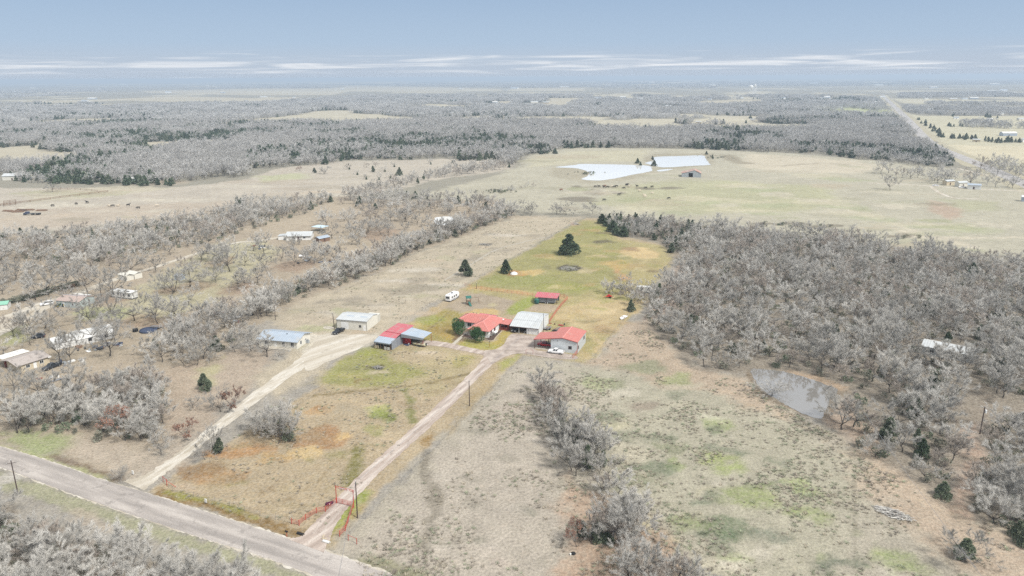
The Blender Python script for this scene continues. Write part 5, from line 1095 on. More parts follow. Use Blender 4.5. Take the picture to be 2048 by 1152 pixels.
# undergrowth in near woods, weeds on the fields
U = []
for ri, (sp, n) in {0: (4.6, 1), 1: (5, 1), 3: (6, 1), 4: (9, 1), 7: (5, 1), 8: (5, 1), 9: (6.5, 1), 10: (5, 1)}.items():
    q = inview(fill(REG[ri][0], sp, 300+ri)); U += [p for p in q if clear(p, CUT)]
scatter_stuff('undergrowth', U, rm.uniform(.5, 1.0, len(U)), scr_src, 3, 'grey green brush growing under the bare trees', 'undergrowth')
RF = [(700,1110),(1052,716),(1178,735),(1240,665),(1300,660),(1396,745),(1500,765),(1560,810),(1640,850),(1700,890),(1760,940),(1870,995),(2060,1075),(2200,1300),(820,1300)]
tp = inview(fill(RF, .8, 77)); den = fbm(tp[:, 0]/4.5, tp[:, 1]/4.5, 40)*.6+fbm(tp[:, 0]/18, tp[:, 1]/18, 41)*.55
tp = tp[den+.3*rm.rand(len(tp)) > .82]
fp = inview(fill([(330,990),(560,800),(700,715),(850,695),(950,720),(880,800),(640,1070)], 1.6, 78)); fp = fp[fbm(fp[:, 0]/4, fp[:, 1]/4, 44) > .56]
mp_ = inview(fill([(540,645),(730,560),(1030,440),(1165,437),(920,575),(760,665)], 2.2, 79)); mp_ = mp_[fbm(mp_[:, 0]/5, mp_[:, 1]/5, 45) > .56]
tp = np.concatenate([tp, fp, mp_])
scatter_stuff('weeds', tp, rm.uniform(.5, 1.25, len(tp)), tuft_src, 3, 'dry weeds and tufts of grass scattered over the fields', 'weeds')
print('TREES', len(ANY), len(FC), len(midP), len(cluP), len(ced), len(U), len(tp))
# ------------------------------------------------------------------ buildings
def frame(name, opx, ang, label, cat, group=None, world=None):
    p = np.array(world) if world is not None else at(*opx)
    return tag(empty(name, (p[0], p[1], 0), math.radians(ang)), label, cat, group)
def ang_of(a, b):
    A, B = at(*a)[:2], at(*b)[:2]; return math.degrees(math.atan2(B[1]-A[1], B[0]-A[0])), float(np.linalg.norm(B-A))
def window(root, x, y, z, w, h, side='f', pane=None, fr=None, nm='window'):
    """window with frame and pane; side f/b = wall facing -y/+y, r/l = +x/-x"""
    s = {'f': (0, -1), 'b': (0, 1), 'r': (1, 0), 'l': (-1, 0)}[side]
    def bx(mb, u0, u1, z0, z1, d0, d1):
        if s[0] == 0: a, b = sorted((y+s[1]*d0, y+s[1]*d1)); mb.box(x+u0, a, z0, x+u1, b, z1)
        else: a, b = sorted((x+s[0]*d0, x+s[0]*d1)); mb.box(a, y+u0, z0, b, y+u1, z1)
    f = MB(); t = .09
    bx(f, -w/2-t, w/2+t, z+h, z+h+t, -.02, .06); bx(f, -w/2-t, w/2+t, z-t, z, -.02, .07); bx(f, -w/2-t, -w/2, z, z+h, -.02, .06); bx(f, w/2, w/2+t, z, z+h, -.02, .06); bx(f, -.03, .03, z, z+h, .012, .045)
    fo = f.build(nm, fr or m_frame, root)
    g = MB(); bx(g, -w/2, w/2, z, z+h, -.02, .012); g.build('pane', pane or m_glass, fo); return fo
def door(root, x, y, z, w, h, side='f', m=None, seams=0, nm='door'):
    s = {'f': (0, -1), 'b': (0, 1), 'r': (1, 0), 'l': (-1, 0)}[side]; f = MB()
    def bx(mb, u0, u1, z0, z1, d0, d1):
        if s[0] == 0: a, b = sorted((y+s[1]*d0, y+s[1]*d1)); mb.box(x+u0, a, z0, x+u1, b, z1)
        else: a, b = sorted((x+s[0]*d0, x+s[0]*d1)); mb.box(a, y+u0, z0, b, y+u1, z1)
    n = max(seams, 1)
    for i in range(n): bx(f, -w/2, w/2, z+h*i/n+(.015 if i else 0), z+h*(i+1)/n-.015, -.02, .045)
    d = f.build(nm, m or m_frame, root)
    k = MB(); bx(k, w/2-.16, w/2-.08, z+h*.48, z+h*.52, .04, .09) if seams == 0 else bx(k, -.1, .1, z+.25, z+.32, .04, .09); k.build('handle', m_darkmetal, d); return d
def walls(root, poly, z, m, th=.14, nm='wall', sides=None):
    """one wall object per side of a footprint polygon; z = height or list of corner heights"""
    n = len(poly)
    for i in range(n):
        if sides and i not in sides: continue
        a = Vector(poly[i]); b = Vector(poly[(i+1) % n]); d = (b-a).normalized(); nn = Vector((-d.y, d.x))*th
        za = z[i] if isinstance(z, (list, tuple)) else z; zb = z[(i+1) % n] if isinstance(z, (list, tuple)) else z
        a2 = a+d*.001; b2 = b-d*(th+.002)
        MB().add([(a2.x, a2.y, 0), (b2.x, b2.y, 0), (b2.x+nn.x, b2.y+nn.y, 0), (a2.x+nn.x, a2.y+nn.y, 0), (a2.x, a2.y, za), (b2.x, b2.y, zb), (b2.x+nn.x, b2.y+nn.y, zb), (a2.x+nn.x, a2.y+nn.y, za)],
                 [(3,2,1,0),(4,5,6,7),(0,1,5,4),(1,2,6,5),(2,3,7,6),(3,0,4,7)]).build(nm, m, root)
def gable_wall(root, pts, axis, a, b, m, nm='gable_wall'): MB().prism(pts, axis, a, b).build(nm, m, root)
def roof(root, polys, m, t=.12, nm='roof'):
    mb = MB()
    for p in polys: mb.slab(p, t)
    return mb.build(nm, m, root)
def simple_house(name, opx, ang, W, D, h, hr, mw, mr, label, cat='house', axis='x', over=.4, wins=(), doors=(), world=None, x0=0):
    """gabled building; ridge along local x or y"""
    r = frame(name, opx, ang, label, cat, world=world)
    if axis == 'x':
        gable_wall(r, [(0, 0), (D, 0), (D, h), (D/2, hr), (0, h)], 'x', x0, x0+.15, mw, 'wall'); gable_wall(r, [(0, 0), (D, 0), (D, h), (D/2, hr), (0, h)], 'x', W-.15, W, mw, 'wall')
        MB().box(x0+.155, 0, 0, W-.155, .15, h-.02).build('wall', mw, r); MB().box(x0+.155, D-.15, 0, W-.155, D, h-.02).build('wall', mw, r)
        s = (hr-h)/(D/2); e = over
        roof(r, [[(x0-e, -e, h-s*e+.13), (W+e, -e, h-s*e+.13), (W+e, D/2, hr+.13), (x0-e, D/2, hr+.13)]], mr)
        roof(r, [[(x0-e, D/2+.003, hr+.13), (W+e, D/2+.003, hr+.13), (W+e, D+e, h-s*e+.13), (x0-e, D+e, h-s*e+.13)]], mr)
        MB().box(x0-e, D/2-.12, hr+.10, W+e, D/2+.12, hr+.17).build('ridge_cap', m_frame if mr in (m_white, m_oldwhite) else m_galv, r)
    else:
        gable_wall(r, [(x0, 0), (W, 0), (W, h), ((x0+W)/2, hr), (x0, h)], 'y', 0, .15, mw, 'wall'); gable_wall(r, [(x0, 0), (W, 0), (W, h), ((x0+W)/2, hr), (x0, h)], 'y', D-.15, D, mw, 'wall')
        MB().box(x0, .155, 0, x0+.15, D-.155, h-.02).build('wall', mw, r); MB().box(W-.15, .155, 0, W, D-.155, h-.02).build('wall', mw, r)
        c = (x0+W)/2; s = (hr-h)/(c-x0); e = over
        roof(r, [[(x0-e, -e, h-s*e+.13), (c, -e, hr+.13), (c, D+e, hr+.13), (x0-e, D+e, h-s*e+.13)]], mr)
        roof(r, [[(c+.003, -e, hr+.13), (W+e, -e, h-s*e+.13), (W+e, D+e, h-s*e+.13), (c+.003, D+e, hr+.13)]], mr)
        MB().box(c-.12, -e, hr+.10, c+.12, D+e, hr+.17).build('ridge_cap', m_galv, r)
    for w in wins: window(r, *w)
    for d in doors: door(r, *d)
    return r
# --- red roofed ranch house
H = frame('ranch_house', None, -22, 'white ranch house with a hipped red metal roof and a projecting front wing', 'house', world=(-15.7, 244.8))
walls(H, [(.5, .6), (7.5, .6), (7.5, 14.4), (-7.6, 14.4), (-7.6, 7.2), (.5, 7.2)], 2.45, m_frame)
e, rz_ = 2.62, 4.65
for P in ([(-.3,-.1,e),(8.1,-.1,e),(3.9,4.2,rz_)], [(-.3,-.1,e),(3.9,4.2,rz_),(3.9,10.8,rz_),(-.3,6.6,e)], [(8.1,-.1,e),(8.1,15.1,e),(3.9,10.8,rz_),(3.9,4.2,rz_)],
          [(-8.3,6.6,e),(-.3,6.6,e),(3.9,10.8,rz_),(-4.1,10.8,rz_)], [(-8.3,15.1,e),(-8.3,6.6,e),(-4.1,10.8,rz_)], [(8.1,15.1,e),(-8.3,15.1,e),(-4.1,10.8,rz_),(3.9,10.8,rz_)]):
    roof(H, [P], m_redy if len(set(round(p[0], 1) for p in P)) == 2 or P[0][0] == P[1][0] else m_red, .09)
for a, b in (((3.9,4.2,rz_),(3.9,10.8,rz_)), ((-4.1,10.8,rz_),(3.9,10.8,rz_)), ((-.3,-.1,e),(3.9,4.2,rz_)), ((8.1,-.1,e),(3.9,4.2,rz_)), ((-8.3,6.6,e),(-4.1,10.8,rz_)), ((-8.3,15.1,e),(-4.1,10.8,rz_)), ((8.1,15.1,e),(3.9,10.8,rz_))):
    MB().tube([a, b], .09, 6).build('ridge_cap', m_redcap, H)
for (x, y, w, h, s) in ((2.2,.6,1.2,1.2,'f'),(5.6,.6,1.3,1.2,'f')): window(H, x, y, .9, w, h, s, fr=m_redtrim)
for (y) in (3.0, 6.2): window(H, 7.5, y, .9, 1.1, 1.2, 'r', fr=m_redtrim)
for x in (-5.8, -3.0): window(H, x, 7.2, .8, 1.5, 1.3, 'f')
door(H, -.8, 7.2, .02, 1.0, 2.05, 'f', m_redtrim)
window(H, -7.6, 10.5, .9, 1.2, 1.1, 'l')
pr = roof(H, [[(7.6,9.8,2.5),(11.4,9.8,2.3),(11.4,15.6,2.3),(7.6,15.6,2.5)]], m_red, .08, 'porch_roof')
for (x, y) in ((11.2,10.0),(11.2,12.7),(11.2,15.4),(8.2,10.0)): MB().box(x-.07, y-.07, 0, x+.07, y+.07, 2.24).build('porch_post', m_redwood, H)
MB().box(7.52, 9.9, .0, 11.3, 15.5, .3).build('porch_deck', m_redwood, H)
rl = MB()
for z in (.55, .8, 1.05): rl.box(8.3, 9.93, z, 11.12, 9.99, z+.05); rl.box(11.22, 10.1, z, 11.28, 15.3, z+.05)
rl.build('porch_railing', m_redwood, H)
MB().box(8.1, 14.9, .31, 10.9, 15.0, 1.7).build('porch_screen', m_redwood, H)
roof(H, [[(-3.6,14.9,2.75),(3.7,14.9,2.75),(3.7,18.4,2.35),(-3.6,18.4,2.35)]], m_red_faded, .08, 'back_porch_roof')
for x in (-3.4, 0, 3.5): MB().box(x-.07, 18.1, 0, x+.07, 18.25, 2.28).build('porch_post', m_redwood, H)
for (x, y, z) in ((-3.6,12.0,4.15),(-2.2,11.8,4.2),(3.6,11.9,4.2)): MB().lathe((x, y, z), [(.12, 0), (.12, .35), (.2, .36), (.2, .42)], 8).build('roof_vent', m_darkmetal, H)
MB().lathe((8.0,13.0,2.6), [(.02,0),(.3,.1),(.38,.35),(.3,.5)], 10).build('satellite_dish', m_frame, H)
# --- white garage with lean-to
G = frame('white_garage', None, -18.2, 'white metal garage with one open bay and one closed door beside the red roofed house', 'garage', world=(-.7, 248.3))
Wg = 10.4
MB().box(6.0, 0, 0, 6.75, .14, 2.45).build('wall', m_whitewall, G); MB().box(9.95, 0, 0, Wg, .14, 2.45).build('wall', m_whitewall, G); MB().box(6.75, .02, 2.15, 9.95, .14, 2.45).build('wall', m_whitewall, G)
door(G, 8.35, .06, .02, 3.1, 2.1, 'f', m_frame, 4, 'garage_door')
endp = [(0, 0), (13.8, 0), (13.8, 3.5), (9.0, 4.45), (4.2, 3.5), (0, 2.5)]
gable_wall(G, endp, 'x', Wg-.14, Wg, m_whitewall, 'wall'); gable_wall(G, [(4.2, 0), (13.8, 0), (13.8, 3.5), (9.0, 4.45), (4.2, 3.5)], 'x', 0, .14, m_whitewall, 'wall')
MB().box(.15, 13.65, 0, Wg-.15, 13.8, 3.45).build('wall', m_whitewall, G); MB().box(.15, 6.4, 0, Wg-.15, 6.5, 3.7).build('inner_wall', m_inner, G)
roof(G, [[(-.3,-.35,2.5),(Wg+.15,-.35,2.5),(Wg+.15,4.3,3.62),(-.3,4.3,3.62)]], m_white, .1, 'lean_to_roof')
roof(G, [[(-.15,4.1,3.66),(Wg+.15,4.1,3.66),(Wg+.15,9,4.6),(-.15,9,4.6)]], m_white, .1); roof(G, [[(-.15,9.003,4.6),(Wg+.15,9.003,4.6),(Wg+.15,14,3.6),(-.15,14,3.6)]], m_white, .1)
MB().box(-.3, -.42, 2.28, Wg+.15, -.36, 2.52).build('fascia', m_trim, G); MB().box(Wg+.003, .0, 0, Wg+.06, .12, 2.5).build('downspout', m_trim, G)
for x in (.05, 3.1): MB().box(x, 0, 0, x+.12, .12, 2.4).build('post', m_frame if x > 1 else m_trim, G)
for i in range(6): MB().box(1+i*.8, 6.0, 0, 1.5+i*.8, 6.35, .6+.5*((i*7) % 3)).build('shelf_box', m_wood if i % 2 else m_steel, G)
# --- red roofed barn shop with carport
B1 = frame('red_roofed_shop', None, -20.5, 'pale grey metal shop with a red gabled roof that runs on over a carport', 'shop building', world=(7.5, 232.2))
xs, xr, D1 = 5.7, 9.8, 11.2
gable_wall(B1, [(xs, 0), (14.8, 0), (14.8, 4.15), (xr, 5.0), (xs, 4.3)], 'y', 0, .14, m_greywall, 'wall'); gable_wall(B1, [(xs, 0), (14.8, 0), (14.8, 4.15), (xr, 5.0), (xs, 4.3)], 'y', D1-.14, D1, m_greywall, 'wall')
MB().box(14.66, .145, 0, 14.8, D1-.145, 4.1).build('wall', m_greywall, B1); MB().box(xs, .145, 0, xs+.14, D1-.145, 4.2).build('wall', m_greywall, B1)
roof(B1, [[(xs-.1,-.3,4.42),(xr,-.3,5.14),(xr,D1+.3,5.14),(xs-.1,D1+.3,4.42)]], m_redy, .1); roof(B1, [[(xr+.003,-.3,5.14),(15.1,-.3,4.22),(15.1,D1+.3,4.22),(xr+.003,D1+.3,5.14)]], m_redy, .1)
roof(B1, [[(-.35,-.3,3.42),(xs-.105,-.3,4.415),(xs-.105,6.9,4.415),(-.35,6.9,3.42)]], m_redy, .1, 'carport_roof')
MB().tube([(xr,-.32,5.16),(xr,D1+.32,5.16)], .1, 6).build('ridge_cap', m_redcap, B1)
for (x, y, z) in ((0,0,3.35),(0,6.6,3.35),(2.7,6.6,3.8)): MB().box(x-.09, y, 0, x+.09, y+.18, z).build('carport_post', m_trim, B1)
f = MB(); f.slab([(-.35,-.36,3.40),(xr,-.36,5.12),(xr,-.305,5.12),(-.35,-.305,3.40)], .2); f.slab([(xr+.003,-.36,5.12),(15.1,-.36,4.20),(15.1,-.305,4.20),(xr+.003,-.305,5.12)], .2); f.build('fascia', m_redtrim, B1)
MB().box(14.803, -.02, 0, 14.93, .12, 4.1).build('downspout', m_redtrim, B1)
MB().box(-.2, -.1, .0, xs-.01, 6.9, .09).build('carport_slab', m_concrete, B1)
window(B1, 12.4, 0, 1.45, .95, .9, 'f', fr=m_trim); window(B1, 14.8, 1.6, 1.3, .8, 1.0, 'r', fr=m_trim); window(B1, 14.8, 8.8, 2.2, 1.1, 1.0, 'r', fr=m_trim)
MB().lathe((8.0, -.02, 3.6), [(.09, 0), (.12, .18), (.03, .24)], 8).build('wall_lamp', m_darkmetal, B1)
# --- loafing shed
L1 = frame('open_shed', None, -14, 'open shed with a faded red lean-to roof at the back of the yard', 'shed', world=(9.6, 282.6))
roof(L1, [[(-.5,-.4,2.75),(8.8,-.4,2.75),(8.9,5.6,3.15),(-.6,5.6,3.15)]], m_red_faded, .1)
for x in (-.2, 4.2, 8.5):
    for y, z in ((0, 2.66), (5.3, 3.0)): MB().box(x-.07, y, 0, x+.07, y+.14, z).build('post', m_trim, L1)
MB().box(-.3, 5.45, 0, 8.6, 5.55, 2.9).build('back_wall', m_galvd, L1)
def cargo_trailer(opx, ang, L_, Wd, Hh, z0, mb_, label, world=None, name='cargo_trailer', wheels=2, wx=.5, nose=False, rim=None, cat='trailer'):
    r = frame(name, opx, ang, label, cat, world=world)
    b = MB(); 
    if nose: b.prism([(0, z0), (L_*.86, z0), (L_, z0+Hh*.45), (L_*.97, z0+Hh*.9), (L_*.9, z0+Hh), (.15, z0+Hh), (0, z0+Hh*.93)], 'y', -Wd/2, Wd/2)
    else: b.box(0, -Wd/2, z0, L_, Wd/2, z0+Hh)
    b.build('body', mb_, r, bevel=.08)
    MB().box(.1, -Wd/2+.1, z0-.18, L_-.1, Wd/2-.1, z0).build('chassis', m_darkmetal, r)
    MB().tube([(L_-.1, -.4, z0-.1), (L_+1.1, 0, z0-.15)], .06, 5).tube([(L_-.1, .4, z0-.1), (L_+1.1, 0, z0-.15)], .06, 5).build('drawbar', m_darkmetal, r)
    for i in range(wheels):
        for s in (-1, 1):
            x = L_*wx+(i-(wheels-1)/2)*.85; wh = MB().lathe((x, s*(Wd/2-.02), .36), [(.2, -.12), (.36, -.11), (.36, .11), (.2, .12)], 14, axis='y').build('wheel', m_black, r)
            MB().lathe((x, s*(Wd/2+.03), .36), [(.21, -.08), (.21, .08)], 10, axis='y').build('rim', rim or m_light, wh)
    return r
cargo_trailer(None, -14, 6.9, 2.3, 2.0, .55, m_galvd, 'long grey cargo trailer parked under the open red shed', world=at(1077.5, 604.5))
r = frame('water_tank', (1073.5, 607), -14, 'dark green round tank in a wire cage left of the open red shed', 'tank')
MB().lathe((0, 0, .25), [(.9, 0), (1.0, .1), (1.0, 1.5), (.7, 1.75), (.25, 1.85)], 16).build('barrel', m_green, r, smooth=False)
c = MB(); [c.box(x-.03, y-.03, 0, x+.03, y+.03, 1.5) for x in (-1.15, 0, 1.15) for y in (-1.15, 1.15)]; [c.box(-1.15, y-.02, z, 1.15, y+.02, z+.04) for y in (-1.15, 1.15) for z in (.2, .8, 1.45)]; c.build('cage', m_darkmetal, r)
# --- left barn group of the parcel
B2 = frame('livestock_barn', None, -23.6, 'rambling barn with faded red roofs and a grey feed lean-to in front', 'barn', world=(-46.9, 234.5))
roof(B2, [[(.3,-1.4,2.55),(6.9,-1.4,2.55),(6.9,2.0,3.35),(.3,2.0,3.35)]], m_galv, .1, 'lean_to_roof')
roof(B2, [[(.3,2.0,3.38),(6.9,2.0,3.38),(6.9,5.3,3.95),(.3,5.3,3.95)]], m_red_faded, .1)
MB().box(.35, -1.45, 2.1, 6.85, -1.405, 2.5).build('fascia', m_galvd, B2)
MB().box(6.7, -.4, 0, 6.82, 5.2, 3.1).build('wall', m_galvd, B2); MB().box(.4, 1.9, 0, 6.68, 2.0, 3.2).build('inner_wall', m_inner, B2); MB().box(.35, -.2, 0, .46, 5.2, 2.8).build('wall', m_galvd, B2)
for i in range(6): MB().box(.4+i*1.25, -1.3, 0, .52+i*1.25, -1.18, 2.35).build('post', m_wood, B2)
for z in (.25, .6, .95):
    MB().box(.5, -1.25, z, 2.2, -1.19, z+.22).build('board', m_tan, B2); MB().box(4.4, -1.25, z, 6.7, -1.19, z+.22).build('board', m_oldwhite, B2)
walls(B2, [(1.0, 5.4), (7.0, 5.4), (7.0, 13.2), (1.0, 13.2)], 3.75, m_galvd)
roof(B2, [[(.7,5.2,4.05),(7.35,5.2,4.05),(7.35,13.5,4.4),(.7,13.5,4.4)]], m_red_faded, .12, 'upper_roof'); MB().box(.7, 5.1, 3.75, 7.35, 5.19, 4.06).build('fascia', m_redtrim, B2)
CP = frame('open_carport', None, -23.6, 'grey lean-to carport open on the right of the livestock barn', 'carport', world=(-46.9, 234.5))
roof(CP, [[(7.1,5.0,4.1),(15.4,6.0,3.2),(15.2,12.2,3.25),(7.4,11.6,4.25)]], m_galv, .1)
CPW = MB(); CPW.add([(7.1,4.95,4.0),(15.4,5.95,3.1),(15.4,5.95,2.55),(7.1,4.95,2.75),(7.1,5.0,4.0),(15.4,6.0,3.1),(15.4,6.0,2.55),(7.1,5.0,2.75)], [(0,1,2,3),(7,6,5,4),(0,4,5,1),(3,2,6,7),(1,5,6,2),(0,3,7,4)]); CPW.build('fascia', m_galvd, CP)
for (x, y, z) in ((15.2,6.1,3.1),(15.0,12.0,3.1),(11.2,11.9,3.6)): MB().box(x-.06, y-.06, 0, x+.06, y+.06, z).build('post', m_redtrim, CP)
MB().box(7.45, 11.0, 0, 11.0, 11.1, 3.6).build('back_wall', m_galvd, CP)
MB().box(7.1, 6.2, 0, 7.16, 10.8, 2.6).build('inner_door', m_carred, CP)
MB().box(7.5, 6.6, 0, 10.0, 6.7, 2.4).build('stall_panel', m_carred, CP)
r = frame('workboat', (826, 690), -22, 'cream fishing boat on a trailer under the grey lean-to carport', 'boat')
bt = MB(); st = [(0, .35, .95), (1.0, .8, 1.0), (2.5, .95, .95), (4.2, .95, .9), (5.0, .9, .9)]
V = []; 
for (x, w, z) in st: V += [(x, -w, z), (x, w, z), (x, w*.6, .45), (x, -w*.6, .45)]
bt.add(V, [(i*4+j, i*4+(j+1) % 4, i*4+4+(j+1) % 4, i*4+4+j) for i in range(4) for j in range(4)]+[(3, 2, 1, 0), (16, 17, 18, 19)]); bt.build('hull', m_carcream, r)
MB().box(1.6, -.7, .95, 2.3, .7, 1.1).box(3.2, -.7, .92, 3.8, .7, 1.1).build('seat', m_wood, r); MB().box(5.0, -.2, .5, 5.3, .2, 1.4).build('outboard_motor', m_black, r)
MB().box(-.6, -.08, .3, 5, .08, .4).lathe((3, -.95, .3), [(.3, -.1), (.3, .1)], 12, axis='y').lathe((3, .95, .3), [(.3, -.1), (.3, .1)], 12, axis='y').build('boat_trailer', m_darkmetal, r)
# --- neighbour's shop and house
B3 = frame('white_metal_shop', None, -14, "neighbour's long white metal shop with one roller door and two roof skylights", 'shop building', world=(-64.5, 253.3))
pf = [(0, 0), (9.2, 0), (9.2, 3.4), (5.4, 4.3), (0, 3.6)]
gable_wall(B3, pf, 'x', 0, .14, m_cream, 'wall'); gable_wall(B3, pf, 'x', 11.86, 12, m_cream, 'wall')
MB().box(.145, 0, 0, 11.855, .14, 3.55).build('wall', m_cream, B3); MB().box(.145, 9.06, 0, 11.855, 9.2, 3.35).build('wall', m_cream, B3)
roof(B3, [[(-.2,-.25,3.68),(12.2,-.25,3.68),(12.2,5.4,4.42),(-.2,5.4,4.42)]], m_white, .1); roof(B3, [[(-.2,5.403,4.42),(12.2,5.403,4.42),(12.2,9.4,3.5),(-.2,9.4,3.5)]], m_white, .1)
for x in (2.6, 8.0): MB().slab([(x,2.9,4.13),(x+2.8,2.9,4.13),(x+2.8,3.5,4.21),(x,3.5,4.21)], .06).build('skylight', m_galv, B3)
MB().box(7.5, 9.21, 0, 11.9, 12, 2.9).build('annex', m_cream, B3)
door(B3, 3.2, 0, .02, 2.9, 2.7, 'f', m_frame, 5, 'roller_door'); window(B3, 9.3, 0, 1.2, .75, .8, 'f', fr=m_steel); door(B3, 11.0, 0, .02, .95, 2.0, 'f', m_frame)
for (x, y) in ((-.02, -.03), (11.92, -.03)): MB().box(x, y-.05, 0, x+.1, y-.005, 3.5).build('corner_trim', m_steel, B3)
MB().box(-.2, -.3, 3.5, 12.2, -.255, 3.68).build('gutter', m_steel, B3)
B4 = simple_house('grey_roofed_house', None, -14.1, 9.6, 9.0, 2.75, 4.1, m_cream, m_galv, "neighbour's cream house with a plain blue grey metal roof behind a spreading bare oak", x0=-5, axis='x', over=.6,
   wins=[(9.6, 2.6, .9, 1.0, 1.3, 'r'), (9.6, 5.8, 1.2, .7, .7, 'r'), (7.9, 0, .7, 1.1, 1.5, 'f'), (4.6, 0, .8, 1.0, 1.3, 'f'), (-2, 0, .8, 1, 1.3, 'f')], doors=[(1.5, 0, .1, .95, 2.0, 'f')], world=(-82.5, 234.9))
MB().box(-4, -2.2, 0, 8.4, -.02, .35).build('porch', m_concrete, B4); MB().lathe((4.2, 3.2, 3.6), [(.1, 0), (.1, .5), (.18, .5), (.18, .6)], 8).build('roof_vent', m_darkmetal, B4)
r = frame('condenser_unit', (615.5, 686), -14, 'grey air conditioner unit against the gable of the grey roofed house', 'air conditioner')
MB().box(-.5, -.5, .08, .5, .5, 1.1).build('casing', m_tin, r, bevel=.05); MB().lathe((0, 0, 1.1), [(.38, 0), (.38, .05), (.1, .08)], 12).build('fan_grille', m_darkmetal, r); MB().box(-.7, -.7, 0, .7, .7, .08).build('slab', m_concrete, r)
tag(patch('concrete_pad', [(647,657),(652,652),(669,655),(668,659)], m_concrete, .05, .05), kind='structure')
# --- left side homesteads
a, L_ = ang_of((158.9, 616.5), (193, 603.5))
C1 = simple_house('grey_cottage', (158.9, 616.5), a, 8.0, 11, 2.6, 3.7, m_siding, m_pinkroof, 'small blue grey cottage with a pinkish roof and white window frames beside the lane', axis='y', over=.3, wins=[(5.2, 0, 1.1, .7, .8, 'f'), (0, 3.0, .8, 1.0, 1.3, 'l')], doors=[(0, 7.5, .05, .95, 2.0, 'l')])
MB().box(8.02, 4, 0, 10.4, 11, 2.3).build('annex', m_siding, C1); roof(C1, [[(8.3,3.8,2.75),(10.7,3.8,2.4),(10.7,11.2,2.4),(8.3,11.2,2.75)]], m_oldwhite, .08, 'annex_roof')
a, L_ = ang_of((222, 594.5), (268, 600))
LT = frame('derelict_trailer_home', (222, 594.5), a, 'long derelict mobile home with patched white roof behind a thick bare oak', 'mobile home')
MB().box(0, 0, .5, 11.5, 3.2, 2.9).build('body', m_oldwhite, LT); roof(LT, [[(-.2,-.3,2.98),(11.8,-.3,2.98),(11.8,1.6,3.2),(-.2,1.6,3.2)],[(-.2,1.603,3.2),(11.8,1.603,3.2),(11.8,3.5,2.98),(-.2,3.5,2.98)]], m_oldwhite, .08)
MB().box(.1, .1, 0, 11.4, 3.1, .5).build('skirting', m_darkmetal, LT)
for x in (1.5, 4.2, 7.2, 10): window(LT, x, 0, 1.3, .9, .8, 'f', fr=m_steel)
for x in (3, 6.2, 8.1): MB().box(x, .4, 3.13, x+1.4, 1.3, 3.22).build('roof_patch', m_darkmetal, LT)
door(LT, 5.7, 0, .6, .8, 1.9, 'f', m_steel)
a, L_ = ang_of((236, 558.5), (254.7, 563))
S1 = frame('beige_shed', (236, 558.5), a, 'pair of joined beige portable sheds beside the lane', 'shed')
for i, (x0_, y0_) in enumerate(((0, 0), (.3, 3.9))):
    MB().box(x0_, y0_, 0, x0_+6.6, y0_+3.7, 2.3).build('wall', m_cream, S1); roof(S1, [[(x0_-.1,y0_-.12,2.33),(x0_+6.7,y0_-.12,2.33),(x0_+6.7,y0_+1.9,3.0),(x0_-.1,y0_+1.9,3.0)],[(x0_-.1,y0_+1.903,3.0),(x0_+6.7,y0_+1.903,3.0),(x0_+6.7,y0_+3.8,2.33),(x0_-.1,y0_+3.8,2.33)]], m_cream, .07)
door(S1, 3.3, 0, .05, 1.6, 2.0, 'f', m_frame)
a, L_ = ang_of((349, 560), (361, 561))
S2 = simple_house('small_grey_shed', (349, 560), a, 3.4, 3, 2.0, 2.6, m_galv, m_galv, 'small grey metal shed on the lawn left of the spreading bare oak', 'shed', axis='x', over=.15, doors=[(1.7, 0, .02, .9, 1.7, 'f', m_steel)])
MB().box(-4.5, -1.5, 0, -.5, .5, .12).build('slab', m_concrete, S2)
a, L_ = ang_of((155.4, 692), (228.8, 675.5))
C2_ = frame('long_white_building', (155.4, 692), a, 'long weathered white building with a round shouldered roof behind bare oaks', 'barn')
pf = [(0, 0), (9, 0), (9, 2.1), (7.6, 3.1), (4.5, 3.7), (1.4, 3.1), (0, 2.1)]
MB().prism(pf, 'x', 0, L_).build('wall', m_oldwhite, C2_)
rp = [(-.2, 2.2), (1.35, 3.22), (4.5, 3.85), (7.65, 3.22), (9.2, 2.2)]
for i in range(4): roof(C2_, [[(-.25, rp[i][0]+.002, rp[i][1]), (L_+.25, rp[i][0]+.002, rp[i][1]), (L_+.25, rp[i+1][0], rp[i+1][1]), (-.25, rp[i+1][0], rp[i+1][1])]], m_oldwhite, .08)
MB().box(-6.5, .8, 0, -.02, 8, 2.2).build('annex', m_oldwhite, C2_); roof(C2_, [[(-6.8,.5,2.3),(-.27,.5,2.5),(-.27,8.3,2.5),(-6.8,8.3,2.3)]], m_oldwhite, .08, 'annex_roof')
window(C2_, 4, 0, .9, 1, .9, 'f', fr=m_steel); window(C2_, L_-2.5, 0, .9, 1, .9, 'f', fr=m_steel); door(C2_, 7.5, 0, .05, 1, 1.95, 'f', m_galvd)
a, L_ = ang_of((44, 745), (100, 727))
C3 = frame('brown_roofed_house', (44, 745), a, 'low tan house with a worn brown roof behind the dark pickup', 'house')
walls(C3, [(0, 0), (L_, 0), (L_, 9), (0, 9)], 2.5, m_tan); roof(C3, [[(-1.5,-.5,2.55),(L_+.4,-.5,2.55),(L_+.4,4.6,3.5),(-1.5,4.6,3.5)]], m_brownroof, .12); roof(C3, [[(-1.5,4.603,3.5),(L_+.4,4.603,3.5),(L_+.4,9.4,2.6),(-1.5,9.4,2.6)]], m_brownroof, .12)
roof(C3, [[(-1,9.1,2.95),(L_-1.2,9.1,2.95),(L_-1.2,14,2.8),(-1,14,2.8)]], m_oldwhite, .1, 'porch_roof')
for x in (-.6, L_*.5, L_-1.5): MB().box(x-.06, 13.7, 0, x+.06, 13.8, 2.65).build('porch_post', m_frame, C3)
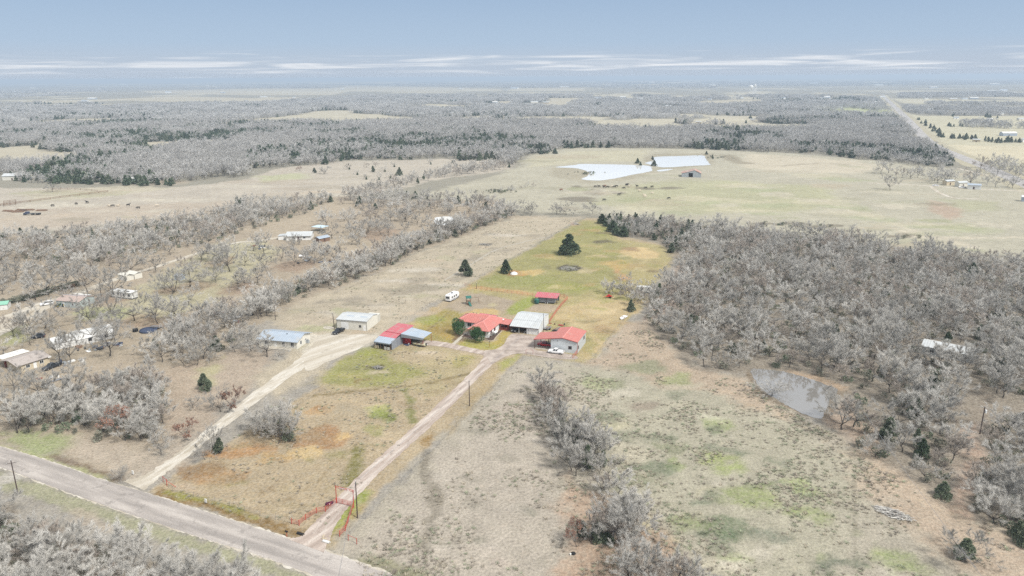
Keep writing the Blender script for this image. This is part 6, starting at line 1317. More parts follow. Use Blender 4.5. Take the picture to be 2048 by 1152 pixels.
MB().box(-.5, 9.2, 0, 6, 9.3, 2.5).build('inner_wall', m_redwood, C3); MB().box(L_-.6, -.6, 2.2, L_+.42, -.52, 2.56).build('fascia', m_frame, C3)
window(C3, L_-2.4, 0, 1.0, 1.1, .9, 'f'); window(C3, L_-6.5, 0, 1.0, 1.1, .9, 'f'); door(C3, L_-4.4, 0, .05, .95, 2.0, 'f', m_frame); window(C3, L_, 4, 1.0, 1.1, .9, 'r')
r = frame('green_roofed_shed', (-14, 622), 20, 'shed with a pale green roof cut by the left edge', 'shed')
MB().box(0, 0, 0, 5, 5, 2.2).build('wall', m_oldwhite, r); roof(r, [[(-.3,-.3,2.3),(5.3,-.3,2.3),(5.3,2.5,3.1),(-.3,2.5,3.1)],[(-.3,2.503,3.1),(5.3,2.503,3.1),(5.3,5.3,2.3),(-.3,5.3,2.3)]], mat('pale_green_roof_metal', (.22, .45, .34), .5), .1)
# farmhouse and sheds beyond the hedge
a, L_ = ang_of((573, 481), (621, 480))
C4 = simple_house('white_roofed_farmhouse', (573, 481), a, L_, 10, 2.6, 3.9, m_frame, m_white, 'long farmhouse with a bright white metal roof among bare oaks beyond the hedge', axis='x', over=.7, wins=[(L_, 3, 1, 1, 1, 'r'), (L_, 7, 1, 1, 1, 'r'), (L_*.3, 0, 1, 1.2, 1, 'f'), (L_*.75, 0, 1, 1.2, 1, 'f')], doors=[(L_*.5, 0, .05, 1, 2, 'f', m_trim)])
MB().box(-5, 2, 0, -.02, 7, 2.2).build('side_room', m_frame, C4); roof(C4, [[(-5.3,1.7,2.3),(-.72,1.7,2.6),(-.72,7.3,2.6),(-5.3,7.3,2.3)]], m_white, .08, 'side_roof')
a, L_ = ang_of((624, 462), (645, 464))
r = frame('blue_carport', (624, 462), a, 'pale blue flat roofed carport behind the white roofed farmhouse', 'carport')
roof(r, [[(-.3,-.3,2.7),(L_,-.3,2.6),(L_+.3,6.3,2.6),(0,6.3,2.7)]], mat('pale_blue_roof_metal', (.48, .6, .68), .5), .1)
for x in (0, L_-.2):
    for y in (0, 6): MB().box(x-.06, y-.06, 0, x+.06, y+.06, 2.55).build('post', m_trim, r)
a, L_ = ang_of((639, 485.5), (660, 481))
C5 = simple_house('grey_pole_shed', (639, 485.5), a, L_, 4.5, 2.2, 3.0, m_wood, m_galv, 'small shed with a shiny grey roof and timber sides right of the white roofed farmhouse', 'shed', axis='x', over=.3, doors=[(L_*.5, 0, .02, 1, 1.8, 'f', m_trim)])
# right hand long building in the wood
a, L_ = ang_of((1843, 707), (1944, 727))
C6 = simple_house('long_white_roofed_building', (1843, 707), a, L_, 7.5, 2.7, 3.8, m_tin, m_white, 'long white roofed building half hidden in the dense right hand wood', 'mobile home', axis='x', over=.3, wins=[(L_*.2, 0, 1, 1.2, .9, 'f'), (L_*.6, 0, 1, 1.2, .9, 'f'), (L_*.85, 0, 1, 1.2, .9, 'f')], doors=[(L_*.4, 0, .3, .9, 2, 'f')])
# rusty barn by the far ponds
a, L_ = ang_of((1363, 354), (1402, 355))
RB = frame('rusty_barn', (1363, 354), a, 'old tin barn with a rust streaked roof and a dark doorway below the far ponds', 'barn')
W2 = L_; pf = [(0, 0), (W2, 0), (W2, 3.2), (W2*.72, 6.6), (W2*.42, 4.6), (0, 3.4)]
pf = [(0, 0), (W2*.36, 0), (W2*.36, 3.9), (W2*.58, 3.9), (W2*.58, 0), (W2, 0), (W2, 3.6), (W2*.66, 6.4), (W2*.36, 4.8), (0, 3.4)]
MB().prism(pf, 'y', 0, .2).build('front_wall', m_tin, RB); MB().box(W2-.2, .21, 0, W2, 13.8, 3.5).build('wall', m_tin, RB); MB().box(0, .21, 0, .2, 13.8, 3.3).build('wall', m_tin, RB); MB().box(.21, 13.8, 0, W2-.21, 14, 3.4).build('wall', m_tin, RB)
MB().box(W2*.3, 4, 0, W2*.64, 4.2, 4.2).build('inner_wall', m_inner, RB)
roof(RB, [[(-.3,-.3,3.5),(W2*.36,-.3,4.95),(W2*.36,14.3,4.95),(-.3,14.3,3.5)]], m_rustroof, .1); roof(RB, [[(W2*.36,-.3,4.96),(W2*.66,-.3,6.6),(W2*.66,14.3,6.6),(W2*.36,14.3,4.96)]], m_rustroof, .1); roof(RB, [[(W2*.66+.003,-.3,6.6),(W2+.3,-.3,3.65),(W2+.3,14.3,3.65),(W2*.66+.003,14.3,6.6)]], m_rustroof, .1)

# ------------------------------------------------------------------ vehicles
CARS = {}
def make_car(kind, paint, label, cat, L_=5.3, Wd=1.9):
    r = tag(empty(cat.replace(' ', '_'), (0, 0, 0)), label, cat)
    w = Wd/2
    # lower body: stations along x (nose at -x)
    h1 = {'pickup': [(-.5, .55, .82, .78), (-.46, .42, .98, .95), (-.26, .38, 1.08, 1), (-.2, .38, 1.1, 1), (.12, .38, 1.08, 1), (.46, .42, 1.06, 1), (.5, .5, 1.0, .97)],
          'suv': [(-.5, .5, .8, .8), (-.46, .4, .95, .95), (-.25, .36, 1.03, 1), (-.2, .36, 1.05, 1), (.2, .36, 1.05, 1), (.46, .4, 1.04, .98), (.5, .5, .98, .92)],
          'sedan': [(-.5, .45, .68, .8), (-.46, .34, .78, .94), (-.22, .3, .9, 1), (-.1, .3, .92, 1), (.25, .3, .92, 1), (.46, .34, .88, .95), (.5, .45, .8, .85)]}[kind]
    V = []; b = MB()
    for (fx, z0, z1, fw) in h1:
        x = fx*L_; V += [(x, -w*fw*.94, z0), (x, -w*fw, (z0+z1)/2), (x, -w*fw*.93, z1), (x, w*fw*.93, z1), (x, w*fw, (z0+z1)/2), (x, w*fw*.94, z0)]
    n = len(h1); b.add(V, [(i*6+j, i*6+(j+1) % 6, i*6+6+(j+1) % 6, i*6+6+j) for i in range(n-1) for j in range(6)]+[tuple(range(5, -1, -1)), tuple((n-1)*6+j for j in range(6))])
    b.build('body', paint, r)
    c0, c1, c2, c3, zt = {'pickup': (-.2, -.1, .1, .13, 1.72), 'suv': (-.22, -.1, .38, .47, 1.72), 'sedan': (-.2, -.06, .2, .33, 1.42)}[kind]; zb = {'pickup': 1.07, 'suv': 1.02, 'sedan': .9}[kind]
    g = MB(); V = []
    for (x, y, z) in ((c0, .88, zb), (c3, .88, zb), (c2, .72, zt-.06), (c1, .72, zt-.06)): V += [(x*L_, -w*y, z), (x*L_, w*y, z)]
    g.add(V, [(0, 1, 3, 2), (2, 3, 5, 4), (4, 5, 7, 6), (6, 7, 1, 0), (0, 2, 4, 6), (1, 7, 5, 3)]); g.build('cabin_glass', m_glass, r)
    t = MB(); t.slab([(c1*L_, -w*.74, zt), (c2*L_, -w*.74, zt), (c2*L_, w*.74, zt), (c1*L_, w*.74, zt)], .07); t.build('cabin_roof', paint, r, bevel=.02)
    p = MB(); m_ = (c1+c2)/2
    for s in (-1, 1):
        for (xa, xb) in ((c0, c1), (m_, m_), (c3, c2)): p.tube([(xa*L_, s*w*.89, zb), (xb*L_, s*w*.74, zt-.03)], .045, 4)
    p.build('window_pillar', paint, r)
    if kind == 'pickup': MB().box(.15*L_, -w*.78, .9, .485*L_, w*.78, 1.095).build('truck_bed', m_darkmetal, r)
    for sx in (-.31, .31):
        for s in (-1, 1):
            y = s*(w-.1); wh = MB().lathe((sx*L_, y, .37), [(.22, -.13), (.37, -.12), (.37, .12), (.22, .13)], 16, axis='y').build('wheel', m_black, r)
            MB().lathe((sx*L_, y+s*.03, .37), [(.08, -.12), (.22, -.11), (.22, .11), (.08, .12)], 10, axis='y').build('rim', m_steel, wh)
    z = .62 if kind == 'sedan' else .76
    for s in (-1, 1):
        MB().box(-.495*L_-.03, s*w*.62-.18, z-.08, -.47*L_, s*w*.62+.18, z+.08).build('headlight', m_light, r); MB().box(.48*L_, s*w*.84-.09, z-.1, .5*L_+.02, s*w*.84+.09, z+.14).build('tail_light', m_tail, r)
    MB().box(-.5*L_-.06, -w*.85, .42, -.485*L_, w*.85, .58).build('bumper', m_steel if kind == 'pickup' else paint, r)
    return r
def put(r, px, py, nose=None, ang=None):
    p = at(px, py); r.location = (p[0], p[1], .0)
    if nose is not None: q = at(*nose); ang = math.atan2(q[1]-p[1], q[0]-p[0])+math.pi
    r.rotation_euler = (0, 0, ang); return r
wp = put(make_car('pickup', m_carwhite, 'white single cab pickup parked in front of the red roofed shop, nose to the left', 'pickup', 5.4), 1112, 706.5, ang=math.radians(-19))
MB().box(.6, -.8, 1.0, 2.4, .8, 1.17).build('bed_cover', m_carwhite, wp, bevel=.04)
put(make_car('pickup', m_carred, 'red pickup under the red roofed carport', 'pickup', 5.0), 1089.5, 692, ang=math.radians(-20.5))
put(make_car('suv', m_carblack, 'dark car standing in the open bay of the white garage', 'car', 4.4), 1030.5, 662, ang=math.radians(72))
put(make_car('pickup', m_carblack, 'black pickup parked before the white metal shop', 'pickup', 5.6), 677, 665.5, nose=(667, 670.5))
put(make_car('suv', m_carwhite, 'white estate car parked on the lane by the grey cottage', 'car', 4.8), 94, 610, nose=(82, 612))
put(make_car('pickup', m_cardark, 'dark charcoal pickup beside the brown roofed house', 'pickup', 6.0), 104, 736, nose=(86, 743))
put(make_car('sedan', mat('silver_car_paint', (.6, .6, .6), .3, .2, .02), 'silver sedan half under the hedge beyond the meadow strip', 'car', 4.6), 695, 529.5, ang=math.radians(2))
put(make_car('sedan', m_carwhite, 'white car parked on the farm track at the right', 'car', 5), 1871, 372, ang=math.radians(-8))
put(make_car('suv', m_cardark, 'grey car nosed under the bare oak by the lane', 'car', 4.6), 76, 676, ang=math.radians(20))
put(make_car('pickup', m_carwhite, 'white pickup far right on the farm track beside a dark shed', 'pickup', 6), 1925, 376, ang=math.radians(-8))
# travel trailer
a, _ = ang_of((895, 604), (917, 592.5))
TT = cargo_trailer((895.5, 604), a, 7.4, 2.4, 2.35, .5, m_carwhite, 'white travel trailer with dark windows parked at the corner of the dirt lot', name='travel_trailer', nose=True, cat='travel trailer')
for x in (1.6, 3.2, 5.0): window(TT, x, -1.2, 1.45, .8, .6, 'f', fr=m_steel)
window(TT, 0, 0, 1.5, 1.5, .7, 'l', fr=m_steel); door(TT, 4.1, -1.2, .7, .65, 1.8, 'f', m_oldwhite); MB().box(3, -.4, 2.85, 3.9, .4, 3.12).build('roof_vent', m_darkmetal, TT, bevel=.04); MB().box(1.3, -.2, 2.85, 1.7, .2, 2.98).build('roof_vent', m_darkmetal, TT)
MB().box(.2, -1.225, .8, 7, -1.205, .95).build('stripe', m_blue, TT)
cargo_trailer((1273, 584), -12, 6.5, 2.4, 2.2, .5, m_oldwhite, 'white camper half hidden behind the tree clump near the parcel edge', name='old_camper', nose=True, cat='camper')
# playset
PS = frame('wooden_playset', (934, 609.5), 15, 'wooden playset with a green canopy, a slide and a swing frame on the dirt lot', 'playset')
for x in (0, 1.6):
    for y in (0, 1.6): MB().box(x-.07, y-.07, 0, x+.07, y+.07, 3.0).build('post', m_wood, PS)
MB().box(-.1, -.1, 1.2, 1.7, 1.7, 1.32).build('platform', m_wood, PS)
for z in (.2, .5, .8): MB().box(-.1, -.12, z, 1.7, -.06, z+.2).build('board', m_wood, PS)
MB().box(-.1, -.12, 1.35, 1.7, -.06, 1.9).build('guard_panel', m_wood, PS)
roof(PS, [[(-.3,-.3,2.7),(1.9,-.3,2.7),(1.9,.8,3.5),(-.3,.8,3.5)],[(-.3,.803,3.5),(1.9,.803,3.5),(1.9,1.9,2.7),(-.3,1.9,2.7)]], m_green, .05, 'canopy')
MB().slab([(.4,-.1,1.3),(1.2,-.1,1.3),(1.5,-2.6,.15),(.7,-2.6,.15)], .06).build('slide', m_green, PS)
sw = MB(); sw.tube([(1.7,.8,2.5),(4.8,.8,2.5)], .06, 6); sw.tube([(4.8,.8,2.5),(5.3,-.6,0)], .06, 6); sw.tube([(4.8,.8,2.5),(5.3,2.2,0)], .06, 6); sw.build('swing_frame', m_wood, PS)
for x in (2.6, 3.8):
    s = MB().box(x-.22, .7, .5, x+.22, .9, .55).build('swing_seat', m_green, PS); MB().tube([(x-.2,.8,.55),(x-.2,.8,2.5)], .015, 3).tube([(x+.2,.8,.55),(x+.2,.8,2.5)], .015, 3).build('chain', m_steel, s)
# tractor by the cottage
TR = frame('tractor', (124, 613), 15, 'dark green tractor with a front loader parked against the grey cottage', 'tractor')
mg = mat('dark_green_paint', (.03, .09, .03), .4); my = mat('yellow_paint', (.6, .5, .06), .4)
MB().prism([(-1.6, .8), (.6, .8), (.6, 1.6), (-1.4, 1.5), (-1.65, 1.2)], 'y', -.4, .4).build('bonnet', mg, TR, bevel=.04); MB().box(.3, -.6, 1.0, 1.5, .6, 1.25).build('chassis', m_darkmetal, TR)
MB().box(.4, -.65, 1.3, 1.5, .65, 2.4).build('cab_glass', m_glass, TR); MB().box(.3, -.75, 2.4, 1.65, .75, 2.5).build('cab_roof', mg, TR)
for (x, rr2) in ((1.1, .8), (-1.1, .5)):
    for s in (-1, 1): wh = MB().lathe((x, s*.85, rr2), [(rr2*.55, -.2), (rr2, -.18), (rr2, .18), (rr2*.55, .2)], 18, axis='y').build('wheel', m_black, TR); MB().lathe((x, s*.87, rr2), [(.1, -.2), (rr2*.55, -.16), (rr2*.55, .16), (.1, .2)], 12, axis='y').build('rim', my, wh)
MB().tube([(.2, .55, 1.5), (-1.5, .55, 1.3), (-2.4, .55, .5)], .07, 5).tube([(.2, -.55, 1.5), (-1.5, -.55, 1.3), (-2.4, -.55, .5)], .07, 5).build('loader_arm', mg, TR); MB().prism([(-2.4, .1), (-3.1, .1), (-3.1, .16), (-2.5, .2), (-2.5, .8), (-2.4, .8)], 'y', -.95, .95).build('bucket', m_steel, TR)
# ------------------------------------------------------------------ fences, gate, poles
def fence(pts, step, h, rails, m, label, name='pipe_fence', pr=.06, rr_=.035, group=None, cat='fence', extra=()):
    P = ats(pts); c = P[0]; r = tag(empty(name, (c[0], c[1], 0)), label, cat, group)
    Q = []
    for i in range(len(P)-1):
        n = max(1, round(np.linalg.norm(P[i+1]-P[i])/step)) if step else 1
        Q += [P[i]+(P[i+1]-P[i])*k/n for k in range(n)]
    Q.append(P[-1]); base = None
    for q in Q:
        if base is None: base = MB().tube([(0, 0, 0), (0, 0, h)], pr, 6).mesh('post', m)
        o = bpy.data.objects.new('post', base); link(o, r); o.location = (q[0]-c[0], q[1]-c[1], 0)
    for z in rails: MB().tube([(q[0]-c[0], q[1]-c[1], z) for q in Q], rr_, 5).build('rail', m, r)
    return r
z1 = lambda *l: [(880+x/6.4, 540+y/6.4) for x, y in l]
fence(z1((320,200),(385,222),(470,238),(525,247),(600,258),(660,268),(730,275),(860,292),(920,302),(988,311),(1050,320),(1118,327),(1185,335),(1235,342)), 0, 1.35, (.5, .9, 1.3), m_orangepaint, 'orange red pipe fence along the back of the yard, behind the playset', pr=.07, rr_=.03)
fence(z1((1630,385),(1560,455),(1480,560),(1400,680)), 2.2, 1.45, (.4, .75, 1.1, 1.4), m_orangepaint, 'orange red pipe fence running from the open shed down to the white garage', pr=.09, rr_=.05)
fence(z1((1540,345),(1590,350),(1630,372)), 2.2, 1.4, (.5, .9, 1.3), m_orangepaint, 'short orange red fence joining the open shed to the side fence', pr=.08, rr_=.045)
fence(z1((1755,1072),(1730,1105),(1700,1135)), 1.5, 1.5, (.4, .8, 1.2, 1.45), m_orangepaint, 'short orange red fence at the front corner of the red roofed shop', pr=.08)
fence(z1((1100,1072),(1190,1080)), 0, 1.5, (1.45,), m_redtrim, 'thin dark red pipe frame at the mouth of the gravel yard', name='pipe_gate', cat='gate', pr=.06)
zg = lambda *l: [(560+x/7.68, 950+y/7.68) for x, y in l]
GT = tag(empty('entrance_gate', (-38.3, 141.4, 0)), 'red ranch gate with a high overhead beam across the gravel drive', 'gate')
gx, gy = -34.2+38.3, 139.7-141.4; gl = math.hypot(gx, gy)
for k in (0, 1): MB().tube([(gx*k, gy*k, 0), (gx*k, gy*k, 4.1)], .09, 8).build('gate_post', m_redpaint, GT)
for z in (3.75, 4.08): MB().tube([(-.15*gx/gl, -.15*gy/gl, z), (gx*1.03, gy*1.03, z)], .055, 6).build('overhead_beam', m_redpaint, GT)
sg = MB().add([(gx*t_+oy*gy/gl, gy*t_-oy*gx/gl, z) for t_, z in ((.2, 3.82), (.55, 3.82), (.55, 4.0), (.2, 4.0)) for oy in (0, .03)], [(0, 2, 4, 6), (7, 5, 3, 1), (0, 1, 3, 2), (2, 3, 5, 4), (4, 5, 7, 6), (6, 7, 1, 0)]); sg.build('name_board', m_frame, GT)
bd = MB().lathe((gx*.72, gy*.72, 3.78), [(.14, 0), (.14, .25)], 10).build('emblem', m_frame, GT)
for z in (.25, .5, .75, 1.0, 1.25): MB().tube([(gx*.03, gy*.03, z), (gx*.97, gy*.97, z)], .035, 5).build('gate_bar', m_redpaint, GT)
for t_ in (.03, .35, .66, .97): MB().tube([(gx*t_, gy*t_, .25), (gx*t_, gy*t_, 1.25)], .035, 5).build('gate_upright', m_redpaint, GT)
fence([(672.5, 1006.5)]+zg((700,565),(563,588),(395,690),(295,780),(178,752)), 0, 1.35, (.3, .6, .9, 1.2), m_redpaint, 'red pipe fence winging left from the entrance gate', pr=.08)
fence([(707.5, 1015.5)]+zg((1090,600),(1048,735),(1005,860),(917,945)), 0, 1.35, (.3, .6, .9, 1.2), m_redpaint, 'red pipe fence winging right from the entrance gate towards the road', pr=.08)
fence(zg((1050,1005),(1180,1060)), 0, 1.3, (1.2,), m_redpaint, 'short red brace fence outside the parcel by the road', pr=.07)
zz = at(334, 971); BR = tag(empty('corner_brace', (zz[0], zz[1], 0)), 'red pipe corner brace at the corner of the parcel by the road', 'fence')
MB().tube([(0, 0, 0), (0, 0, 1.6)], .08, 6).build('post', m_redpaint, BR); MB().tube([(0, 0, 1.2), (2.4, -.8, .1)], .05, 6).build('brace', m_redpaint, BR); MB().tube([(0, 0, 1.4), (-1.6, 1.6, 1.3)], .05, 6).build('rail', m_redpaint, BR); MB().tube([(-1.6, 1.6, 0), (-1.6, 1.6, 1.4)], .06, 6).build('post', m_redpaint, BR)
def wire_fence(pts, label, step=5.0, h=1.25): return fence(pts, step, h, (.4, .8, 1.15), m_steel, label, name='wire_fence', pr=.035, rr_=.012)
wire_fence([(338,975),(420,925),(520,861),(640,785),(745,718)], 'thin wire fence between the caliche drive and the front pasture')
wire_fence([(345,983),(430,1004),(520,1032),(583,1048)], 'thin wire fence along the road side of the front pasture')
wire_fence([(700,1072),(760,1008),(860,908),(960,806),(1045,716)], 'thin wire fence between the gravel drive and the right field')
wire_fence([(1062,712),(1120,720),(1176,727)], 'thin wire fence in front of the red roofed shop')
wire_fence([(1180,727),(1230,664),(1290,590),(1345,520)], 'thin wire fence along the right side of the parcel', 6)
wire_fence([(765,672),(830,630),(900,590),(1000,532),(1080,486),(1168,436)], 'thin wire fence between the meadow strip and the parcel', 6)
fence([(-20,414),(60,404),(120,396),(216,384)], 7, 1.5, (.5, 1.0, 1.4), m_wood, 'brown rail fence across the left field', name='rail_fence', pr=.16, rr_=.1)
fence([(106,379),(150,379),(195,383)], 7, 1.4, (.6, 1.2), m_wood, 'grey post fence behind the brown rail fence in the left field', name='post_fence', pr=.14, rr_=.07)
fence([(8,413),(32,409),(32,403),(8,406),(8,413)], 4, 1.7, (.5, 1.0, 1.6), m_wood, 'small timber cattle pen at the left end of the rail fence', name='cattle_pen', pr=.14, rr_=.09, cat='pen')
def pole(bx, top, label, arms=(), lamp=False, lean=(0, 0), h=None, rad=.15, can=False, group=None):
    P = at(*bx)
    if h is None:
        h = 1.0
        while h < 20 and proj((P[0], P[1], h))[1] > top: h += .1
    r = tag(empty('utility_pole', (P[0], P[1], 0)), label, 'utility pole', group)
    MB().tube([(0, 0, -.2), (lean[0]*.5, lean[1]*.5, h/2), (lean[0], lean[1], h)], rad, 8, r2=rad*.7).build('pole', m_pole, r)
    for (z, hw, an) in arms:
        dx, dy = math.cos(math.radians(an))*hw, math.sin(math.radians(an))*hw; MB().tube([(lean[0]-dx, lean[1]-dy, z), (lean[0]+dx, lean[1]+dy, z)], .06, 4).build('crossarm', m_pole, r)
        for s in (-.9, .9): MB().lathe((lean[0]+dx*s, lean[1]+dy*s, z), [(.03, 0), (.05, .1), (.02, .2)], 6).build('insulator', m_light, r)
    if can: MB().lathe((lean[0]+.35, lean[1]-.05, h-1.7), [(.2, 0), (.26, .05), (.26, .8), (.18, .9)], 12).build('transformer', m_light, r)
    MB().lathe((lean[0], lean[1], h), [(.05, 0), (.07, .12), (.02, .25)], 6).build('insulator', m_light, r)
    return np.array([P[0]+lean[0], P[1]+lean[1], h])
T1 = pole((715,1036), 964, 'tall dark utility pole just right of the entrance gate', rad=.14)
T2 = pole((939,812), 762, 'dark utility pole beside the middle of the gravel drive', rad=.14)
T3 = pole((1959.5,868), 815, 'utility pole with a pale transformer in the lane through the right hand wood', can=True, lean=(.5, .2), rad=.16)
T4 = pole((36,987), 921, 'weathered utility pole with a crossarm on the near side of the road at the left', arms=((7.4, 1.0, 20),), lean=(-.4, 0), rad=.13)
T5 = pole((669,659), 627, 'leaning utility pole left of the white metal shop', lean=(-.35, .1))
T6 = pole((551,640), 611, 'pale utility pole at the foot of the hedge above the grey roofed house', arms=((5.6, .8, 0),), rad=.12)
T7 = pole((203,597), 563, 'utility pole behind the annex of the grey cottage', can=False)
T8 = pole((1087,663), 627, 'thin pole rising between the white garage and the red roofed shop', rad=.1)
T9 = pole((953,577.5), 566, 'short stout post taller than the others in the back yard fence', rad=.12)
T10 = pole((1959,351), 336, 'distant utility pole beside the farmstead on the right', rad=.16)
def wire(A_, B_, sag, label, r=.032, group='overhead lines'):
    A_ = np.array(A_, float); B_ = np.array(B_, float); pts = [A_+(B_-A_)*t_-np.array([0, 0, sag*4*t_*(1-t_)]) for t_ in np.linspace(0, 1, 18)]
    o = MB().tube(pts, r, 4).build('overhead_wire', m_steel); tag(o, label, 'wire', group); return o
wire(T1, (T1[0]+8, T1[1]-75, 9), 1.2, 'overhead wire crossing the road from the pole by the gate')
wire(T1, T2, .6, 'overhead wire between the two dark poles of the drive')
wire(T2, T8, .8, 'overhead wire from the middle drive pole to the pole by the white garage')
wire(T3, (T3[0]-22, T3[1]-95, 9), 1.5, 'overhead wire running down the lane from the transformer pole')
wire(T5, T6, .7, 'overhead wire between the leaning pole and the pale pole by the hedge')
P_ = at(1710, 860); wire((P_[0], P_[1], 7.5), (P_[0]-18, P_[1]-120, 9), 1.0, 'faint overhead wire hanging above the right field')
# ------------------------------------------------------------------ yard things
def mesh_thing(name, mb, m, px, py, label, cat, ang=0, group=None, **k):
    P = at(px, py); return tag(mb.build(name, m, loc=(P[0], P[1], 0), rz=math.radians(ang), **k), label, cat, group)
strip('garden_path', [(907,688),(916,680),(927,671),(937,664)], 1.3, m_concrete, .03, .05)
patch('flower_bed', [(923,674),(937,665),(944,672),(955,676),(972,677),(981,672),(992,665),(1003,658),(1004,661),(993,673),(987,680),(975,680),(958,676),(942,677),(929,675)], m_mulch, .035, .1)
def edging(pts, n, label):
    Q = smooth_path(ats(pts), 12); c = Q[0]; r = tag(empty('stone_edging', (c[0], c[1], 0)), label, 'garden edging'); seg = np.linspace(0, len(Q)-1, n+1)
    for i in range(n):
        a = Q[int(seg[i])]-c; b = Q[min(int(seg[i+1]), len(Q)-1)]-c; d = b-a; L2 = np.linalg.norm(d)
        if L2 < .05: continue
        d /= L2; q = np.array([-d[1], d[0]])*.14; a2, b2 = a+d*.02, b-d*.02; hh = rnd.uniform(.16, .24)
        MB().add([(*(a2-q), 0), (*(b2-q), 0), (*(b2+q), 0), (*(a2+q), 0), (*(a2-q), hh), (*(b2-q), hh), (*(b2+q), hh), (*(a2+q), hh)], [(3,2,1,0),(4,5,6,7),(0,1,5,4),(1,2,6,5),(2,3,7,6),(3,0,4,7)]).build('stone', m_stone, r)
edging([(927,675),(942,678),(958,677),(974,681),(986,682),(992,675),(1004,662)], 26, 'curved pale stone edging round the flower bed of the ranch house')
for i, (x, y, h) in enumerate([(963,671,1.2),(972,674,1.0),(981,674,1.3),(986,671,1.1),(992,668,.9),(946,674,1.2),(936,672,1.0),(930,670,1.1)]):
    p = at(x, y); tree('bush', p[0], p[1], h*1.5, 'leafless dark shrub in the flower bed before the ranch house', 'shrubs of the flower bed', wide=.9)
r = frame('propane_tank', (991, 668.5), 60, 'white propane tank against the right wall of the ranch house', 'tank')
MB().lathe((0, 0, .85), [(.05, -1.1), (.4, -1.0), (.5, -.8), (.5, .8), (.4, 1.0), (.05, 1.1)], 14, axis='x').build('shell', m_carwhite, r); MB().box(-.7, -.3, 0, -.6, .3, .4).box(.6, -.3, 0, .7, .3, .4).build('foot', m_concrete, r)
r = frame('lamp_post', (978.5, 695), 0, 'short rust red post with a small lantern on the front lawn', 'lamp post'); MB().tube([(0, 0, 0), (0, 0, 1.9)], .06, 6).build('post', m_redwood, r); MB().box(-.13, -.13, 1.9, .13, .13, 2.2).build('lantern', m_darkmetal, r, bevel=.03)
# junk and equipment
def flat_trailer(px, py, ang, L_, label, load=0, m=None, name='flatbed_trailer', world=None):
    r = frame(name, (px, py), ang, label, 'trailer')
    MB().box(0, -1, .55, L_, 1, .68).build('bed', m or m_darkmetal, r)
    MB().tube([(L_, -.6, .6), (L_+1.3, 0, .55)], .05, 4).tube([(L_, .6, .6), (L_+1.3, 0, .55)], .05, 4).build('drawbar', m_darkmetal, r)
    for s in (-1, 1): MB().lathe((L_*.45, s*1.12, .33), [(.15, -.1), (.33, -.09), (.33, .09), (.15, .1)], 14, axis='y').build('wheel', m_black, r)
    for i in range(load):
        y = -.7+.35*(i % 5); z = .8+.26*(i//5); MB().tube([(.2+rnd.uniform(0, .4), y, z), (L_-rnd.uniform(.1, .7), y+rnd.uniform(-.1, .1), z)], .13, 7).build('log', m_wood if i % 3 else m_steel, r)
    return r
flat_trailer(1108, 665, 55, 3.6, 'utility trailer stacked with pale poles behind the red roofed shop', 8)
flat_trailer(1091, 661, 58, 3.0, 'small utility trailer beside the right wall of the white garage', 3, m_steel)
flat_trailer(303, 655.5, -12, 4.0, 'small flat trailer above the round blue stock pool', 2, m_steel)
flat_trailer(428, 629, 28, 6.0, 'rusty long trailer loaded with junk at the end of the middle lawn', 4, m_redwood)
flat_trailer(456, 639, 24, 4.5, 'pale boat trailer among junk at the edge of the grove', 1, m_oldwhite)
mesh_thing('stock_pool', MB().lathe((0, 0, 0), [(2.9, 0), (3.0, .1), (3.0, .62), (2.9, .7), (2.75, .7), (2.7, .35)], 36), m_blue, 297, 662, 'large round dark blue stock pool lying on the bare ground', 'pool')
mesh_thing('stock_tank', MB().lathe((0, 0, 0), [(.8, 0), (.95, .1), (.95, .9), (.85, 1.1), (.4, 1.2)], 18), m_black, 271, 663, 'squat black round tank left of the blue stock pool', 'tank')
r = frame('tyre', (1146.5, 1108), 0, 'old black tyre lying on the grass below the russet tree', 'tyre'); MB().lathe((0, 0, 0), [(.28, .02), (.42, 0), (.5, .1), (.42, .26), (.28, .22)], 18).build('tread', m_black, r)
mesh_thing('white_bucket', MB().lathe((0, 0, 0), [(.14, 0), (.17, .3), (.15, .32)], 10), m_frame, 1141, 1110, 'small white bucket beside the old tyre', 'bucket')
mesh_thing('white_heap', MB().lathe((0, 0, 0), [(1.9, 0), (1.6, .5), (1.0, .85), (.3, 1.1)], 9), m_oldwhite, 1028, 548, 'low white heap on orange soil beside the cedar', 'heap')
r = frame('covered_boat', (1247, 637), 55, 'small white boat lying on the bare slope by the right parcel edge', 'boat')
bt = MB(); V = []
for (x, w_, z) in [(-2.2, .2, .55), (-1.4, .75, .6), (0, .95, .6), (1.5, .9, .6), (2.2, .8, .6)]: V += [(x, -w_, z), (x, w_, z), (x, w_*.5, .05), (x, -w_*.5, .05)]
bt.add(V, [(i*4+j, i*4+(j+1) % 4, i*4+4+(j+1) % 4, i*4+4+j) for i in range(4) for j in range(4)]+[(3, 2, 1, 0), (16, 17, 18, 19)]); bt.build('hull', m_carwhite, r); MB().box(-.3, -.7, .6, .2, .7, .68).build('thwart', m_wood, r)
r = frame('red_implement', (1218, 596), 10, 'bright red farm implement standing before the tree clump', 'farm implement')
MB().box(-1.4, -.5, .7, 1.2, .5, .95).build('deck', m_carred, r, bevel=.03); MB().tube([(-1.4, 0, .8), (-2.8, 0, .5)], .07, 5).build('hitch', m_carred, r); [MB().lathe((.4, s*.7, .4), [(.15, -.1), (.4, -.1), (.4, .1), (.15, .1)], 12, axis='y').build('wheel', m_black, r) for s in (-1, 1)]
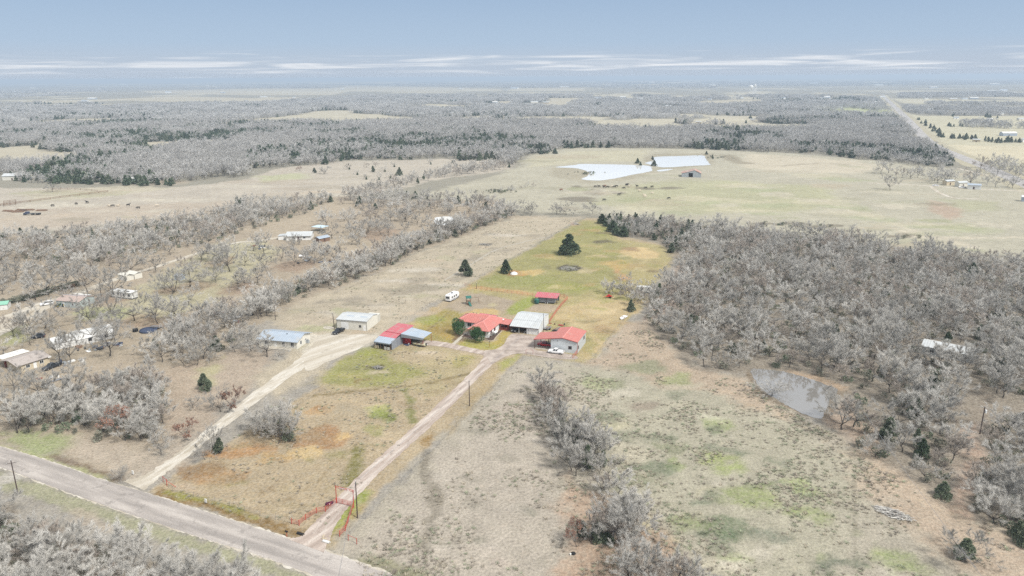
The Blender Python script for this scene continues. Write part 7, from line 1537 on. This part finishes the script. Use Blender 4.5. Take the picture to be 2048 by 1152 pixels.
MB().prism([(-.8, .95), (.6, .95), (.2, 1.5), (-.5, 1.5)], 'y', -.4, .4).build('hood', m_carred, r); MB().tube([(1.1, -.4, .7), (2.0, -.8, .2)], .05, 4).tube([(1.1, .4, .7), (2.0, .8, .2)], .05, 4).build('tine', m_carred, r)
r = frame('sign_bundle', (659, 1014), 25, 'dark maroon padded bundle hanging on the red fence left of the gate', 'bundle'); MB().box(-.9, -.25, .55, .9, .25, 1.25).build('cover', mat('maroon_cover', (.09, .02, .05), .7), r, bevel=.18); MB().box(-.12, -.27, .8, .12, -.252, .95).build('badge', m_frame, r)
r = frame('mailbox', (573.5, 1073), -24, 'black mailbox on a red post beside the county road', 'mailbox'); MB().tube([(0, 0, 0), (0, 0, 1.0)], .06, 6).build('post', m_redpaint, r); MB().prism([(-.14, 0+1.0), (.14, 1.0), (.14, 1.2), (.08, 1.3), (-.08, 1.3), (-.14, 1.2)], 'x', -.3, .3).build('box', m_black, r); MB().box(.1, .15, 1.15, .3, .17, 1.2).build('flag', m_redpaint, r)
for (x, y, lb) in ((412,1007,'small white utility marker in the ditch grass beside the road'),(266,950,'white utility marker board on the verge left of the caliche drive')):
    r = frame('utility_marker', (x, y), -24, lb, 'marker'); MB().tube([(0, 0, 0), (0, 0, .5)], .04, 5).build('stake', m_steel, r); MB().box(-.3, -.05, .25, .3, .05, 1.1).build('board', m_frame, r)
for (x, y, lb) in ((653,1085,'white pipe end of the culvert right of the drive mouth'),(601,1069,'dark pipe end of the culvert left of the drive mouth')):
    P = at(x, y); MBc = MB().lathe((0, 0, .18), [(.28, -.8), (.28, .8), (.24, .8), (.24, -.2)], 12, axis='x'); tag(MBc.build('culvert_pipe', m_oldwhite if x > 640 else m_black, loc=(P[0], P[1], 0), rz=math.radians(-24)), lb, 'pipe')
# rocks round the culvert, each its own
rk = []
for i in range(9):
    p = at(650+rnd.uniform(-8, 10), 1072+rnd.uniform(-12, 16)); bm = bmesh.new(); bmesh.ops.create_icosphere(bm, subdivisions=1, radius=rnd.uniform(.15, .32))
    for v in bm.verts: v.co *= rnd.uniform(.75, 1.2); v.co.z *= .6
    me_ = bpy.data.meshes.new('rock'); bm.to_mesh(me_); bm.free(); me_.materials.append(m_stone); o = link(bpy.data.objects.new('rock', me_)); o.location = (p[0], p[1], .05); tag(o, 'pale rock heaped round the culvert beside the drive mouth', 'rock', 'rocks round the culvert')
# brush piles
def brush_pile(px, py, a, b, n, label, m=None):
    P = at(px, py); mb = MB(); r = random.Random(int(px))
    for i in range(n):
        t_ = r.uniform(0, 6.28); q = r.random()**.6; x, y = math.cos(t_)*a*q, math.sin(t_)*b*q; z = (1-q)*.8+.08; an = r.uniform(-.7, .7); L2 = r.uniform(.8, 2.4)
        mb.tube([(x-math.cos(an)*L2/2, y-math.sin(an)*L2/2, max(.05, z+r.uniform(-.15, .1))), (x+math.cos(an)*L2/2, y+math.sin(an)*L2/2, z+r.uniform(-.05, .3))], r.uniform(.03, .09), 4, r.choice((0, 1)))
    return tag(mb.build('brush_pile', [m_limb, m_twig], loc=(P[0], P[1], 0), rz=math.radians(-40)), label, 'brush pile', kind='stuff')
brush_pile(1785, 1028, 3.6, 1.6, 160, 'oval pile of cut grey branches in the right field')
brush_pile(970, 490, 3.5, 1.2, 60, 'low heap of dead branches in the meadow strip')
brush_pile(757, 737, 1.6, 1.0, 40, 'burnt brush heap in the green front pasture')
brush_pile(1138, 538, 4.6, 3.0, 90, 'ring of burnt brush on the back pasture')
brush_pile(1152, 449, 2.2, 1.0, 36, 'brush heap at the far end of the back pasture')
# scattered junk at the homesteads: each piece its own object
jm = [m_oldwhite, m_steel, m_blue, m_wood, m_frame, m_redwood, m_darkmetal, m_tin]
def junk(n, cx, cy, sx, sy, where, s=1.0, seed=1):
    r = random.Random(seed)
    for i in range(n):
        x, y = cx+r.gauss(0, sx), cy+r.gauss(0, sy); P = at(x, y); k = r.randrange(3); m = r.choice(jm); w = r.uniform(.4, 1.3)*s
        if k == 0: mb = MB().box(-w, -w*.6, 0, w, w*.6, r.uniform(.3, .9)*s); nm, ct, ad = 'crate', 'crate', 'box shaped scrap'
        elif k == 1: mb = MB().lathe((0, 0, 0), [(.3*s, 0), (.32*s, .1), (.32*s, .8*s), (.28*s, .85*s)], 10); nm, ct, ad = 'drum', 'drum', 'drum'
        else: mb = MB().box(-w*1.3, -w*.7, .1, w*1.3, w*.7, .16).box(-w, -.05, 0, w, .05, .1); nm, ct, ad = 'sheet', 'sheet', 'loose sheet'
        tag(mb.build(nm, m, loc=(P[0], P[1], 0), rz=r.uniform(0, 3)), '%s lying %s' % (ad, where), ct, '%s pieces %s' % (nm, where))
junk(14, 178, 697, 16, 4, 'in front of the long white building', 1, 3)
junk(9, 138, 726, 14, 4, 'beside the dark charcoal pickup', .9, 4)
junk(8, 232, 690, 12, 3, 'right of the long white building', .9, 5)
junk(7, 110, 764, 14, 5, 'below the brown roofed house', .9, 6)
junk(10, 612, 516, 24, 4, 'under the oaks beyond the hedge', 1.1, 7)
junk(8, 648, 496, 14, 3, 'beside the small pole shed', 1, 8)
junk(10, 660, 524, 20, 3, 'between the hedge and the silver sedan', 1.1, 9)
junk(8, 455, 636, 14, 5, 'at the edge of the grove', 1, 10)
junk(5, 832, 689, 12, 2.5, 'under the grey lean-to carport', .8, 11)
junk(4, 1115, 646, 10, 6, 'in the grass behind the red roofed shop', .8, 12)
junk(6, 520, 495, 10, 2, 'at the end of the dirt lane', 1, 13)
r = frame('dish_tank', (604, 515.5), 0, 'white horizontal tank under the oaks beyond the hedge', 'tank'); MB().lathe((0, 0, .9), [(.1, -1.5), (.6, -1.4), (.7, -1), (.7, 1), (.6, 1.4), (.1, 1.5)], 14, axis='x').build('shell', m_carwhite, r); MB().box(-.9, -.4, 0, -.8, .4, .35).box(.8, -.4, 0, .9, .4, .35).build('foot', m_concrete, r)
r = frame('upright_tank', (614, 516.5), 0, 'small white upright tank beside the horizontal one', 'tank'); MB().lathe((0, 0, 0), [(.6, 0), (.65, .1), (.65, 1.5), (.5, 1.75), (.15, 1.8)], 14).build('shell', m_carwhite, r)
# brush fence beside the lane
fence([(-30,622),(0,611),(60,595),(110,583),(150,574)], 3.0, 1.6, (.4, .8, 1.2, 1.5), m_wood, 'dark plank fence grown over with brush beside the lane', name='plank_fence', pr=.12, rr_=.12)
bp_ = []
for t_ in np.linspace(0, 1, 90):
    p = at(-30+185*t_+rnd.uniform(-2, 2), 622-50*t_+rnd.uniform(-4, 0)); bp_.append((p[0], p[1]))
scatter_stuff('fence_brush', bp_, [rnd.uniform(.5, .9) for _ in bp_], scr_src, 3, 'dark brush grown through the plank fence by the lane', 'brush')
sc_ = []
for (x, y, n_, s_) in ((545,795,0,0),(1000,384,24,16),(1165,347,14,14),(1550,452,16,60),(1790,476,10,60),(1440,315,8,14)):
    for _ in range(n_):
        p = at(x+rnd.gauss(0, s_), y+rnd.gauss(0, 1.6)); sc_.append((p[0], p[1]))
scatter_stuff('creek_brush', sc_, [rnd.uniform(.4, .9) for _ in sc_], scr_src, 3, 'low brush along the creeks and pond banks', 'brush')
# flatbed truck and logs in the left field
r = frame('flatbed_truck', (52, 430), 5, 'old blue flatbed truck standing in the left field', 'truck')
MB().box(0, -1.1, .8, 2.2, 1.1, 2.3).build('cab', m_blue, r, bevel=.15); MB().box(.05, -1.0, 1.6, 1.6, 1.12, 2.1).build('cab_glass', m_glass, r); MB().box(2.4, -1.2, 1.0, 9.5, 1.2, 1.25).build('bed', m_darkmetal, r); MB().box(-1.3, -1, .7, 0, 1, 1.5).build('bonnet', m_blue, r, bevel=.1)
for x in (-.6, 4.5, 7.6, 8.7):
    for s in (-1, 1): MB().lathe((x, s*1.05, .5), [(.25, -.15), (.5, -.14), (.5, .14), (.25, .15)], 14, axis='y').build('wheel', m_black, r)
for i, (x, y) in enumerate(((14,423),(24,424),(34,425),(56,421),(82,422),(40,421))):
    mb = MB(); [mb.tube([(-3.5, j*.6, .3), (3.5, j*.6+.1, .3)], .3, 7) for j in range(4)]; mb.tube([(-3, .9, .75), (3.2, 1.0, .75)], .28, 7)
    mesh_thing('log_pile', mb, m_wood, x, y, 'low pile of dark logs near the blue flatbed truck', 'log pile', rnd.uniform(-10, 10), 'log piles in the left field')
mesh_thing('mud_heap', MB().lathe((0, 0, 0), [(3, 0), (2.4, .6), (1.2, 1.1), (.3, 1.3)], 10), m_mulch, 46, 392+30, 'dark heap of soil beside the log piles', 'heap')
# ------------------------------------------------------------------ cattle: one continuous skinned body each
def cow_mesh(name, m, graze):
    bm = bmesh.new(); sk = bm.verts.layers.skin.verify(); V = {}
    def v(k, co, r): q = bm.verts.new(co); q[sk].radius = (r, r); V[k] = q
    hz = .45 if graze else 1.5
    for k, co, rr2 in (('pel', (.75, 0, 1.15), .33), ('bel', (.15, 0, 1.02), .42), ('che', (-.45, 0, 1.08), .38), ('nek', (-.85, 0, 1.05 if graze else 1.35), .2), ('hed', (-1.15, 0, hz+.25), .15), ('muz', (-1.4, 0, hz), .09),
                    ('tl', (1.08, 0, 1.2), .05), ('t2', (1.16, 0, .6), .03)): v(k, co, rr2)
    for a, b in (('pel', 'bel'), ('bel', 'che'), ('che', 'nek'), ('nek', 'hed'), ('hed', 'muz'), ('pel', 'tl'), ('tl', 't2')): bm.edges.new((V[a], V[b]))
    for s in (-1, 1):
        v('e%d' % s, (-1.08, s*.24, hz+.36), .045); bm.edges.new((V['hed'], V['e%d' % s]))
        for k, x, par in (('f', -.5, 'che'), ('b', .78, 'pel')):
            off = .1 if k == 'b' else 0
            v(k+'1%d' % s, (x, s*.24, .8), .15); v(k+'2%d' % s, (x+off, s*.24, .42), .075); v(k+'3%d' % s, (x, s*.24, .04), .07)
            bm.edges.new((V[par], V[k+'1%d' % s])); bm.edges.new((V[k+'1%d' % s], V[k+'2%d' % s])); bm.edges.new((V[k+'2%d' % s], V[k+'3%d' % s]))
    V['pel'][sk].use_root = True
    me_ = bpy.data.meshes.new(name); bm.to_mesh(me_); bm.free(); o = bpy.data.objects.new(name, me_); COL.objects.link(o); o.modifiers.new('s', 'SKIN'); sb = o.modifiers.new('u', 'SUBSURF'); sb.levels = 1
    dg = bpy.context.evaluated_depsgraph_get(); out = bpy.data.meshes.new_from_object(o.evaluated_get(dg)); bpy.data.objects.remove(o); out.materials.clear(); out.materials.append(m); out.name = name; return out
m_cowb = mat('black_cattle_coat', (.025, .022, .02), .8); m_cowt = mat('cream_cattle_coat', (.55, .48, .38), .8); m_cowr = mat('red_brown_cattle_coat', (.16, .06, .03), .8)
COWS = {(c, g): cow_mesh('cow_body', m, g) for c, m in (('black', m_cowb), ('cream', m_cowt), ('brown', m_cowr)) for g in (0, 1)}
zc = lambda x, y: (1020+x/3.938, 130+y/3.938)
cl = [(zc(*p), c, 'in the pond pasture') for p, c in (((740,966),'black'),((770,963),'black'),((838,958),'black'),((700,960),'black'),((672,960),'black'),((820,962),'black'),((918,950),'black'),((925,943),'black'),((896,972),'black'),((938,960),'cream'),((1068,970),'black'),((1118,962),'black'),
       ((860,1024),'black'),((742,1066),'black'),((1250,1054),'black'),((1056,1030),'cream'),((1064,1040),'cream'),((1118,1012),'cream'),((1020,994),'cream'),((800,958),'cream'),((402,986),'brown'),((1000,958),'black'),((745,955),'brown'))]
zl = lambda x, y: (x/3.938, 400+y/3.938)
cl += [(zl(*p), c, 'in the left field') for p, c in (((602,33),'black'),((686,23),'black'),((415,48),'black'),((888,50),'black'),((1012,44),'black'),((1088,66),'black'),((858,50),'cream'),((932,49),'cream'),((1238,46),'cream'))]
for i, ((x, y), c, wh) in enumerate(cl):
    P = at(x, y+1); g = i % 3 != 0; o = link(bpy.data.objects.new('cow', COWS[(c, 1 if g else 0)])); o.location = (P[0], P[1], 0); o.rotation_euler = (0, 0, rnd.choice((0, math.pi))+rnd.uniform(-.5, .5)); o.scale = (1.25,)*3
    tag(o, '%s %s %s' % (c, 'cow grazing' if g else 'cow standing', wh), 'cow', '%s cattle %s' % (c, wh))
# ------------------------------------------------------------------ far towers and buildings
def tower(px, py, h, rad, label):
    P = at(px, py); r = tag(empty('water_tower', (P[0], P[1], 0)), label, 'water tower')
    MB().lathe((0, 0, 0), [(.5, h*.62), (rad*.7, h*.66), (rad, h*.74), (rad, h*.88), (rad*.7, h*.96), (.4, h)], 20).build('tank', m_frame, r)
    for i in range(5): t_ = 2*math.pi*i/5; MB().tube([(math.cos(t_)*rad*1.25, math.sin(t_)*rad*1.25, 0), (math.cos(t_)*rad*.9, math.sin(t_)*rad*.9, h*.74)], .8, 6).build('leg', m_frame, r)
    MB().tube([(0, 0, 0), (0, 0, h*.64)], 1.1, 8).build('riser', m_frame, r)
tower(1501.5, 189, 46, 10.5, 'white water tower with a squat tank, left of the far pair'); tower(1509.5, 188, 50, 5.5, 'slender white standpipe tower, right of the far pair')
fb = FARB
fbr = random.Random(5)
for i, (x, y, L2) in enumerate(fb):
    P = at(x, y); D_ = math.hypot(P[0], P[1]); L2 = max(L2*.8, 9); dp = L2*.45; h = 3.0+L2*.05; hr = h+dp*.22
    r = empty('far_building', (P[0], P[1], 0), math.radians(fbr.uniform(-30, 30)))
    near = y > 230; wh = 'in the fields right of the highway' if x > 1780 else ('in the far town beyond the woods' if x > 1150 else 'on the hazy plain at the left')
    tag(r, ('small white roofed farm building ' if near else 'tiny white roofed building ')+wh, 'building', 'far buildings '+wh)
    MB().prism([(0, 0), (dp, 0), (dp, h), (dp/2, hr), (0, h)], 'x', 0, L2).build('wall', [m_cream, m_tan, m_frame, m_galv][i % 4], r)
    mr = [m_white, m_white, m_galv, m_oldwhite][i % 4]
    roof(r, [[(-.3,-.5,h+.02),(L2+.3,-.5,h+.02),(L2+.3,dp/2,hr+.15),(-.3,dp/2,hr+.15)]], mr, .12); roof(r, [[(-.3,dp/2+.003,hr+.15),(L2+.3,dp/2+.003,hr+.15),(L2+.3,dp+.5,h+.02),(-.3,dp+.5,h+.02)]], mr, .12)
    if near: MB().box(L2*.4, -.06, 0, L2*.4+1.2, -.005, 2.1).build('door', m_trim, r)
